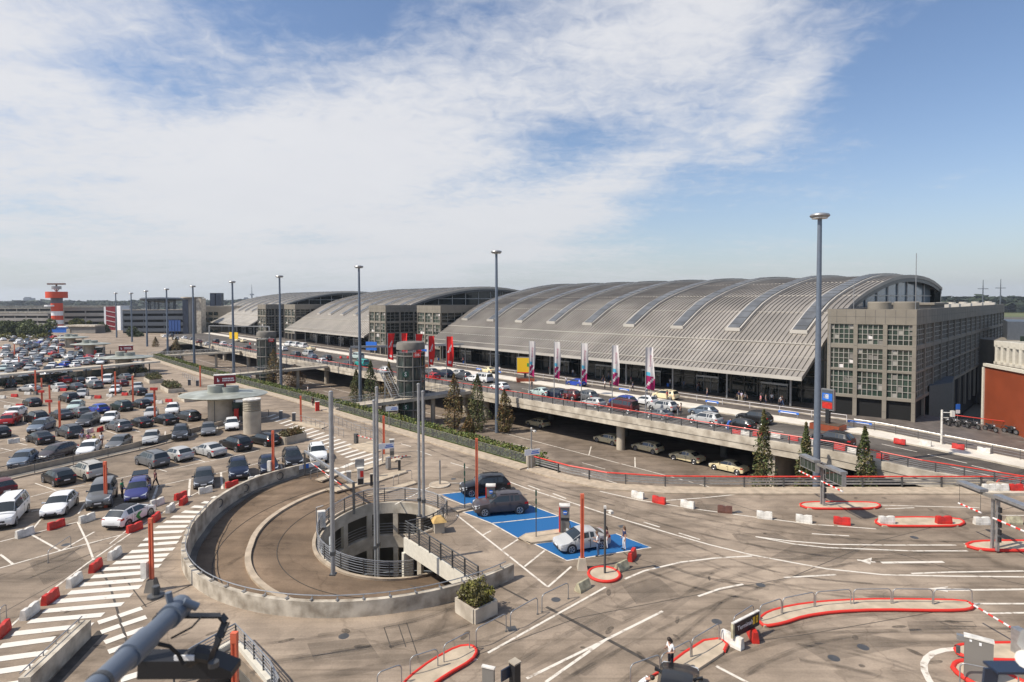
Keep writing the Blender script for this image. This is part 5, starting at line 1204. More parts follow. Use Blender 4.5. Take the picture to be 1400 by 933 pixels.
cc = P(601, 664); t_ = thing('traffic_island', cc, 'round pale island at the foot of the short grey post', 'traffic island', 'traffic islands on the deck'); b = MB(); b.cyl(cc-Vector((0, 0, .01)), .95, .14, 24); b.obj('paving', 'kerb', t_); b = MB(); b.tube([cc+Vector((.95*math.cos(k*PI/12), .95*math.sin(k*PI/12), .08)) for k in range(24)], .08, 6, closed=True); b.obj('kerb_edge', 'concl', t_)

# ---------------------------------------------------------------- hoop rails
HOOPS = [((516, 950), (549, 937)), ((561, 927), (598.6, 914.5)), ((607, 909), (642, 890)), ((651, 886), (692, 863.5)), ((698, 862), (735, 840)), ((741, 837), (777, 819)),
         ((862, 938), (902, 923)), ((904, 924), (944, 902)), ((946, 901), (983, 878)), ((1003, 869), (1030, 851)), ((1039, 852.6), (1068, 842)), ((1070, 842), (1113, 833)), ((1115, 833), (1163, 829)), ((1167, 829), (1218, 828.4)), ((1220.6, 828.4), (1274.6, 829)), ((1276.5, 829.5), (1328.6, 829)), ((1312, 935), (1392, 952)),
         ((1135, 612.5), (1137, 612.5))]
def hoop(a, c, label, h=1.0, r=.03, group='silver hoop rails'):
    a = Vector(a); c = Vector(c); d = (c-a).normalized(); L_ = (c-a).length; q = min(.22, L_*.3); pts = [a, a+Vector((0, 0, h-q))]
    for k in (1, 2, 3): an = k*PI/8; pts.append(a+d*(q-q*math.cos(an))+Vector((0, 0, h-q+q*math.sin(an))))
    pts.append(a+d*q+Vector((0, 0, h))); pts.append(c-d*q+Vector((0, 0, h)))
    for k in (3, 2, 1): an = k*PI/8; pts.append(c-d*(q-q*math.cos(an))+Vector((0, 0, h-q+q*math.sin(an))))
    pts += [c+Vector((0, 0, h-q)), c]; t = thing('hoop_rail', a, label, 'hoop rail', group)
    b = MB(); b.tube(pts, r, 8); b.obj('tube', 'steel', t, 60); b = MB()
    for p in (a, c): b.cyl(p-Vector((0, 0, .005)), .07, .03, 10)
    b.obj('base_plate', 'steeld', t)
ctr = [0, 0]
for i, (a, c) in enumerate(HOOPS[:-1]):
    if i < 6: lb = 'silver hoop rail in the diagonal line near bottom centre, %s from its lower left end' % nth(i)
    elif i < 9: lb = 'silver hoop rail on the island of the standing woman, %s from its lower end' % nth(i-6)
    elif i == 9: lb = 'silver hoop rail standing right behind the black Terminals sign'
    elif i < 16: lb = 'silver hoop rail on the long red edged island, %s from its left end' % nth(i-10)
    else: lb = 'white hoop rail on the slanting red edged island in the lower right corner'
    hoop(P(*a), P(*c), lb)
for i, (a, c) in enumerate((((22, 595), (29, 597)),)): pass
for i, (a, c) in enumerate((((66, 770), (97, 748)), ((199, 707), (214, 697)), ((0, 853), (9, 846)))): hoop(P(*a), P(*c), ['low hoop rail behind the white barrier block beside the left zebra stripes', 'low hoop rail behind the topmost red barrier block by the ramp wall', 'low hoop rail at the left edge of the photo beside zebra stripes'][i], .85, .025)

# ---------------------------------------------------------------- barrier blocks
def block_mesh(kind):
    b = MB(); L_, w0, w1, h = (1.15, .42, .22, .58) if kind == 'p' else (1.05, .55, .12, .55); n = 7 if kind == 'p' else 2; prev = None; rows = []
    for i in range(n):
        x = -L_/2+L_*i/(n-1); hh = h-(.07 if kind == 'p' and i in (3,) else 0); e = .03 if i in (0, n-1) else 0
        rows.append([(x, -w0/2+e, 0), (x, w0/2-e, 0), (x, w0/2-e, .16), (x, w1/2, hh), (x, -w1/2, hh), (x, -w0/2+e, .16)])
    o = [p for r in rows for p in r]; fs = []
    for i in range(n-1):
        for j in range(6): fs.append((i*6+j, i*6+(j+1) % 6, (i+1)*6+(j+1) % 6, (i+1)*6+j))
    fs += [tuple(range(6))[::-1], tuple((n-1)*6+j for j in range(6))]; b.add(o, fs)
    return b
BMESH = {}
def block(loc, ang, col, label, group):
    key = {'W': ('p', 'whitep'), 'R': ('p', 'redp'), 'N': ('p', 'brownp'), 'C': ('c', 'yellowc')}[col]
    if key not in BMESH:
        BMESH[key] = block_mesh(key[0]).mesh('barrier_block', key[1])
        c_ = MB()
        for x in (-.35, .35): c_.cyl((x, 0, .5), .07, .09, 10)
        BMESH[key+('c',)] = c_.mesh('filler_cap', key[1])
    o = link('barrier_block', BMESH[key], None, loc, ang); tag(o, label, 'barrier block', group)
    if key[0] == 'p': link('filler_cap', BMESH[key+('c',)], o)
CN = {'W': 'white', 'R': 'red', 'N': 'brown', 'C': 'weathered concrete'}
def imang(px, py, dx, dy, z=0): d = P(px+dx, py+dy, z)-P(px-dx, py-dy, z); return math.atan2(d.y, d.x)
BL = [('on the right lane line', [(872, 681, 'W', 9, 2), (901, 688, 'R', 9, 2), (940, 694, 'W', 9, 2), (991, 701, 'N', 9, 1), (1045, 709, 'W', 9, 1), (1099, 714, 'W', 9, 1), (1151, 717, 'R', 9, 1), (1212, 718, 'W', 9, 0), (1290, 718, 'R', 9, 0), (1342, 717, 'W', 9, 0), (1386, 716, 'C', 9, 0)], 0),
      ('by the black Terminals sign', [(1001, 882, 'W', 10, 5), (1029, 872, 'R', 4, 8)], 0),
      ('near the round red island', [(797, 806, 'C', 7, -4), (850, 779, 'C', 8, -4), (864, 764, 'R', 5, -7)], 0),
      ('along the front parking row', [(34, 733, 'W', 9, -3), (77, 722, 'R', 9, -3), (119, 713, 'W', 9, -3), (215, 691, 'W', 9, -3), (281, 674, 'W', 9, -2), (317, 666, 'R', 9, -2), (348, 659, 'W', 9, -2)], 0),
      ('beside the left zebra stripes', [(3, 868, 'R', 6, -6), (41, 842, 'W', 8, -6), (69, 822, 'R', 8, -6), (102, 799, 'W', 8, -6), (131, 779, 'R', 7, -6), (157, 762, 'W', 7, -5), (184, 726, 'R', 8, -3), (213, 712, 'R', 6, -5), (233, 699, 'W', 6, -5), (251, 689, 'R', 6, -5), (247, 682, 'R', 8, -3)], 0),
      ('in the middle car park rows', [(137, 590, 'R', 7, -3), (122, 592, 'W', 7, -2), (19, 606, 'W', 7, -1), (27, 557, 'R', 6, 0), (11, 559, 'W', 6, 0), (20, 543, 'R', 5, 0), (38, 540, 'W', 5, 0), (76, 536, 'W', 5, 0), (87, 535, 'R', 4, 0), (121, 546, 'W', 5, 0), (134, 545, 'R', 5, 0), (150, 543, 'W', 5, 0), (163, 527, 'R', 4, 0), (171, 541, 'R', 4, 0), (218, 552, 'W', 5, 0), (231, 550, 'R', 5, 0), (203, 554, 'R', 4, 0), (3, 545, 'W', 5, 0)], 0),
      ('in the far car park rows', [(2, 477, 'R', 4, 0), (8, 479, 'R', 4, 0), (6, 504, 'R', 4, 0), (37, 478, 'R', 4, 0), (74, 473, 'R', 4, 0), (67, 473, 'R', 3, 0)], 0),
      ('on the elevated road edge', [(1007, 594, 'R', 8, 2), (1019, 596, 'W', 8, 2), (1036, 597, 'R', 8, 2), (1061, 599, 'W', 8, 2), (1085, 602.5, 'R', 8, 2), (1105, 607, 'W', 8, 2), (1148, 615, 'R', 8, 2), (1167, 620, 'W', 8, 2), (1207, 628, 'R', 8, 2)], ZV),
      ('on the white median pavement', [(1230, 607, 'R', 8, 1), (1265, 609, 'W', 8, 1), (1310, 614, 'R', 8, 2), (1345, 619, 'W', 8, 2), (466, 490, 'R', 5, 1), (476, 490, 'R', 5, 1), (342, 471, 'R', 3, 0), (349, 472, 'W', 3, 0)], ZV+.13)]
def finish_labels(items):
    """items: dicts with px, desc, zone -> unique labels naming neighbours or order"""
    seen = {}
    zones = {}
    for it in items: zones.setdefault(it['zone'], []).append(it)
    for z, l in zones.items():
        l.sort(key=lambda q: q['px']); same = {}
        for it in l: same.setdefault(it['desc'], []).append(it)
        for i, it in enumerate(l):
            sm = same[it['desc']]
            if len(sm) == 1: it['label'] = '%s %s, the only one there' % (it['desc'], z) if len(l) > 1 else '%s %s' % (it['desc'], z)
            else:
                k = sm.index(it); n = len(sm)
                nb = l[i-1]['desc'] if i else None
                if k == 0: pos = 'leftmost of its kind'
                elif k == n-1: pos = 'rightmost of its kind'
                else: pos = '%s of its kind from left' % nth(k)
                lab = '%s %s, %s' % (it['desc'], z, pos)
                if nb and len((lab+' right of '+nb).split()) <= 16 and nb != it['desc']: lab += ', right of '+nb
                it['label'] = lab
items = []
for z, l, zz in BL:
    for (px, py, c, dx, dy) in l: items.append(dict(px=px, zone=z, desc=CN[c]+(' plastic barrier block' if c != 'C' else ' barrier block'), a=(px, py, c, dx, dy, zz)))
finish_labels(items)
for it in items:
    px, py, c, dx, dy, zz = it['a']; ang = imang(px, py, dx, dy, zz); ang = ang if it['zone'] not in ('on the elevated road edge', 'on the white median pavement') else math.atan2(U.y, U.x)
    onis = it['zone'] == 'on the right lane line' and px in (1212, 1290)
    block((P(px, py, zz) if zz == 0 else PV(px, py, zz-ZV))+Vector((0, 0, .13 if onis else 0)), ang, c, it['label'], 'barrier blocks '+it['zone'])
# stacked blocks on a kerb at the right edge
for i, (px, c) in enumerate(((1352, 'W'), (1369, 'W'), (1389, 'R'))):
    block(P(px, 675, 0)+Vector((0, 0, .3)), 0, c, ['left white barrier block on the low concrete ledge at the right edge', 'middle white barrier block on the low concrete ledge at the right edge', 'red barrier block on the low concrete ledge at the right edge'][i], 'barrier blocks on the ledge')
a = P(1345, 677); b = MB(); b.box(a+Vector((4, .2, 0)), (8.5, 1.2, .3)); b.box(a+Vector((4, .2, .0)), (8.7, 1.0, .12)); tag(b.obj('concrete_ledge', 'concl'), 'low concrete ledge carrying three barrier blocks at the right edge', 'ledge')
b = MB(); a = P(1365, 669)+Vector((0, 0, .9)); b.tube([a, a+Vector((2.6, 0, .05))], .05, 6); b.tube([a, a-Vector((.3, 0, .4))], .04, 6); b.tube([a+Vector((2.6, 0, .05)), a+Vector((2.7, 0, -.4))], .04, 6); b.tube([a+Vector((.2, .3, -.88)), a+Vector((.2, .1, 0))], .03, 6); b.tube([a+Vector((2.2, .3, -.88)), a+Vector((2.2, .1, 0))], .03, 6); tag(b.obj('striped_trestle', 'redrail'), 'low red trestle bar behind the barrier blocks on the ledge', 'trestle')

# ---------------------------------------------------------------- orange posts
OP = [(208, 706, 808, 'orange post on a concrete foot beside the left zebra stripes', 1, 1), (145, 630, 694, 'orange post behind the white electric car with green mark', 0, 1), (374, 588, 655, 'orange post between dark cars at the right end of the front row', 1, 1), (796, 673, 778, 'tall orange post on a concrete foot beside the silver coupe', 1, 0), (652, 598, 685, 'orange post behind the black suv on the blue bay', 0, 0), (525, 568, 621, 'orange post beside the tall grey ticket column', 0, 0), (411.5, 541, 578, 'orange post left of the ticket lanes at the far zebra', 0, 0), (274, 500, 529, 'orange post behind the round kiosk canopy', 0, 0),
      (82, 548, 588, 'orange post between black sedan and dark suv in the middle rows', 0, 0), (212, 530, 576, 'orange post with red plate before the black coupes', 0, 2), (57.5, 534, 552, 'short orange post with red plate right of the black hatchback', 0, 2), (68, 547, 566, 'orange post with red plate above the black suv in the middle rows', 0, 2), (68, 527, 546, 'orange post before the silver sedan in the upper rows', 0, 0), (49, 506, 540, 'orange post at the right of the silver coupe', 1, 0), (57, 517, 532, 'thin orange post just under the long white canopy', 0, 0), (140, 499, 529, 'orange post left of the white front facing car', 0, 0), (158, 508, 541, 'orange post before the white grey hatchback', 0, 0), (182, 514, 551, 'orange post before the silver car with black neighbour', 0, 0), (26, 488, 499, 'short orange post in the far rows', 0, 0), (20, 471, 489, 'orange post at the far left rows', 0, 0), (80, 474, 484, 'small orange post in the farthest rows', 0, 0)]
for px, y0, y1, lb, foot, plate in OP:
    p = P(px, y1); d = p.y; h = (y1-y0)*d/800*1.0; t = thing('orange_post', p, lb, 'post', 'orange posts of the car park'); z0 = 0
    if foot: b = MB(); z0 = .75; b.hexa([p+Vector(q) for q in ((-.33, -.33, 0), (.33, -.33, 0), (.33, .33, 0), (-.33, .33, 0))], [p+Vector(q) for q in ((-.2, -.2, .75), (.2, -.2, .75), (.2, .2, .75), (-.2, .2, .75))]); b.obj('concrete_foot', 'concd' if px < 700 else 'conc', t)
    w_ = .13; b = MB()
    for s in (-1, 1): b.box(p+Vector((s*w_*.62, 0, z0)), (w_*.55, w_*1.2, h-z0-.3))
    b.box(p+Vector((0, 0, z0)), (w_*.5, w_*.5, h-z0-.3)); b.box(p+Vector((0, 0, h-.3)), (w_*1.85, w_*1.3, .3)); b.obj('shaft', 'orange', t)
    if plate == 2: b = MB(); b.box(p+Vector((.05, -.2, h-.35)), (1.1, .12, .42)); b.obj('red_plate', 'redp', t)
    if plate == 1: b = MB(); b.box(p+Vector((-.36, -.1, z0+.1)), (.34, .3, 1.0)); b.obj('intercom_box', 'whitep', t)
    if px > 500 and foot == 0: pass
p = P(322, 958); hp = 3.15; t = thing('orange_post', p, 'orange post rising beside the stairwell railing in the foreground', 'post', 'orange posts of the car park'); b = MB()
for s in (-1, 1): b.box(p+Vector((s*.09, 0, -.2)), (.08, .2, hp-.2))
b.box(p+Vector((0, 0, -.2)), (.12, .1, hp-.2)); b.box(p+Vector((0, 0, hp-.5)), (.28, .22, .45)); b.obj('shaft', 'orange', t)
# ---------------------------------------------------------------- lamp masts and poles
MASTS = [(1119, 292, 57.5, 'tallest grey lamp mast, right of centre beside the sign gantry'), (679, 344, 96, 'grey lamp mast in the middle rising between two slim trees'), (491.5, 364, 118, 'grey lamp mast behind the footbridge, left of the red flags'), (383, 377, 140, 'grey lamp mast beside the left glass lift tower'), (318.5, 384.5, 162, 'grey lamp mast left of the kiosk sign, before the farthest hall'), (264.5, 390.5, 185, 'grey lamp mast in front of the round stair tower'), (228.5, 394.5, 208, 'grey lamp mast before the dark blue garage, right one'), (200.5, 397, 232, 'grey lamp mast before the dark blue garage, left one'), (180, 400, 258, 'distant lamp mast right of the red and white stair block'), (159, 400, 290, 'farthest lamp mast, just right of the radar tower garage')]
for px, yt, d, lb in MASTS:
    x = PXZ(px, d, 0).x; ztop = zat(yt, d) if d > 60 else H+(409.5-yt)*d/800; p = Vector((x, d, -4)); t = thing('lamp_mast', p, lb, 'lamp mast', 'tall lamp masts'); k = 1 if d < 150 else 1.15
    b = MB(); b.tube([p, p+Vector((0, 0, ztop+3.6))], .36*k, 14, r2=.2*k); b.obj('mast', 'steelb', t, 40)
    b = MB(); b.lathe((p.x, p.y, ztop-.5), [(.25, 0), (.82, .08), (.92, .22), (.82, .38), (.4, .48), (0, .5)], 20); b.obj('lamp_head', 'steel', t, 40)
    b = MB(); b.lathe((p.x, p.y, ztop-.56), [(0, 0), (.72, 0), (.72, .1)], 20); b.obj('diffuser', 'whitep', t)
PL = [(455.5, 533, 786, 0, 'silver pole standing at the left of the spiral ramp well'), (513.5, 545, 772, -3.5, 'front left silver pole of the pair rising from the well centre'), (517.5, 527, 768, -3.5, 'rear right silver pole of the pair rising from the well centre'), (573.5, 524, 706, -.3, 'left silver pole of the pair behind the well railing'), (579.5, 534, 708, -.3, 'right silver pole of the pair behind the well railing')]
for px, y0, y1, z, lb in PL:
    p = P(px, y1, z); h = (y1-y0)*p.y/800; t = thing('silver_pole', p, lb, 'pole', 'silver poles at the ramp'); p2 = Vector((p.x, p.y, z-(3 if z < -1 else 0)))
    b = MB(); b.tube([p2, p+Vector((0, 0, h))], .115 if px > 460 else .15, 12); b.obj('shaft', 'polep', t, 40)
    b = MB(); b.lathe((p.x, p.y, z+h), [(.14, 0), (.14, .1), (.06, .16), (0, .16)], 12); b.obj('cap', 'steel', t)
    b = MB(); b.box(p2, (.4, .4, .08)); b.obj('base_plate', 'steeld', t); b = MB(); b.box(p+Vector((0, 0, 1.3)), (.3, .3, .25)); b.obj('clamp', 'steeld', t)
def post(px, y0, y1, lb, r=.05, m='steeld', extra=None, z=0, name='slim_post', cat='post'):
    p = P(px, y1, z) if z == 0 else PV(px, y1); h = (y1-y0)*p.y/800; t = thing(name, p, lb, cat); b = MB(); b.tube([p, p+Vector((0, 0, h))], r, 8); b.obj('shaft', m, t, 40)
    b = MB(); b.lathe((p.x, p.y, p.z), [(.15, 0), (.15, .04), (.08, .12), (r, .14)], 12); b.obj('foot', m, t)
    if extra: extra(t, p, h)
    return t
def camhead(t, p, h):
    b = MB(); b.box(p+Vector((0, 0, h)), (.16, .16, .16)); b.tube([p+Vector((0, 0, h-.1)), p+Vector((.3, -.1, h-.15))], .03, 6); b.box(p+Vector((.36, -.14, h-.28)), (.2, .32, .18), .4); b.obj('camera_head', 'whitep', t)
def plates(t, p, h):
    b = MB()
    for k in range(3): b.box(p+Vector((0, -.06, h-.45-k*.62)), (.12, .03, .4))
    b.obj('sign_plate', 'sgreen', t)
post(733, 668, 736, 'slim sign post with small green plates on the pale charging island', .035, extra=plates)
post(635.5, 632, 697, 'slim dark sign post at the nose of the dark grey suv', .035, extra=plates)
post(827, 693, 786, 'slim dark camera pole on the round red island', .075, extra=camhead)
post(601.5, 629, 664, 'short grey post on the round pale island', .08, 'steel')
post(726.5, 586, 642, 'grey camera pole where the hedge fence meets the red railing', .07, 'steel', extra=camhead)
def bigsign(t, p, h):
    b = MB(); b.box(p+Vector((.45, -.1, h-.75)), (1.7, .06, .62), .35); q = b.obj('sign_board', 'signwhite', t)
    b = MB(); b.box(p+Vector((.15, -.23, h-.68)), (.4, .02, .46), .35); b.box(p+Vector((.75, -.02, h-.6)), (.9, .02, .12), .35); b.box(p+Vector((.75, -.02, h-.4)), (.7, .02, .1), .35); b.obj('sign_symbol', 'signblue', q)
post(523, 604, 634, 'white sign with blue symbol on a post beside the ticket column', .05, 'steel', bigsign)
post(532, 554, 586, 'white direction sign with blue symbol under the footbridge', .05, 'steel', bigsign)
post(722, 612, 642, 'white direction sign with blue symbol at the concrete end pillar', .05, 'steel', bigsign)
def tsign(t, p, h):
    b = MB(); b.tube([p+Vector((0, 0, h-.3)), p+Vector((1.1, -.2, h-.3))], .05, 6); b.tube([p+Vector((0, 0, h-.9)), p+Vector((.7, -.1, h-.9))], .05, 6); b.box(p+Vector((1.0, -.3, h-.75)), (.34, .34, .7)); b.obj('signal_arm', 'whitep', t)
post(1287, 560, 609, 'white signal post on the median left of the motorcycles', .11, 'whitep', tsign, ZV)
def psign(t, p, h):
    b = MB(); b.cyl(p+Vector((0, -.05, h-.75)), .01, .01, 6); b.box(p+Vector((0, -.05, h-.8)), (.6, .05, .75)); b.obj('blue_plate', 'signblue', t); b = MB(); b.box(p+Vector((0, -.05, h-1.35)), (.56, .05, .5)); b.obj('white_plate', 'signwhite', t)
post(1309, 552, 575, 'blue traffic sign on a post behind the motorcycles', .04, 'steel', psign, ZV)
# ---------------------------------------------------------------- cars
AA, BB = math.radians(147), math.radians(-63); UA = math.atan2(U.y, U.x)
Z_F = 'in the front row by the spiral ramp'; Z_E = 'in the second row before the low wall'; Z_D = 'in the row behind the low wall'
LOT = [
 (Z_F, 1, [(11, 712, 'van', 'white', BB), (82, 699, 'hatchback', 'white', BB-.12), (140, 688, 'off-roader', 'grey', BB), (279, 662, 'hatchback', 'dark grey', BB), (326, 650, 'suv', 'dark blue', BB), (367, 643, 'hatchback', 'dark blue', BB), (400, 635, 'suv', 'black', BB), (434, 628, 'suv', 'white', BB-.08)]),
 (Z_E, 1, [(-1, 675, 'hatchback', 'dark red', AA), (80, 660, 'hatchback', 'black', AA), (121, 652, 'suv', 'beige silver', AA), (208, 636, 'minivan', 'grey', AA), (243, 628, 'hatchback', 'silver', AA), (286, 622, 'sedan', 'silver', AA), (322, 614, 'suv', 'black', AA), (361, 607, 'estate', 'black', AA)]),
 (Z_D, 1, [(32, 635, 'hatchback', 'silver blue', BB-.1), (77, 625, 'estate', 'mauve grey', BB-.55), (122, 620, 'hatchback', 'white', BB-.1), (163, 612, 'hatchback', 'grey', BB-.25), (207, 605, 'hatchback', 'silver', BB), (247, 599, 'suv', 'dark grey', BB), (285, 593, 'hatchback', 'grey', BB), (317, 586, 'hatchback', 'white', BB)]),
 ('in the third row, backs to camera', 1, [(-2, 597, 'hatchback', 'black', AA), (55, 605, 'sedan', 'black', AA), (95, 597, 'suv', 'dark grey', AA), (162, 588, 'estate', 'grey', AA), (193, 583, 'coupe', 'black', AA), (226, 579, 'sedan', 'black', AA), (257, 574, 'estate', 'dark grey', AA)]),
 ('in the fourth row, facing the camera', 1, [(57, 589, 'minivan', 'silver blue', BB-.2), (121, 581, 'minivan', 'dark grey', BB-.2), (151, 577, 'hatchback', 'white', BB-.1), (207, 570, 'hatchback', 'silver', BB), (236, 566, 'suv', 'white', BB)]),
 ('in the fifth row, backs to camera', 1, [(15, 580, 'suv', 'red', AA-.55), (50, 577, 'suv', 'black', AA), (84, 572, 'sedan', 'dark grey', AA), (109, 569, 'hatchback', 'grey', AA), (135, 564, 'hatchback', 'blue', AA), (166, 561, 'suv', 'dark green', AA), (193, 557, 'hatchback', 'black', AA)]),
 ('in the sixth row, facing the camera', 1, [(21, 569, 'hatchback', 'white', BB-.2), (104, 560, 'hatchback', 'pale green', BB-.1), (205, 550, 'hatchback', 'silver blue', BB)]),
 ('in the seventh row of the lot', 1, [(44, 555, 'hatchback', 'black', AA), (94, 549, 'suv', 'black', AA), (112, 543, 'hatchback', 'silver', BB), (158, 537, 'hatchback', 'white', BB), (188, 533, 'hatchback', 'silver', BB), (189, 540, 'hatchback', 'black', AA)]),
 ('in the row under the long white canopy', 0, [(10, 530, 'van', 'black', AA), (40, 535, 'coupe', 'silver', AA+.5), (36, 526, 'sedan', 'brown grey', AA), (80, 533, 'sedan', 'silver', AA), (104, 533, 'sedan', 'dark grey', AA), (129, 531, 'suv', 'grey', AA), (165, 528, 'hatchback', 'dark red', AA), (147, 524, 'van', 'white', BB), (171, 519, 'sedan', 'grey', AA), (152, 514, 'van', 'dark blue', AA)]),
 ('just beyond the long white canopy', 0, [(28, 517, 'hatchback', 'dark grey', AA), (45, 516, 'hatchback', 'dark red', AA), (62, 516, 'estate', 'white', AA), (92, 515, 'hatchback', 'dark grey', AA), (119, 513, 'hatchback', 'grey', BB), (3, 518, 'hatchback', 'silver', AA), (32, 521, 'sedan', 'grey', AA)]),
 ('in the far rows, tenth row', 0, [(5, 507, 'hatchback', 'pale green', BB), (20, 505, 'estate', 'grey', AA), (40, 506, 'hatchback', 'silver', BB), (71, 503, 'estate', 'white', BB), (50, 501, 'hatchback', 'white', AA), (103, 500, 'hatchback', 'white', BB), (114, 499, 'hatchback', 'silver', AA), (127, 498, 'hatchback', 'dark grey', AA), (138, 498, 'estate', 'white', BB)]),
 ('in the far rows, eleventh row', 0, [(35, 499, 'hatchback', 'dark red', BB), (65, 495, 'estate', 'grey', AA), (84, 498, 'sedan', 'cream', AA), (94, 496, 'hatchback', 'black', AA), (97, 494, 'hatchback', 'silver', BB), (120, 495, 'hatchback', 'silver', BB), (131, 496, 'hatchback', 'white', AA), (109, 493, 'hatchback', 'silver blue', BB)]),
 ('in the far rows, twelfth row', 0, [(20, 485, 'hatchback', 'dark red', AA), (32, 487, 'hatchback', 'grey', BB), (45, 492, 'sedan', 'silver', AA), (52, 493, 'sedan', 'dark grey', AA), (76, 490, 'hatchback', 'black', AA), (84, 489, 'hatchback', 'white', BB), (97, 486, 'hatchback', 'grey', BB), (107, 487, 'suv', 'dark grey', AA), (113, 484, 'suv', 'silver blue', AA), (4, 489, 'estate', 'white', AA)]),
 ('in the far rows, thirteenth row', 0, [(46, 486, 'suv', 'silver', BB), (53, 482, 'hatchback', 'black', AA), (60, 485, 'hatchback', 'white', BB), (72, 486, 'hatchback', 'red', AA), (70, 481, 'suv', 'grey', BB), (85, 483, 'hatchback', 'silver blue', BB), (64, 481, 'hatchback', 'black', AA), (108, 479, 'hatchback', 'dark red', AA), (8, 487, 'hatchback', 'silver', BB)]),
 ('in the farthest rows', 0, [(33, 474, 'sedan', 'black', AA), (39, 472, 'suv', 'silver blue', AA), (49, 474, 'hatchback', 'grey', BB), (60, 473, 'hatchback', 'silver', AA), (64, 470, 'hatchback', 'silver', BB), (83, 474, 'sedan', 'dark red', AA), (4, 466, 'sedan', 'white', AA), (75, 470, 'hatchback', 'grey', AA)])]
rr_ = random.Random(21); used = [(c[0], c[1]) for z, n_, l in LOT for c in l]; kinds = ['hatchback']*5+['estate']*2+['suv']*3+['sedan']*2+['minivan']; cc_ = ['white']*5+['black']*5+['silver']*4+['grey']*3+['dark blue', 'blue', 'red', 'red', 'dark grey', 'silver blue']
for ri, (yy, x0, x1) in enumerate(((458.5, -6, 60), (462.5, -6, 74), (467, 8, 84), (470.5, 12, 70), (476.5, -4, 92), (480, 14, 92), (484, -4, 80), (490.5, -4, 122), (496.5, -4, 135), (502.5, -5, 100), (510, -5, 92), (524.5, 50, 130))):
    l_ = []; x = x0; step = 2.75*(yy-413)/17.8*1.02
    while x < x1:
        x += step*rr_.uniform(.95, 1.3)
        if min([9]+[abs(x-u)/max(3, step*.9)+abs(yy-v)/2.6 for u, v in used]) < 1.0 or rr_.random() < .1: continue
        l_.append((round(x, 1), yy+rr_.uniform(-.4, .4), rr_.choice(kinds), rr_.choice(cc_), AA if ri % 2 else BB)); used.append((x, yy))
    LOT.append(('in the packed %s far line' % nth(ri), 0, l_))
items = []
for z, near, l in LOT:
    for (px, py, k, c, a) in l: items.append(dict(px=px, zone=z, desc='%s %s' % (c, k), a=(px, py, k, c, a, near)))
finish_labels(items)
for it in items:
    px, py, k, c, a, near = it['a']; put_car(k, c, P(px, py), a, it['label'], 'cars ' + it['zone'], bool(near), 'van' if k == 'van' else 'car')
# individually posed cars on the deck
P0 = [(178, 713, 'hatchback', 'white', math.radians(85), 'white electric hatchback with a green mark on its doors, driving past the front row'), (189, 678, 'estate', 'violet blue', BB, 'violet blue estate with its tailgate open beside the man in green'),
      (663, 674, 'suv', 'black', math.radians(196), 'black suv standing on the farthest blue charging bay'), (684, 700, 'suv', 'mauve grey', math.radians(191), 'brownish grey suv charging on the middle blue bay'), (795, 748, 'coupe', 'silver', math.radians(199), 'small silver coupe on the nearest blue bay beside the orange post'), (926, 965, 'hatchback', 'black', math.radians(70), 'black car at the bottom edge below the standing woman')]
for px, py, k, c, a, lb in P0:
    r = put_car(k, c, P(px, py), a, lb, 'cars on the deck'); R_ = Matrix.Rotation(a, 3, 'Z')
    if c == 'white':                                   # green arrow mark on both doors, black roof
        for s in (1, -1):
            b = MB(); y_ = s*.895; pts = [(.55, .32), (.1, .32), (-.15, .6), (.05, .86), (-.3, .86), (-.55, .6), (-.25, .32)]
            pts = [(.25, .86), (-.2, .86), (-.5, .6), (-.2, .30), (.1, .30), (-.12, .58)]
            b.add([(x, y_, z) for x, z in pts]+[(x, y_-s*.01, z) for x, z in pts], [tuple(range(6)), tuple(range(6, 12))]+[(i, (i+1) % 6, 6+(i+1) % 6, 6+i) for i in range(6)]); link('door_mark', b.mesh('door_mark', 'green'), r)
        b = MB(); b.hexa([(.1, -.58, 1.44), (.1, .58, 1.44), (-1.35, .56, 1.43), (-1.35, -.56, 1.43)], [(.1, -.56, 1.478), (.1, .56, 1.478), (-.5, .54, 1.515), (-.5, -.54, 1.515)]); link('roof_panel', b.mesh('roof_panel', 'trim'), r)
    if c == 'violet blue':
        b = MB(); b.hexa([(-1.75, -.66, 1.44), (-1.75, .66, 1.44), (-2.75, .6, 1.62), (-2.75, -.6, 1.62)], [(-1.75, -.66, 1.5), (-1.75, .66, 1.5), (-2.7, .6, 1.69), (-2.7, -.6, 1.69)]); b.hexa([(-2.75, -.62, 1.6), (-2.75, .62, 1.6), (-2.95, .6, 1.45), (-2.95, -.6, 1.45)], [(-2.7, -.62, 1.69), (-2.7, .62, 1.69), (-3.0, .6, 1.55), (-3.0, -.6, 1.55)], 1)
        o = link('tailgate', b.mesh('tailgate', ['carglass', 'tail']), r)
# taxis below the viaduct, vans on the lower road
tax = [(730, 584), (826, 607), (880, 618.5), (934, 632), (991, 646)]
for i, (px, py) in enumerate(tax):
    put_car('sedan' if i > 2 else 'estate', 'cream', P(px, py, ZL)+W*.9, UA, 'cream taxi in the shade under the elevated road, %s from the left' % nth(i), 'taxis under the elevated road', True, 'taxi')
for px, py, lb in ((336, 519, 'white van on the lower road just behind the kiosk sign'), (243, 491, 'white van on the lower road beside the left mast')): put_car('van', 'white', P(px, py, ZL), UA, lb, 'vans on the lower road', False, 'van')
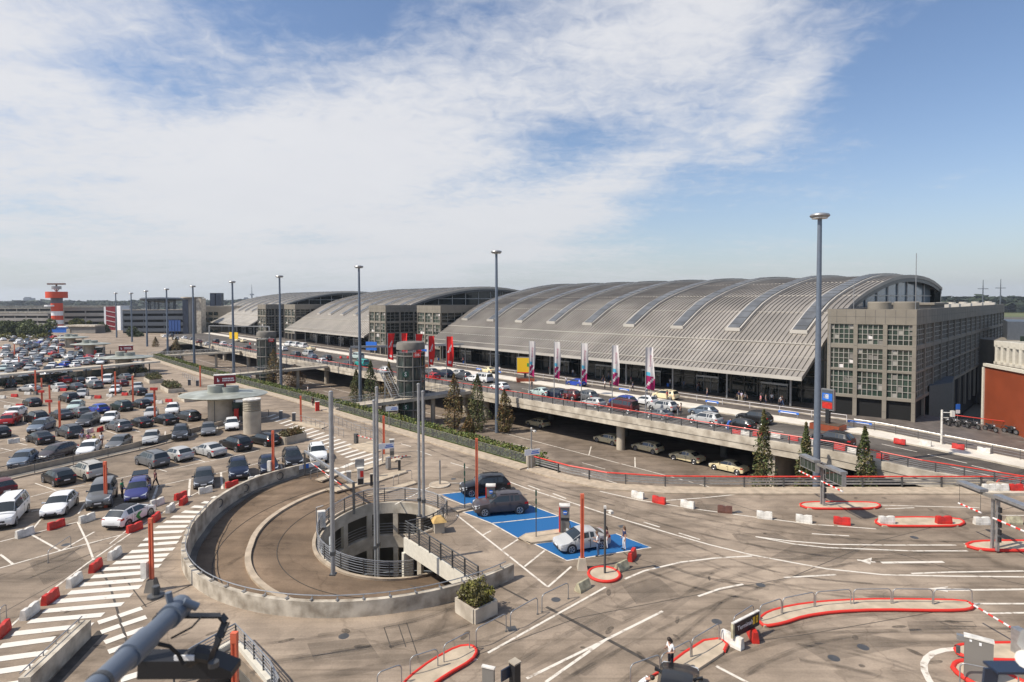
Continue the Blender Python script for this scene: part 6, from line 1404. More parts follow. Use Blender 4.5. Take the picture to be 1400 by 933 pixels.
# elevated road
VC = [(1031, 578, 'suv', 'black'), (1010, 587, 'hatchback', 'black'), (964, 580, 'suv', 'silver'), (961, 568, 'hatchback', 'silver blue'), (906, 562, 'suv', 'silver'), (901, 572, 'coupe', 'grey'), (851, 563, 'van', 'dark red'), (852, 555, 'suv', 'blue'), (882, 553, 'hatchback', 'white'), (811, 556, 'hatchback', 'silver'), (800, 547, 'suv', 'grey'), (760, 544, 'minivan', 'dark blue'), (739, 541, 'sedan', 'pale green'), (777, 546, 'suv', 'dark red'),
      (683, 533, 'hatchback', 'white'), (648, 522, 'hatchback', 'white'), (660, 522.5, 'van', 'white'), (633, 519, 'suv', 'dark grey'), (626, 514, 'hatchback', 'silver'), (608, 515.5, 'suv', 'dark blue'), (589, 512, 'hatchback', 'grey'), (591, 519, 'hatchback', 'red'), (495, 501, 'van', 'teal'), (489, 491, 'van', 'pale green'), (475, 501, 'hatchback', 'dark grey'), (526, 510, 'hatchback', 'white'), (440, 497, 'hatchback', 'white'), (446, 493, 'suv', 'black'), (427, 491, 'hatchback', 'silver blue'),
      (404, 488, 'suv', 'dark grey'), (421, 487, 'van', 'silver'), (387, 480, 'suv', 'white'), (395, 473.5, 'van', 'white'), (404, 474.5, 'van', 'white'), (414, 476, 'van', 'white'), (356, 481, 'hatchback', 'white'), (305, 473, 'suv', 'white'), (295, 469, 'suv', 'black'), (283, 473, 'hatchback', 'silver'), (272, 469.5, 'hatchback', 'dark red'), (252, 464, 'hatchback', 'white'), (262, 466, 'hatchback', 'grey'), (241, 465, 'hatchback', 'silver'), (225, 462, 'hatchback', 'white'), (234, 461.5, 'suv', 'dark grey'), (316, 475.5, 'hatchback', 'silver'), (338, 478, 'hatchback', 'black'), (1137, 609, 'suv', 'black')]
items = [dict(px=px, zone='on the elevated road' + (' before the near hall' if px > 700 else (' between mast and flags' if px > 560 else (' before the middle hall' if px > 360 else ' before the farthest hall'))), desc=c+' '+k, a=(px, py, k, c)) for px, py, k, c in VC]
finish_labels(items)
for it in items:
    px, py, k, c = it['a']; o = put_car(k, c, PV(px, py), UA+(0 if px != 777 else .1), it['label'], 'cars '+it['zone'], px > 560, 'van' if k == 'van' else 'car')
for px, py, k, lb in ((910, 546, 'minivan', 'cream taxi waiting beside the near hall forecourt'), (667, 510, 'sedan', 'cream taxi under the near hall canopy, left of the middle mast')): put_car(k, 'cream', P(px, py, ZV), UA, lb, 'taxis at the halls', True, 'taxi')
for i, (px, py) in enumerate(((325, 467), (333, 468.5), (425, 479))): put_car('sedan', 'cream', P(px, py, ZV), UA, 'cream taxi under the far canopies, %s from the left' % nth(i), 'taxis at the halls', False, 'taxi')
put_car('hatchback', 'blue', P(788, 528, ZV), UA, 'bright blue small car under the edge of the near hall canopy', 'cars at the halls', True)

# ---------------------------------------------------------------- people
def facing(px, py, tx, ty, z=0): d = P(tx, ty, z)-P(px, py, z); return math.atan2(d.y, d.x)-PI/2
put_person(P(917, 922)+Vector((0, 0, .13)), facing(917, 922, 880, 935), 'phone', 'white', 'black', 'woman in white top and black leggings standing at the hoop rails', 1.68, 1)
t = put_person(P(872, 965), facing(872, 965, 905, 975), 'bend', 'white', 'jeans', 'man in white shirt bending down at the bottom edge beside the woman', 1.78)
put_person(P(818, 761), facing(818, 761, 770, 750), 'phone', 'white', 'jeans', 'man in white shirt and jeans at the rear of the silver coupe', 1.76, hair=(.12, .07, .04))
put_person(P(829, 750), facing(829, 750, 800, 756), 'stand', 'maroon', 'white', 'person in dark red top half hidden by the camera pole', 1.6, 1)
put_person(P(853.5, 752), facing(853, 752, 820, 756), 'stand', 'navy', 'white', 'woman in navy top and white trousers on the blue bay', 1.72, 1, (.16, .09, .05))
put_person(P(167, 681), facing(167, 681, 190, 680), 'stand', 'green', 'black', 'man in green shirt beside the open blue estate', 1.76, hair=(.25, .2, .15))
put_person(P(213, 667), facing(213, 667, 195, 672), 'walk', 'maroon', 'black', 'man in dark red shirt walking right of the open blue estate', 1.78, hair=(.25, .15, .1))
for i, (px, py, s, t, lb) in enumerate(((112, 608, 'lilac', 'beige', 'person in pale lilac shirt, left end of the family behind the white hatchback'), (121, 610, 'pink', 'maroon', 'person in pink shirt, second in the family behind the white hatchback'), (129, 609, 'yellow', 'black', 'person in yellow top, third in the family behind the white hatchback'), (139, 610, 'white', 'maroon', 'person in white top and dark red trousers at the right end of the family'))):
    put_person(P(px, py), facing(px, py, 125, 618), 'stand', s, t, lb, 1.7 if i != 2 else 1.4, i % 2)
PPL = [(927, 569, 'black', 'grey', 'walk', 'person in black behind the silver suv on the elevated road'), (931, 567, 'maroon', 'black', 'stand', 'person in dark red behind the silver suv on the elevated road'), (889, 555, 'white', 'black', 'stand', 'person in white between two cars before the cream taxi'), (912, 548, 'red', 'black', 'stand', 'person in red jacket right beside the cream taxi'), (995, 589, 'blue', 'blue', 'bend', 'person in blue bending beside the black hatchback at the red rail'),
      (1019, 551, 'grey', 'black', 'walk', 'person in grey walking under the near canopy, left of the pink shirt'), (1040, 554, 'pink', 'black', 'stand', 'person in pink shirt under the near canopy'), (1055, 552, 'white', 'black', 'walk', 'person in white under the near canopy, right of the pink shirt'), (1047, 554, 'grey', 'navy', 'stand', 'person in grey just right of the pink shirt under the near canopy'), (799, 527, 'black', 'black', 'stand', 'person in black near the bright blue car'), (774, 527, 'white', 'jeans', 'stand', 'person in white left of the bright blue car'), (827, 532, 'white', 'black', 'stand', 'person in white top under the near canopy right of the bright blue car'), (835, 532, 'maroon', 'black', 'stand', 'person in dark red under the near canopy right of the bright blue car'), (994, 543, 'red', 'blue', 'stand', 'person in red and blue at the doors behind the white median'), (683, 511, 'white', 'jeans', 'walk', 'person in white walking behind the middle mast under the canopy'), (776, 551, 'pink', 'black', 'stand', 'person in pink beside the dark red suv on the elevated road'), (770, 552, 'black', 'jeans', 'stand', 'person in black beside the dark red suv on the elevated road'), (727, 533, 'black', 'grey', 'stand', 'person in black beside the planter of the yellow billboard'), (865, 535, 'jeans', 'black', 'walk', 'person in blue grey walking under the canopy left of the cream taxi'), (884, 540, 'white', 'jeans', 'stand', 'person in white under the canopy just left of the cream taxi'), (1070, 556, 'black', 'jeans', 'walk', 'person in black walking near the right end of the canopy')]
for i, (px, py, s, t, po, lb) in enumerate(PPL): put_person(P(px, py, ZV+.13 if py < 557 and px > 700 and px not in (889, 776, 770) else ZV), i*1.3, po, s, t, lb, 1.72, i % 2, group='people at the terminal')
rp = random.Random(8); pc = ['white', 'black', 'navy', 'grey', 'red', 'jeans', 'beige', 'maroon', 'pink', 'lilac']; SC = {}
spots = sorted([(rp.uniform(2, 98), rp.uniform(.2, 6.5)) for _ in range(22)], reverse=True)
for i, (L, tt) in enumerate(spots):
    c1, c2 = rp.choice(pc), rp.choice(['black', 'jeans', 'grey', 'beige', 'navy']); p = T(L, tt, ZV+.13); an = rp.uniform(0, 6.28)
    put_person(p, an, rp.choice(['walk', 'stand', 'walk']), c1, c2, 'traveller in %s on the near hall forecourt, %s from the left among the travellers' % (c1, nth(i)), rp.uniform(1.6, 1.82), i % 2, group='travellers on the forecourt')
    if i % 3 == 0:
        mt_ = rp.choice(['slate', 'redp', 'signblue', 'trim']); q = p+Vector((math.cos(an)*.5, math.sin(an)*.5, 0)); t = thing('suitcase', q, 'upright suitcase beside the %s traveller from the left on the forecourt' % nth(i), 'suitcase', 'suitcases on the forecourt')
        b = MB(); b.box(q+Vector((0, 0, .05)), (.42, .25, .6), an); b.obj('shell', mt_, t); b = MB(); b.tube([q+Vector((-.12, 0, .6)), q+Vector((-.12, 0, 1.0)), q+Vector((.12, 0, 1.0)), q+Vector((.12, 0, .6))], .012, 5); b.obj('handle', 'steel', t)
put_person(P(428, 556), 1., 'stand', 'black', 'maroon', 'person in black at the red machine left of the footbridge', 1.72)
put_person(P(421, 540, .9), 2., 'stand', 'white', 'black', 'person in white top standing in the hedge strip by the footbridge', 1.7)
for i, (px, s) in enumerate(((537, 'white'), (543, 'black'))):
    q = T(53.2-i*.8, -36+i*.8, 1.05); put_person(q, 1.6, 'walk', s, 'black', ['person in white top on the footbridge beside the glass lift tower', 'person in black on the footbridge beside the glass lift tower'][i], 1.75)
for i, (px, py, s) in enumerate(((182, 497, 'black'), (188, 497, 'grey'), (194, 497, 'maroon'), (163, 492, 'white'), (141, 486, 'red'), (151, 486, 'black'), (310, 575, 'black'))): put_person(P(px, py), i, 'stand', s, 'black', 'person in %s at the kiosks, %s from the left' % (s, nth(sorted([182, 188, 194, 163, 141, 151, 310]).index(px))), 1.72, group='people at the kiosks')

# ---------------------------------------------------------------- motorcycles and bicycles at the right
def moto_mesh():
    o = {}
    b = MB(); b.tube([(.3, -.05, .55), (.1, 0, .8), (-.25, 0, .78), (-.6, 0, .86)], .13, 8); b.box((0, 0, .28), (.5, .28, .38)); b.bar((.35, 0, .8), (.68, 0, .32), .1, .1); b.bar((-.3, 0, .5), (-.68, 0, .32), .1, .08); o['body'] = b.mesh('body', 'trim', 40)
    b = MB(); b.tube([(0, -.06, 0), (0, .06, 0)], .31, 16); b.tube([(0, -.062, 0), (0, .062, 0)], .2, 12, 1); o['wheel'] = b.mesh('wheel', ['rubber', 'rim'])
    b = MB(); b.tube([(.3, -.36, 1.02), (.38, 0, .98), (.3, .36, 1.02)], .02, 6); o['handlebar'] = b.mesh('handlebar', 'steel')
    b = MB(); b.lathe((.5, 0, .82), [(0, -.09), (.1, -.05), (.11, .05), (0, .1)], 10); o['headlight'] = b.mesh('headlight', 'head')
    return o
MO = moto_mesh()
for i, (px, py) in enumerate(((1293, 581), (1303, 582), (1317, 584), (1331, 586), (1354, 590), (1381, 593), (1389, 594))):
    t = thing('motorcycle', PV(px, py, .13), 'dark motorcycle parked along the red rail at right, %s from the left' % nth(i), 'motorcycle', 'motorcycles along the red rail', math.radians(-100+i*5))
    link('body', MO['body'], t); link('handlebar', MO['handlebar'], t); link('headlight', MO['headlight'], t)
    for x in (.7, -.68): link('wheel', MO['wheel'], t, (x, 0, .31))
pr_ = [PV(q[0], q[1], .13) for q in ((1305, 579), (1350, 585), (1400, 591), (1440, 596))]
railing('motorcycle_rail', pr_, 'red top rail behind the parked motorcycles before the rust red building', 'railing', 2.0, 1.1, (.5,), 'redrail', 'steeld', r_top=.06)
railing('median_railing', [T(L, -5.9, ZV+.13+zo(L)) for L in range(-30, -8, 3)], 'thin dark railing on the pale median at right, beside barrier blocks', 'railing', 2.3, 1.05, (.3, .6), 'steel', 'steel', r=.02)
railing('inner_railing', [T(L, -2.6, ZV) for L in range(-7, 90, 5)], 'long white pipe railing between the inner lane and the near hall forecourt', 'railing', 4.5, .95, (.5,), 'flagwhite', 'flagwhite', 'flagwhite', r=.025)
for i, (L, w_) in enumerate(((-11.0, 2.8), (-2, 2.8), (10, 2.2), (27, 2.2), (62, 2.0), (69, 1.8))):
    t = -5.7; b = MB(); a, c = T(L, t, ZV+.85), T(L+w_, t, ZV+.85); b.wall([a, c], .06, ZV+.66, ZV+.96); q = b.obj('panel', 'signblue', thing('notice_sign', T(L, t, ZV), 'blue notice panel on the median railing, %s from the right' % nth(i), 'panel', 'blue panels on the median'))
    b = MB(); b.bar(T(L+.2, t, ZV+.1), T(L+.2, t, ZV+.65), .06, .06); b.bar(T(L+w_-.2, t, ZV+.1), T(L+w_-.2, t, ZV+.65), .06, .06); b.obj('leg', 'steel', q.parent)
    b = MB(); b.wall([T(L+.3, t-.05, 0), T(L+w_-.3, t-.05, 0)], .02, ZV+.70, ZV+.8); b.obj('white_line', 'signwhite', q.parent)

# ---------------------------------------------------------------- flags
def flag(px, L, col, label, group, ytop, ln=5.4, wd=1.5, ang=.25, seed=0):
    base = T(L, te(L)+.25, ZV+.3); ztop = H-(ytop-411)*base.y/800; t = thing('flagpole', base, label, 'flag', group)
    b = MB(); b.tube([base, Vector((base.x, base.y, ztop))], .075, 8, r2=.05); b.obj('pole', 'polep', t, 40)
    rn = random.Random(seed); nx, nz = 8, 22; d = Vector((math.cos(ang), math.sin(ang), 0)); n_ = Vector((-d.y, d.x, 0)); f = MB(); mats = ['flagred', 'flagwhite'] if col == 'red' else ['flagwhite', 'magenta', 'cyan']
    ph = rn.uniform(0, 6)
    for th in (0, 1):
        for i in range(nz+1):
            for j in range(nx+1):
                u = j/nx; v = i/nz; w_ = wd*(1-.12*math.sin(v*5+ph)*u)*(1 if col != 'red' else 1-.18*v); off = .22*u*math.sin(4.2*v+ph+u*2)+.10*u*math.sin(9*u+ph)
                f.v.append(Vector((base.x, base.y, ztop-.1-v*ln*(1+.06*u)))+d*(.07+u*w_*.86)+n_*(off+th*.012))
    S_ = (nz+1)*(nx+1)
    def m_of(u, v):
        if col == 'red':
            du, dv = (u-.45), (v-.42)*ln/wd
            return 1 if (abs(du+dv*.6) < .09 and abs(dv) < .45) or (abs(du-dv*.5) < .10 and 0 < dv < .35) or (v > .84 and .3 < u < .75 and v < .9) else 0
        du, dv = (u-.5)*wd, (v-.85)*ln
        if du*du+dv*dv < (.85*wd)**2*1.0: return 0 if abs(du*.75+dv*.66+.12) < .13 else 1
        if .60 < v < .70 and u < .5: return 2
        return 0
    for th in (0, 1):
        for i in range(nz):
            for j in range(nx):
                q = (i*(nx+1)+j, i*(nx+1)+j+1, (i+1)*(nx+1)+j+1, (i+1)*(nx+1)+j); q = tuple(th*S_+k for k in q)
                f.f.append(q if th == 0 else q[::-1]); f.m.append(m_of((j+.5)/nx, (i+.5)/nz))
    fl = f.obj('flag', mats, t, 60, fix=False)
    if col != 'red':
        o = text_obj('Eurowings', .38, 'magenta', fl, Vector((base.x, base.y, ztop-1.9))-org_of(t)+d*wd*.5-n_*.2, Euler_((PI/2, -PI/2, ang)))
from mathutils import Euler
def Euler_(e):
    a = Matrix.Rotation(e[2], 4, 'Z') @ Matrix.Rotation(e[0], 4, 'X') @ Matrix.Rotation(PI/2, 4, 'Z'); return a.to_euler()
for i, (px, L, yt) in enumerate(((528, 78, 455), (545, 72.5, 455), (563, 67, 456), (581, 62.4, 459), (604, 56.4, 459.5))): flag(px, L, 'red', 'tall red flag on a pole at the elevated road, %s from the left' % nth(i), 'red flags', yt, 5.6, 1.55, .2+.5*(i == 3), i)
for i, (px, L, yt) in enumerate(((713, 33.7, 466), (745, 28.2, 467), (781, 22.7, 469), (821, 17, 472), (866, 11.4, 475))): flag(px, L, 'white', 'tall white flag with magenta roundel on the elevated road, %s from the left' % nth(i), 'white flags', yt, 5.6, 1.0 if i < 4 else 1.2, -.05, 10+i)

# ---------------------------------------------------------------- billboards
def billboard(p, w_, h, zb, ang, mt_, label, planter_=True, marks=()):
    t = thing('billboard', p, label, 'billboard'); d = Vector((math.cos(ang), math.sin(ang), 0)); n_ = Vector((d.y, -d.x, 0))
    b = MB(); b.box(p+Vector((0, 0, .0)), (.5, .35, zb+.1), ang); b.obj('post', 'trim', t)
    b = MB(); b.box(p+Vector((0, 0, zb)), (w_, .34, h), ang); fr = b.obj('frame', 'steel', t)
    b = MB(); b.box(p+n_*.18+Vector((0, 0, zb+.12)), (w_-.2, .04, h-.24), ang); pn = b.obj('poster', mt_, t)
    for (u, v, ww, hh, m_) in marks: b = MB(); b.box(p+n_*.205+d*u*w_+Vector((0, 0, zb+v*h)), (ww*w_, .02, hh*h), ang); b.obj('poster_mark', m_, pn)
    if planter_: b = MB(); b.box(p+Vector((0, 0, 0)), (3.6, 2.2, .75), ang+.2); b.obj('planter_box', 'brick', t); b = MB(); b.box(p+Vector((0, 0, .75)), (3.3, 1.9, .06), ang+.2); b.obj('soil', 'soil', t)
    return t
billboard(T(51.5, -8, ZV), 3.5, 3.3, 1.7, -.15, 'yellow', 'yellow billboard with green sign between the white flags and the middle mast', True, ((.17, .42, .12, .22, 'green'), (-.0, .02, .96, .06, 'red')))
q = billboard(T(-7.1, -9.2, ZV), 1.7, 2.7, 2.5, -1.1, 'slate', 'blue and red poster billboard beside the tallest lamp mast', True, ((0, .08, .8, .3, 'redp'), (0, .45, .8, .35, 'signblue'), (-.1, .55, .4, .2, 'signwhite')))
billboard(T(88, -9.5, ZV), 5.2, 3.0, 2.6, -.3, 'silver_blue' if 'silver_blue' in M else 'flagwhite', 'white and pale blue billboard before the middle hall', True, ((0, .45, .5, .2, 'signblue'), (-.05, .25, .45, .16, 'red')))
t = thing('road_sign', T(160, -14, ZV), 'double yellow overhead road sign before the farthest hall', 'road sign'); a = PXZ(313, 205, 9); c = PXZ(325.5, 202, 9)
b = MB()
for k in (0, 1): q = a+(c-a)*(.03+.52*k); e = a+(c-a)*(.45+.52*k); b.wall([q, e], .15, zat(463.5, 205), zat(454.5, 205))
b.obj('panel', 'yellow', t); b = MB(); b.bar((a.x-8, a.y+2, 9.2), (c.x+12, c.y-3, 9.2), .3, .3); b.box((a.x-8, a.y+2, ZV), (.35, .35, 8)); b.box((c.x+12, c.y-3, ZV), (.35, .35, 8)); b.obj('gantry', 'steel', t)
t = thing('gantry_frame', T(95, -20, ZV), 'pale portal gantry crossing the road before the middle hall', 'gantry'); b = MB(); a = T(96, te(96)+.8, ZV); c = T(96, 0, ZV); b.box(a, (.6, .6, 5.2), .6); b.bar(a+Vector((0, 0, 5.4)), T(84, 2, ZV+5.4), .7, .5); b.obj('frame', 'steel', t)
b = MB(); b.box(a+(c-a)*.22+Vector((0, .3, 4.3)), (3.2, .2, 2.1), -.4); b.obj('panel', 'signblue', t)
# ---------------------------------------------------------------- height bar gantries at right
def twin_gantry(base, beam, zb, label, boxes, posts, bars):
    t = thing('sign_gantry', base, label, 'gantry'); d = (beam[1]-beam[0]).normalized()
    b = MB()
    for o in posts: b.box(base+d*o, (.17, .17, zb+.05), math.atan2(d.y, d.x)); 
    b.obj('posts', 'steel', t)
    b = MB(); b.bar(beam[0], beam[1], .16, .2); bm_ = b.obj('beam', 'stoned', t)
    for (u0, u1, hh, nd) in boxes:
        a = beam[0]+(beam[1]-beam[0])*u0; c = beam[0]+(beam[1]-beam[0])*u1
        b = MB(); b.bar(a+Vector((0, 0, .22)), c+Vector((0, 0, .22)), .62, .2); sb = b.obj('sign_housing', 'steel', bm_)
        if hh:
            b = MB(); b.bar(a-Vector((0, 0, hh/2-.1)), c-Vector((0, 0, hh/2-.1)), .3, hh); b.obj('display', 'glassg', bm_)
            b = MB()
            for k in range(nd+1): q = a+(c-a)*k/nd; b.bar(q+Vector((0, 0, .1)), q-Vector((0, 0, hh-.08)), .34, .34 if False else .05)
            for zz in (.1, -hh+.12): b.bar(a+Vector((0, 0, zz)), c+Vector((0, 0, zz)), .34, .06)
            b.obj('display_frame', 'steel', bm_)
    for (u0, u1, dz) in bars:
        a = beam[0]+(beam[1]-beam[0])*u0-Vector((0, 0, dz)); c = beam[0]+(beam[1]-beam[0])*u1-Vector((0, 0, dz)); b = MB(); n = 9
        for k in range(n): b.tube([a+(c-a)*k/n, a+(c-a)*(k+1)/n], .065, 8, m=k % 2)
        hb = b.obj('height_bar', ['flagwhite', 'red'], t); b = MB()
        for q in (a+(c-a)*.04, a+(c-a)*.96): b.tube([q, q+Vector((0, 0, dz))], .014, 5)
        b.obj('chain', 'steeld', hb)
    b = MB()
    for k in range(5): b.box(base+d*(posts[-1]+.17)+Vector((0, 0, .7+k*.52)), (.14, .18, .36))
    b.obj('cable_box', 'trim', t)
z1 = 3.75
twin_gantry(P(1124, 692)+Vector((0, 0, .13)), (P(1096, 625, z1), P(1154, 651, z1)), z1-.15, 'left twin sign gantry with display boxes beside the tallest lamp mast', ((0.02, .4, .85, 4), (.64, 1.0, .95, 4)), (-.1, .22), ((-.06, .38, 1.35), (.5, .98, 1.3)))
z2 = 3.9
twin_gantry(P(1359, 754)+Vector((0, 0, .13)), (P(1311, 662, z2), P(1424, 706, z2)), z2-.15, 'right twin sign gantry with hanging striped bars at the right edge', ((.02, .34, 0, 0), (.5, 1., 0, 0)), (-.15, .25), ((-.0, .31, 1.45), (.46, .95, 1.45)))
# boom gates and machines
def boom(p, tip, label, h=1.05, w_=.42, zb=.13, stripes=10, mcab='steel'):
    p = Vector(p); tip = Vector(tip); t = thing('boom_gate', p, label, 'boom gate', 'boom gates'); d = tip-p; d.z = 0; a = math.atan2(d.y, d.x)
    b = MB(); b.box(p, (w_, w_*.8, h), a); b.box(p+Vector((0, 0, h)), (w_*1.06, w_*.86, .07), a); b.obj('cabinet', mcab, t)
    s_ = p+Vector((0, 0, h-.12)); e = Vector((tip.x, tip.y, tip.z)); b = MB()
    for k in range(stripes): b.tube([s_+(e-s_)*k/stripes, s_+(e-s_)*(k+1)/stripes], .05, 6, m=k % 2)
    b.obj('boom_arm', ['flagwhite', 'red'], t); b = MB(); b.box(p+d.normalized()*(w_*.52)+Vector((0, 0, h-.35)), (.04, w_*.5, .26), a); b.obj('front_panel', 'trim', t)
boom(P(1394, 897)+Vector((0, 0, .13)), PD(1325, 824, 31.2), 'white and red boom gate at the lower right with its arm across the lane', 1.15, .55)
boom(P(531, 642)+Vector((0, 0, .13)), P(556, 633)+Vector((0, 0, .8)), 'boom gate with white arm at the ramp entry island', 1.1, .45)
boom(P(487, 607)+Vector((0, 0, .1)), P(514, 612)+Vector((0, 0, .9)), 'grey boom gate on the lane behind the zebra crossing', 1.1, .45, mcab='steeld')
def cabinet(px, py, w_, d, h, rz, label, m='steel', extra=(), name='ticket_machine', cat='ticket machine', z=.13):
    p = P(px, py)+Vector((0, 0, z)); t = thing(name, p, label, cat); b = MB(); b.box(p, (w_, d, h), rz); b.obj('cabinet', m, t)
    b = MB(); b.box(p+Vector((0, 0, h)), (w_+.06, d+.06, .06), rz); b.obj('lid', 'whitep' if m != 'trim' else 'concl', t)
    R = Matrix.Rotation(rz, 3, 'Z')
    for (x, y, zz, sx_, sy_, sz_, mm, nm) in extra: b = MB(); b.box(p+R @ Vector((x, y, zz)), (sx_, sy_, sz_), rz); b.obj(nm, mm, t)
    return t
cabinet(477, 663, .42, .36, 1.15, .3, 'grey barrier cabinet left of the red and white ticket machine', 'steel', name='barrier_cabinet', cat='cabinet')
cabinet(493, 664, .6, .5, 1.55, .3, 'red and white ticket machine on the ramp entry island', 'whitep', ((.12, -.26, .75, .3, .03, .6, 'red', 'red_panel'), (0, -.26, .05, .5, .03, .55, 'trim', 'dark_foot'), (-.05, .3, 1.6, .85, .08, .75, 'steel', 'sign_board')))
cabinet(536, 627, .5, .45, 2.0, .2, 'tall grey ticket column with dark screens beside an orange post', 'steel', ((0, -.24, 1.5, .4, .03, .3, 'trim', 'screen'), (0, -.24, 1.05, .4, .03, .25, 'trim', 'slot'), (0, -.24, .3, .4, .03, .45, 'steeld', 'door')))
for px, py, lb in ((515, 653, 'dark intercom post just left of the boom gate on the entry island'), (508, 666, 'short dark reader post behind the silver pole pair'), (452, 668, 'small dark reader post at the left tip of the entry island'), (546, 645, 'dark reader post at the right tip of the entry island')): cabinet(px, py, .25, .25, 1.1, .3, lb, 'trim', name='reader_post', cat='reader post')
for px, py, lb in ((384, 573, 'left dark waste bin beside the far zebra crossing'), (402, 576, 'right dark waste bin beside the far zebra crossing'), (270, 528, 'dark machine left of the orange post behind the kiosk canopy'), (259, 527, 'dark machine farther left behind the kiosk canopy')): cabinet(px, py, .5, .4, 1.2, .3, lb, 'slate', name='machine', cat='machine', z=.0)
cabinet(434, 562, .6, .5, 1.5, .5, 'red service machine beside the person at the footbridge end', 'red', name='service_machine', cat='machine', z=0)
t = cabinet(1337, 934, 1.05, .32, 1.95, -.62, 'tall flat grey cabinet with small camera arms at the lower right', 'stoned', ((-.66, 0, 1.7, .32, .22, .22, 'steel', 'camera_arm'), (-.75, 0, 1.05, .16, .2, .3, 'steeld', 'handset'), (-.62, 0, .85, .3, .04, .04, 'steeld', 'bracket'), (-.3, -.17, 1.8, .09, .02, .09, 'signwhite', 'lamp'), (.05, -.17, 1.72, .09, .02, .13, 'signwhite', 'lamp')), 'grey_cabinet', 'cabinet')
cabinet(668, 966, .55, .12, 1.6, -.35, 'grey flat panel at the bottom edge, left of the dark column', 'stoned', name='grey_cabinet', cat='cabinet')
cabinet(704, 962, .36, .36, 1.72, .75, 'dark square column with pale lid at the bottom edge', 'trim', ((-.45, .12, 1.1, .5, .06, .5, 'navy', 'side_panel'),), name='dark_column', cat='column')
# charging stations
for px, py, lb, rz in ((772, 729, 'red edged grey charging station beside the silver coupe', -.05), (671, 698, 'red edged grey charging station between the black and the brownish suv', 0)):
    p = P(px, py)+Vector((0, 0, .1)); t = thing('charging_station', p, lb, 'charging station', 'charging stations'); R = Matrix.Rotation(rz, 3, 'Z')
    b = MB(); b.box(p, (.72, .4, 1.95), rz); b.obj('housing', 'stoned', t); b = MB(); b.box(p+R @ Vector((-.39, -.0, 0)), (.08, .44, 2.0), rz); b.box(p+R @ Vector((0, -.0, 1.95)), (.86, .44, .05), rz); b.obj('red_edge', 'red', t)
    b = MB(); b.box(p+R @ Vector((0, 0, 2.0)), (.82, .62, .12), rz); b.obj('lid', 'whitep', t); b = MB(); b.box(p+R @ Vector((0.02, -.21, .95)), (.6, .04, .2), rz); b.obj('screen', 'trim', t)
    b = MB(); b.tube([p+R @ Vector((.03, -.2, 1.55)), p+R @ Vector((.03, -.225, 1.55))], .17, 16); b.obj('emblem', 'signblue', t); b = MB(); b.box(p+R @ Vector((.03, -.24, 1.53)), (.26, .01, .06), rz); b.obj('emblem_bar', 'signwhite', t)
    b = MB(); b.tube([p+R @ Vector((.3, -.28, 1.0)), p+R @ Vector((.45, -.5, .5)), p+R @ Vector((.35, -.7, .35)), p+R @ Vector((.1, -1.0, .6))], .025, 6); b.obj('cable', 'rubber', t)
# terminals sign
z0 = .75; a = P(1001, 872, .55); c = P(1037, 853, .55); d = (c-a).normalized(); n_ = Vector((d.y, -d.x, 0)); t = thing('terminals_sign', (a+c)/2-Vector((0, 0, .55)), 'black board reading Terminals in front of a hoop rail', 'sign')
b = MB(); b.wall([a, c], .1, .5, 1.25); bd = b.obj('board', 'trim', t); b = MB(); b.wall([a, c], .14, 1.25, 1.3); b.obj('edge', 'whitep', bd); an = math.atan2(d.y, d.x)
b = MB(); b.wall([a-d*.02, a+d*.12], .13, .5, 1.24); b.obj('yellow_end', 'yellowc', bd)
o = text_obj('Terminals', .34, 'signwhite', bd, (a+(c-a)*.46+n_*.055+Vector((0, 0, .9)))-org_of(t)-Vector((0, 0, .55)), (PI/2, 0, an)); 
for u in (.78, .9): b = MB(); b.wall([a+(c-a)*(u-.04)+n_*.055, a+(c-a)*(u+.04)+n_*.055], .01, .72, 1.1); b.obj('yellow_square', 'yellow', bd); 
for i, u in enumerate((.78, .9)): text_obj(str(i+1), .26, 'trim', bd, (a+(c-a)*u+n_*.062+Vector((0, 0, .91)))-org_of(t)-Vector((0, 0, .55)), (PI/2, 0, an))
b = MB()
for u in (.15, .85): q = a+(c-a)*u; b.box((q.x, q.y, 0), (.06, .06, .55))
b.obj('leg', 'steel', t)
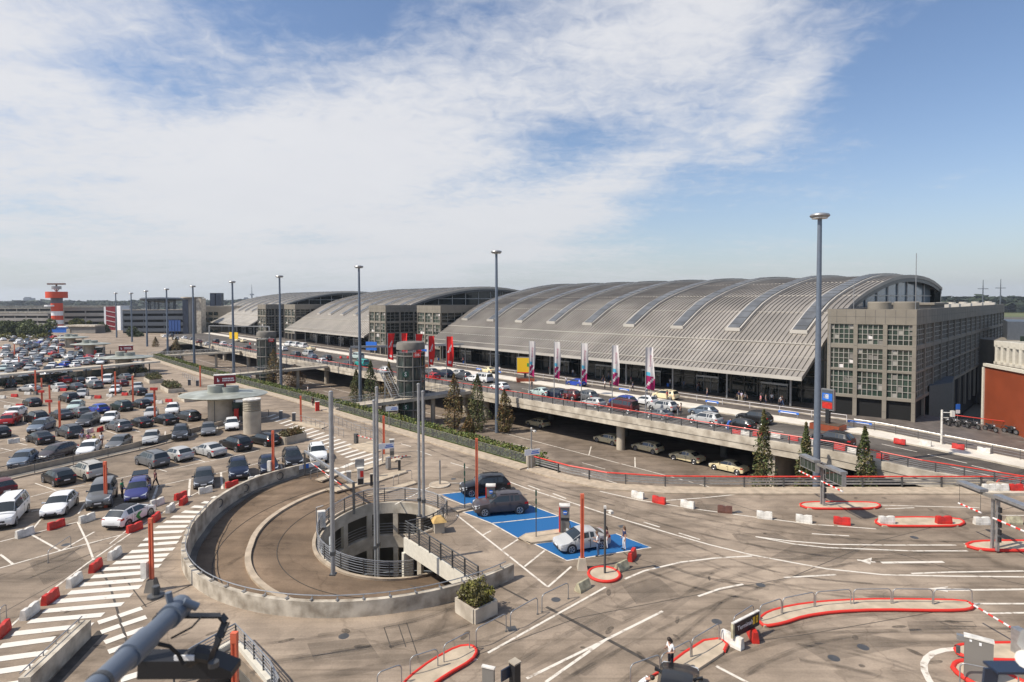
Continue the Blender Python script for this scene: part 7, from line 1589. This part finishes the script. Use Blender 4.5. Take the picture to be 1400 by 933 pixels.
# ---------------------------------------------------------------- kiosks with round roofs
def kiosk(px, py, sc, label, sign=True, det=True):
    z = 3.85; c = P(px, py, z); base = Vector((c.x, c.y, 0)); t = thing('kiosk', base, label, 'kiosk', 'kiosks with round roofs')
    b = MB(); b.lathe(base, [(.2, z-.35), (.8, z-.35), (.97, z-.12), (1., z), (.97, z+.1), (.5, z+.42), (0, z+.5)], 40, sx=6.3*sc, sy=5.0*sc); b.obj('round_roof', 'copper', t, 40)
    b = MB(); b.cyl(base+Vector((-.2, -.6, 0)), 1.75, z-.1, 24); b.obj('core_wall', 'conc', t, 40)
    b = MB(); b.cyl(base+Vector((-.7, -.8, z+.1)), 1.2, 1.35, 20); b.cyl(base+Vector((.9, -.2, z+.1)), 1.35, 1.1, 20); b.obj('roof_drum', 'copper', t, 40)
    b = MB(); b.box(base+Vector((1.9, .6, 0)), (3.4, 2.4, 2.7), .2); b.obj('glazed_room', 'glassg', t)
    for k in range(3): b = MB(); b.cyl(base+Vector((3.6+k*.6, 1.6-k*1.3, 0)), .08, z-.2, 8); b.obj('column', 'steel', t)
    b = MB(); b.box(base+Vector((2.6, -1.6, 0)), (.55, .5, 1.9), .2); b.obj('red_machine', 'red', t)
    b = MB(); b.tube([base+Vector((-.24, -2.36, 0)), base+Vector((-.24, -2.36, z-.3))], .05, 5); b.obj('wall_joint', 'steeld', t)
    if sign:
        a_ = .42; p = base+Vector((.5, -.6, z+1.7)); R = Matrix.Rotation(a_, 3, 'Z'); s_ = thing('kiosk_sign', p, label.split(',')[0].replace('kiosk', 'red rooftop sign box of the kiosk') if False else 'red sign box on the roof of the %s' % label.split(' with')[0].split(' behind')[0], 'sign', 'red kiosk signs')
        b = MB(); b.box(p, (2.9, 1.2, 1.25), a_); b.obj('box', 'signred', s_); b = MB(); b.box(p+Vector((0, 0, 1.25)), (3.0, 1.3, .1), a_); b.obj('lid', 'whitep', s_)
        b = MB(); b.cyl(p-Vector((0, 0, .95)), .16, .95, 8); b.obj('stem', 'red', s_)
        if det:
            b = MB()
            for r_, zz, u0, u1 in ((0, .78, -.25, 1.25), (1, .48, -.25, 1.25)):
                u = u0
                rn = random.Random(5+r_)
                while u < u1: w_ = rn.uniform(.08, .14); b.box(p+R @ Vector((u, -.61, zz-.1)), (w_, .02, .2), a_); u += w_+.05
            b.box(p+R @ Vector((-.95, -.61, .35)), (.12, .02, .55), a_); b.box(p+R @ Vector((-.8, -.61, .35)), (.12, .02, .3), a_+.0); b.obj('lettering', 'signwhite', s_)
            b = MB()
            for zz in (.35, .65): b.box(p+R @ Vector((-1.46, 0, zz)), (.02, .8, .2), a_)
            b.obj('side_lettering', 'signwhite', s_)
kiosk(306, 539, 1, 'nearest round roofed kiosk with a red sign box'); kiosk(172, 488.5, 1, 'second round roofed kiosk behind the long white canopy', True); kiosk(124, 470.5, .95, 'third round roofed kiosk in the far rows', False); kiosk(98, 461.5, .95, 'farthest round roofed kiosk below the pavilion', False)
# low wall before the second row with its ramp down beside it
t = thing('low_wall', P(180, 612), 'long low concrete wall with thin rail dividing the car park rows', 'wall'); wl = [P(q[0], q[1]) for q in ((-30, 660), (0, 653), (90, 633), (180, 613), (270, 590), (352, 569))]
b = MB(); b.wall(wl, .3, 0, .6); b.obj('coping', 'kerb', t)
wl2 = [p+Vector((1.9, -.65, 0)) for p in wl]; b = MB(); b.wall(wl2, .22, 0, .16); b.obj('kerb', 'kerb', t)
b = MB(); 
for i in range(len(wl)-1): b.add([wl[i], wl2[i], wl2[i+1], wl[i+1]], [(0, 1, 2, 3)])
for v in b.v: v.z = .012
b.obj('drain_strip', 'concd', t)
railing('low_wall_rail', [p+Vector((.1, 0, .16)) for p in wl2], 'thin dark post rail on the kerb before the low dividing wall', 'railing', 3.4, .95, None, 'steeld', 'steel', r_top=.025, post_w=.07)
railing('low_wall_grille', [p+Vector((-.2, .1, .0)) for p in wl[:3]], 'bar grille railing behind the low wall at the left edge', 'railing', 3.0, 1.0, [.2, .35, .5, .65, .8], 'steeld', 'steel', r=.018)
t = thing('silo', P(345, 592), 'short round tower with ribbed cladding and pale cap beside the low wall', 'tower'); p = P(345, 592); b = MB(); b.cyl(p, 1.13, 3.0, 24); b.obj('base', 'conc', t, 40)
b = MB(); b.lathe((p.x, p.y, 3.0), [(1.1, 0)]+[(1.13 if k % 2 else 1.06, .1+k*.11) for k in range(12)]+[(1.1, 1.45)], 24); b.obj('louvre_drum', 'silo', t); b = MB(); b.lathe((p.x, p.y, 4.45), [(1.1, 0), (1.16, .06), (1.16, .2), (0, .26)], 24); b.obj('cap', 'whitep', t, 30)
# long flat canopy
a = P(-60, 518, 3.0); c = P(214, 494.5, 3.0); t = thing('long_canopy', (a+c)/2-Vector((0, 0, 3)), 'long thin white flat canopy crossing the far car park rows', 'canopy'); b = MB(); b.wall([a, c], 3.6, 2.85, 3.12); b.obj('roof', 'concl', t)
b = MB(); dd_ = (c-a).normalized(); nn_ = Vector((dd_.y, -dd_.x, 0)); b.wall([a+nn_*1.85, c+nn_*1.85], .1, 2.82, 3.2); b.obj('fascia', 'cream', t)
for k in range(11): q = a+(c-a)*(k+.5)/11; b = MB(); b.cyl((q.x, q.y, 0), .14, 2.85, 8); b.obj('column', 'steeld', t)
b = MB(); b.wall([a+nn_*2.6+dd_*5, a+(c-a)*.72+nn_*2.6], .25, 0, .35); b.obj('kerb', 'kerb', t)
b = MB(); b.wall([a+(c-a)*.08-nn_*1.2, a+(c-a)*.9-nn_*1.2], .08, .5, 2.2); b.obj('glass_screen', 'glassg', t)
# planters
for i, (px, py, rz, lx, bh, mt_) in enumerate(((193, 513, .7, 4.5, 1.3, ['leafb', 'leaf']), (210, 522, .7, 6.5, 1.6, ['leafb', 'leaf']), (235, 534, .7, 7.5, 1.6, ['leafb', 'leaf']), (259, 547, .7, 5.0, .6, ['leafo', 'leafb']))):
    d_ = P(px+6, py+3)-P(px-6, py-3); planter(P(px, py), math.atan2(d_.y, d_.x), lx, 2.6, .75, mt_, 'pale planter with olive shrubs left of the kiosks, %s from the left' % nth(i), i, bh, n=1100, leaf=.16, group='planters by the kiosks')
d_ = P(412, 602)-P(392, 607); planter(P(399, 604), math.atan2(d_.y, d_.x), 3.1, 1.7, .95, ['leafo', 'leafb'], 'concrete planter with rust coloured shrubs beside the zebra crossing', 9, 1.1, n=1300, leaf=.12, mbox='conc')
d_ = P(672, 836)-P(640, 851); planter(P(651, 838), math.atan2(d_.y, d_.x)+.0, 1.6, 1.75, .8, ['leafy', 'leafb', ], 'cream square planter with a green and rusty shrub beside the ramp wall end', 4, 1.35, n=2000, leaf=.09)
p = P(600, 727); t = thing('vent_pillar', p, 'small concrete vent pillar with ochre pyramid cap at the ramp railing', 'vent'); b = MB(); b.box(p, (.75, .75, .85), .3); b.obj('pillar', 'conc', t); b = MB(); b.hexa([p+Matrix.Rotation(.3, 3, 'Z') @ Vector((x, y, .85)) for x, y in ((-.55, -.55), (.55, -.55), (.55, .55), (-.55, .55))], [p+Matrix.Rotation(.3, 3, 'Z') @ Vector((x, y, 1.22)) for x, y in ((-.2, -.2), (.2, -.2), (.2, .2), (-.2, .2))]); b.obj('cap', 'dome', t)
# white cabinet at the well and the height frame over the ramp entry
p = pol(172, 5.3, -.75); t = thing('pole_cabinet', p, 'white control cabinet clamped at the left of the well railing', 'cabinet'); b = MB(); b.box(p+Vector((.1, -.1, .2)), (.6, .5, 1.3), .4); b.obj('box', 'whitep', t); b = MB(); b.tube([p+Vector((-.2, -.4, 0)), p+Vector((-.2, -.4, 1.9)), p+Vector((.4, -.5, 2.1))], .04, 6); b.obj('pipe', 'steel', t)
a = P(417, 649); c = P(484, 703); t = thing('height_frame', a, 'grey height limit bar on two dark posts over the ramp entry', 'gantry'); b = MB(); b.box(a, (.16, .16, 2.4)); b.obj('post', 'steeld', t); b = MB(); b.box(c, (.18, .18, 2.7)); b.obj('post', 'steeld', t); b = MB(); b.bar(a+Vector((0, 0, 2.4)), c+Vector((0, 0, 2.6)), .16, .2); b.obj('bar', 'polep', t)
b = MB(); e0 = a+(c-a)*.12+Vector((.1, .2, 1.5)); e1 = a+(c-a)*.75+Vector((.1, .2, 1.5))
for k in range(8): b.tube([e0+(e1-e0)*k/8, e0+(e1-e0)*(k+1)/8], .04, 6, m=k % 2)
b.obj('striped_bar', ['flagwhite', 'red'], t)
# pedestrian barriers near the ticket lanes
railing('lane_fence', [P(404, 577), P(424, 582), P(446, 590), P(470, 599)], 'thin pedestrian fence left of the ticket lanes', 'fence', 1.5, 1.1, (.3, .6), 'steel', 'steel', 'steel', r_top=.025, r=.015, post_w=.05)
railing('lane_fence', [P(452, 577), P(480, 589), P(514, 603)], 'thin pedestrian fence behind the grey boom gate', 'fence', 1.5, 1.1, (.3, .6), 'steel', 'steel', 'steel', r_top=.025, r=.015, post_w=.05)
railing('lane_fence', [P(484, 588), P(508, 588), P(516, 598)], 'thin pedestrian fence nearest the footbridge end', 'fence', 1.5, 1.1, (.3, .6), 'steel', 'steel', 'steel', r_top=.025, r=.015, post_w=.05)
railing('lane_fence', [P(250, 516), P(262, 521), P(276, 528)], 'thin pedestrian fence behind the planters at left', 'fence', 1.8, 1.1, (.3, .6), 'steel', 'steel', 'steel', r_top=.03, r=.02, post_w=.06)
for i, (a, c) in enumerate((((473, 647), (476, 646)), ((512, 639), (524, 632)), ((538, 664), (545, 661)), ((545, 661), (563, 655)), ((425, 655), (434, 652)))): hoop(P(*a), P(*c), 'thin grey hoop near the ticket lanes, %s in that cluster' % nth(i), .9, .022, 'hoops at the ticket lanes')
# bottom left parapet
a = P(118, 872); c = P(34, 955); t = thing('parapet_wall', a, 'short concrete parapet with pipe rail at the lower left corner', 'wall'); b = MB(); b.wall([a, c], .5, 0, .95); b.obj('wall_body', 'concs', t); b = MB(); b.tube([a+Vector((-.2, 0, 1.15)), c+Vector((-.2, 0, 1.15))], .03, 6)
for k in range(5): q = a+(c-a)*(k+.3)/5+Vector((-.2, 0, .9)); b.tube([q, q+Vector((0, 0, .25))], .03, 5)
b.obj('pipe_rail', 'steel', t); b = MB(); b.strip([P(140, 862), P(60, 948)], .5, .004); b.obj('gutter', 'joint', t)
# ---------------------------------------------------------------- glass lift towers and footbridges
def lift(L, t_, rad, ztop, label, side=1):
    c = T(L, t_); root = thing('lift_tower', (c.x, c.y, -4), label, 'lift tower', 'glass lift towers'); b = MB(); b.cyl((c.x, c.y, -4), rad-.08, ztop+2.2, 24); b.obj('glazing', 'liftglass', root, 40)
    b = MB()
    for k in range(10): a = k*2*PI/10; b.bar((c.x+rad*math.cos(a), c.y+rad*math.sin(a), -4), (c.x+rad*math.cos(a), c.y+rad*math.sin(a), ztop-1.7), .14, .14)
    for z in (-1.2, 1.2, 3.9, 6.3, 8.2):
        if z < ztop-1: b.tube([(c.x+rad*math.cos(k*PI/12), c.y+rad*math.sin(k*PI/12), z) for k in range(24)], .1, 5, closed=True)
    b.obj('frame', 'stoned', root)
    b = MB(); b.lathe((c.x, c.y, 0), [(rad+.05, ztop-1.35), (rad+.06, ztop-.5), (rad-.1, ztop-.1), (rad-.5, ztop), (0, ztop)], 24); b.obj('roof_band', 'concd', root, 40)
    b = MB(); b.box((c.x, c.y, -4), (1.6, 1.6, ztop+2), .5); b.obj('shaft', 'slate', root)
    v = Vector((-c.x, -c.y, 0)).normalized(); sd_ = Vector((-v.y, v.x, 0))
    for z in ((5.1, -.6) if side == 1 else ()):
        q = c+v*(rad+.12)-sd_*.9+Vector((0, 0, z)); an = math.atan2(v.y, v.x)+PI/2; b = MB(); b.tube([q, q+v*.05], .55, 20); dsc = b.obj('sign_disc', 'sgreen', root); text_obj('S', .95, 'signwhite', dsc, q+v*.075-org_of(root), (PI/2, 0, an), name='letter_s')
    q = c+v*(rad+.1)+sd_*1.1+Vector((0, 0, ztop-2.6)); an = math.atan2(v.y, v.x)+PI/2; b = MB(); b.box(q, (1.25, .08, .85), an); bd = b.obj('red_plate', 'redp', root); text_obj('DB', .62, 'signwhite', bd, q+v*.06+Vector((0, 0, .42))-org_of(root), (PI/2, 0, an))
lift(53, -34, 2.45, 10.6, 'glass lift tower with green S disc beside the footbridge'); lift(116, -38, 2.3, 10.2, 'glass lift tower farther left with red plate behind the rust tree', 0)
def bridge(a, c, label, w_=3.2, stair=False):
    t = thing('footbridge', (a+c)/2, label, 'footbridge', 'footbridges'); b = MB(); d = (c-a); s_ = Vector((-d.y, d.x, 0)).normalized()*w_/2; up = Vector((0, 0, .55))
    b.hexa([a-s_-up, a+s_-up, c+s_-up, c-s_-up], [a-s_, a+s_, c+s_, c-s_]); b.obj('deck_slab', 'conc', t)
    for k, sg in enumerate((-1, 1)):
        b = MB(); n = max(3, int(d.length/1.6)); p0, p1 = a+s_*sg*.95, c+s_*sg*.95
        for i in range(n+1): q = p0+(p1-p0)*i/n; b.bar(q, q+Vector((0, 0, 1.1)), .05, .05)
        for z in (.2, .4, .6, .8): b.tube([p0+Vector((0, 0, z)), p1+Vector((0, 0, z))], .015, 4)
        b.tube([p0+Vector((0, 0, 1.1)), p1+Vector((0, 0, 1.1))], .035, 6); b.obj('balustrade', 'steel', t)
    for f in (.35, .72): q = a+d*f; b = MB(); b.cyl((q.x, q.y, -4.1), .4, q.z+3.6, 12); b.obj('pier', 'conc', t, 40)
bridge(T(55, -47.5, .35), T(49.5, te(49)-.1, 1.45), 'grey footbridge from the deck to the elevated road at the glass lift tower'); bridge(T(113, -50.5, .35), T(107, te(107)-.1, 1.45), 'grey footbridge behind the kiosk sign at the left lift tower'); bridge(T(182, -53, .35), T(168, te(168)-.1, 1.45), 'farthest grey footbridge left of the round stair tower')
t = thing('outer_stair', T(51, -33, 1), 'steel stair leaning against the glass lift tower', 'stair'); a = T(57.2, -37, 5.0); c = T(52.8, -37.2, 1.2); b = MB()
for o_ in (-.7, .7): b.bar(a+Vector((o_*.755, o_*.656, 0)), c+Vector((o_*.755, o_*.656, 0)), .1, .3); b.tube([a+Vector((o_*.755, o_*.656, 1)), c+Vector((o_*.755, o_*.656, 1))], .04, 6)
for k in range(14): q = a+(c-a)*k/13; b.bar(q-W*.65, q+W*.65, .28, .04)
b.obj('flight', 'steel', t); b = MB(); b.box(T(57.8, -36.5, 4.9), (1.8, 1.8, .15), .9); b.bar(T(57.8, -36.5, 4.9), T(57.8, -36.5, -4), .2, .2); b.obj('landing', 'steel', t)
# ---------------------------------------------------------------- trees
TR = [(620, 516, 99, 1.75, ['leafb', 'leafo'], 'slim olive brown tree left of the middle lamp mast'), (652, 517, 97, 1.75, ['leafb', 'leaf'], 'slim olive tree just left of the middle lamp mast'), (689, 538, 96, 1.5, ['leafb', 'leafo'], 'slim brownish tree just right of the middle lamp mast'), (506, 497, 117, 1.6, ['leaf', 'leaf'], 'slim dark green tree right of the mast behind the footbridge'), (531, 499, 115, 1.5, ['leafo', 'leafb'], 'slim rusty tree left of the glass lift tower'), (486, 509, 122, 1.4, ['leafb', 'leaf'], 'slim olive tree left of the mast behind the footbridge'), (402, 501, 148, 2.6, ['leafo', 'leafo'], 'wide rust coloured tree right of the left lift tower'), (373, 480, 142, 2.3, ['leafo', 'leafb'], 'rust coloured tree before the left lift tower'),
      (1046, 566, 61.5, 1.25, ['leaf', 'leafb'], 'slim green tree before the elevated road, left of the tallest mast'), (1104, 584, 61.5, 1.05, ['leafb', 'leaf'], 'slim olive tree hugging the tallest lamp mast'), (1185, 590, 59.0, 1.25, ['leaf', 'leafb'], 'slim green tree before the elevated road, right of the tallest mast'), (640, 572, 92, 1.0, ['leafb', 'leafo'], 'small brown tree between the two slim trees'), (240, 462, 215, 1.7, ['leafo', 'leafb'], 'brown slim tree at the left end of the elevated road'), (212, 462, 230, 1.7, ['leafb', 'leafo'], 'brown slim tree left of the dark blue garage masts')]
for i, (px, yt, d, r, mt_, lb) in enumerate(TR):
    x = PXZ(px, d, 0).x; zt_ = zat(yt, d) if px < 700 else H-(yt-409.5)*d/800; column_tree(Vector((x, d, -4.05)), zt_+4.05, r*(1.45 if px < 800 else 1.2), mt_, lb, i)
for i, (px, yt, d, r, mt_, lb) in enumerate(((-3, 440, 300, 5, ['leafg', 'leaf'], 'broad dark tree cut by the left edge'), (14, 436, 296, 5.5, ['leafg', 'leaf'], 'broad dark green tree, second from the left edge'), (31, 438, 300, 5, ['leafg', 'leaf'], 'broad dark green tree in the middle of the left tree group'), (48, 434, 296, 6, ['leafg', 'leaf'], 'tallest broad green tree left of the radar tower'), (100, 434, 350, 3.2, ['leafy', 'leaf'], 'small tree before the garage just right of the radar tower'), (115, 433, 350, 3.2, ['leafy', 'leaf'], 'small tree before the garage farther right of the radar tower'), (138, 440, 345, 3.6, ['leaf', 'leaf'], 'dark tree at the left of the red and white stair block'), (186, 449, 300, 4, ['leaf', 'leaf'], 'dark green tree below the dark blue garage'))):
    x = PXZ(px, d, 0).x; broad_tree(Vector((x, d, -4.05)), zat(yt, d)+4.6, r*1.15, mt_, lb, i+40, 3600, .6)
for i, (px, yt, d, r) in enumerate(((2, 452, 282, 3), (27, 453, 280, 3.2), (56, 452, 280, 2.6), (40, 460, 275, 2.4), (68, 461, 272, 2.2))):
    x = PXZ(px, d, 0).x; broad_tree(Vector((x, d, -4.05)), zat(yt, d)+4.05, r, ['leafy', 'leafy'], 'yellow green low bush tree at the far car park end, %s from left' % nth(sorted([2, 27, 56, 40, 68]).index(px)), i+70, 700, .4, 'yellow bushes')
# distant woods
def wood(px0, px1, d0, d1, h0, h1, seed, n, label, size):
    rn = random.Random(seed); b = MB()
    for i in range(n):
        px = rn.uniform(px0, px1); d = d0+(d1-d0)*rn.random(); x = PXZ(px, d, 0).x; hh = h0+(h1-h0)*(.5+.5*noise.noise(Vector((x*.004, d*.002, seed)))) + noise.noise(Vector((x*.02, d*.01, 1)))*4
        c = Vector((x, d, -4+hh*rn.random()**.5)); s_ = size*rn.uniform(.6, 1.4)
        o = [c+Vector((rn.uniform(-1, 1)*s_*1.3, rn.uniform(-1, 1)*s_, rn.uniform(-.7, .7)*s_)) for _ in range(5)]; b.add(o, [(0, 1, 2), (0, 2, 3), (0, 3, 4), (0, 4, 1)])
    stuff(b.obj('distant_wood', 'forest', fix=False), label, 'wood')
wood(-30, 420, 1500, 2600, 12, 26, 1, 5200, 'hazy wooded ridge along the whole left horizon', 11); wood(-30, 150, 560, 900, 4, 11, 2, 900, 'nearer dark treetops behind the left parking garages', 5)
wood(1270, 1460, 900, 1500, 14, 26, 3, 2600, 'dark green wood behind the airfield at the right horizon', 9); wood(700, 1300, 1300, 2200, 10, 18, 4, 2200, 'wood behind the terminal roofs', 10)
b = MB()
for i in range(28): a0 = -42+i*3.2; x0, x1 = math.tan(math.radians(a0))*2900, math.tan(math.radians(a0+3.4))*2900; h_ = 11+8*noise.noise(Vector((i*.4, 3, 0))); b.add([(x0, 2900, -5), (x1, 2900, -5), (x1, 2950, h_+9), (x0, 2950, h_+9)], [(0, 1, 2, 3)])
struct(b.obj('hills', 'forest'))
for i, px in enumerate((1343, 1367)):
    p = PXZ(px, 800, -4); p.z = -4; b = MB(); zt_ = H+(408.6-[383, 382][i])*1.0; b.tube([p, Vector((p.x, p.y, zt_))], 1.3, 5, r2=.35); b.bar((p.x-7, p.y, zt_-12), (p.x+7, p.y, zt_-12), .8, .8); tag(b.obj('radio_mast', 'slate'), ['left thin radio mast with crossarm on the right horizon', 'right thin radio mast with crossarm on the right horizon'][i], 'mast', 'radio masts')
b = MB(); a = PXZ(1392, 112, 0); b.prism([a+Vector((0, 0, 0)), a+Vector((30, 0, 0)), a+Vector((30, 14, 0)), a+Vector((0, 14, 0))], -4, H-(468-408.6)*.14-.0); q = b.obj('wall', 'stone', thing('pale_block', a, 'pale block with green windows behind the rust red building', 'building')); b = MB(); b.box(a+Vector((3.5, -.1, 8)), (6, .3, 2.6)); b.obj('window', 'glassg', q.parent)
# ---------------------------------------------------------------- foreground flood lights
def seg(px, py, d): return PD(px, py, d)
t = thing('floodlight', seg(140, 945, 2.4), 'blurred blue grey pipe with black floodlight bracket at the lower left corner', 'floodlight', 'floodlights in the foreground')
b = MB(); p0, p1 = seg(95, 975, 2.5), seg(242, 834, 3.6); b.tube([p0, p1], .057, 20); b.obj('pipe', 'steelb', t, 40)
d = (p1-p0).normalized(); b = MB(); b.tube([p1-d*.62, p1-d*.40], .068, 20); b.obj('sleeve', 'steelb', t, 40); b = MB(); b.tube([p1-d*.12, p1+d*.06], .071, 20); b.tube([p1-d*.05+Vector((-.02, 0, .07)), p1-d*.05+Vector((-.03, 0, .13))], .02, 8); b.tube([p1-d*.02+Vector((.05, 0, .06)), p1+d*.02+Vector((.12, 0, .01))], .025, 10); b.obj('clamp', 'steelb', t, 40)
b = MB(); b.lathe(p1-d*.02+Vector((-.12, 0, .09)), [(.05, 0), (.05, .015), (.022, .02), (.022, .07), (0, .07)], 8); b.tube([p1-d*.9, p1-d*.87], .061, 20); b.obj('bolt', 'steeld', t)
b = MB(); q = [seg(205, 862, 3.55), seg(214, 842, 3.55), seg(302, 842, 3.75), seg(309, 850, 3.75), seg(300, 872, 3.7), seg(286, 908, 3.65)]
for a_, c_ in zip(q, q[1:]): b.bar(a_, c_, .06, .012)
b.bar(q[0], seg(190, 902, 3.5), .06, .012); b.obj('bracket', 'trim', t)
b = MB(); l0, l1 = seg(195, 908, 3.55), seg(290, 908, 3.6); b.bar(l0, l1, .13, .11); b.hexa([*[l1+Vector(v) for v in ((0, -.065, -.055), (0, .065, -.055))], *[l1+Vector(v) for v in ((.15, .065, -.05), (.15, -.065, -.05))]][0:4], [l1+Vector(v) for v in ((0, -.065, .055), (0, .065, .055), (.15, .065, -.01), (.15, -.065, -.01))]); 
b.tube([seg(258, 902, 3.5), seg(272, 893, 3.5), seg(290, 896, 3.5)], .05, 10); b.obj('lamp_housing', 'trim', t, 30)
b = MB(); b.lathe(seg(292, 908, 3.44), [(0, -.02), (.03, -.015), (.03, .015), (0, .02)], 16); b.obj('pivot', 'steeld', t); b = MB(); b.box(seg(252, 903, 3.45), (.12, .01, .03)); b.obj('label_strip', 'signwhite', t)
b = MB(); b.tube([seg(214, 880, 3.3), seg(232, 884, 3.35), seg(244, 895, 3.4), seg(250, 908, 3.42)], .012, 6); b.tube([seg(276, 843, 3.6), seg(262, 858, 3.5), seg(234, 873, 3.4)], .006, 5); b.obj('cable', 'rubber', t)
t = thing('floodlight', seg(1400, 890, 3.6), 'blurred white floodlight head with dark bracket at the lower right corner', 'floodlight', 'floodlights in the foreground')
b = MB(); b.hexa([seg(1390, 880, 3.5), seg(1430, 930, 3.5), seg(1450, 925, 3.8), seg(1410, 875, 3.8)], [seg(1396, 862, 3.5), seg(1436, 850, 3.5), seg(1450, 850, 3.8), seg(1412, 858, 3.8)]); b.tube([seg(1402, 902, 3.5), seg(1402, 902, 3.4)], .05, 12); b.obj('head', 'whitep', t, 40)
b = MB(); b.bar(seg(1354, 913, 3.7), seg(1450, 913, 3.7), .12, .016); b.bar(seg(1355, 914, 3.7), seg(1350, 960, 3.7), .016, .09) ; b.obj('bracket', 'navy', t)

# ---------------------------------------------------------------- thin haze over the airfield
hm = bpy.data.materials.new('haze_air'); hm.use_nodes = True; n_ = hm.node_tree.nodes; n_.remove(n_['Principled BSDF']); pv = n_.new('ShaderNodeVolumePrincipled'); pv.inputs['Color'].default_value = (.80, .88, 1, 1); pv.inputs['Density'].default_value = .00011; pv.inputs['Anisotropy'].default_value = .2
hm.node_tree.links.new(pv.outputs['Volume'], n_['Material Output'].inputs['Volume'])
M['haze'] = hm; b = MB(); b.box((0, 300, -5.2), (9900, 9900, 130)); stuff(b.obj('haze', 'haze'), 'thin pale blue haze over the airfield and the distant woods', 'haze')
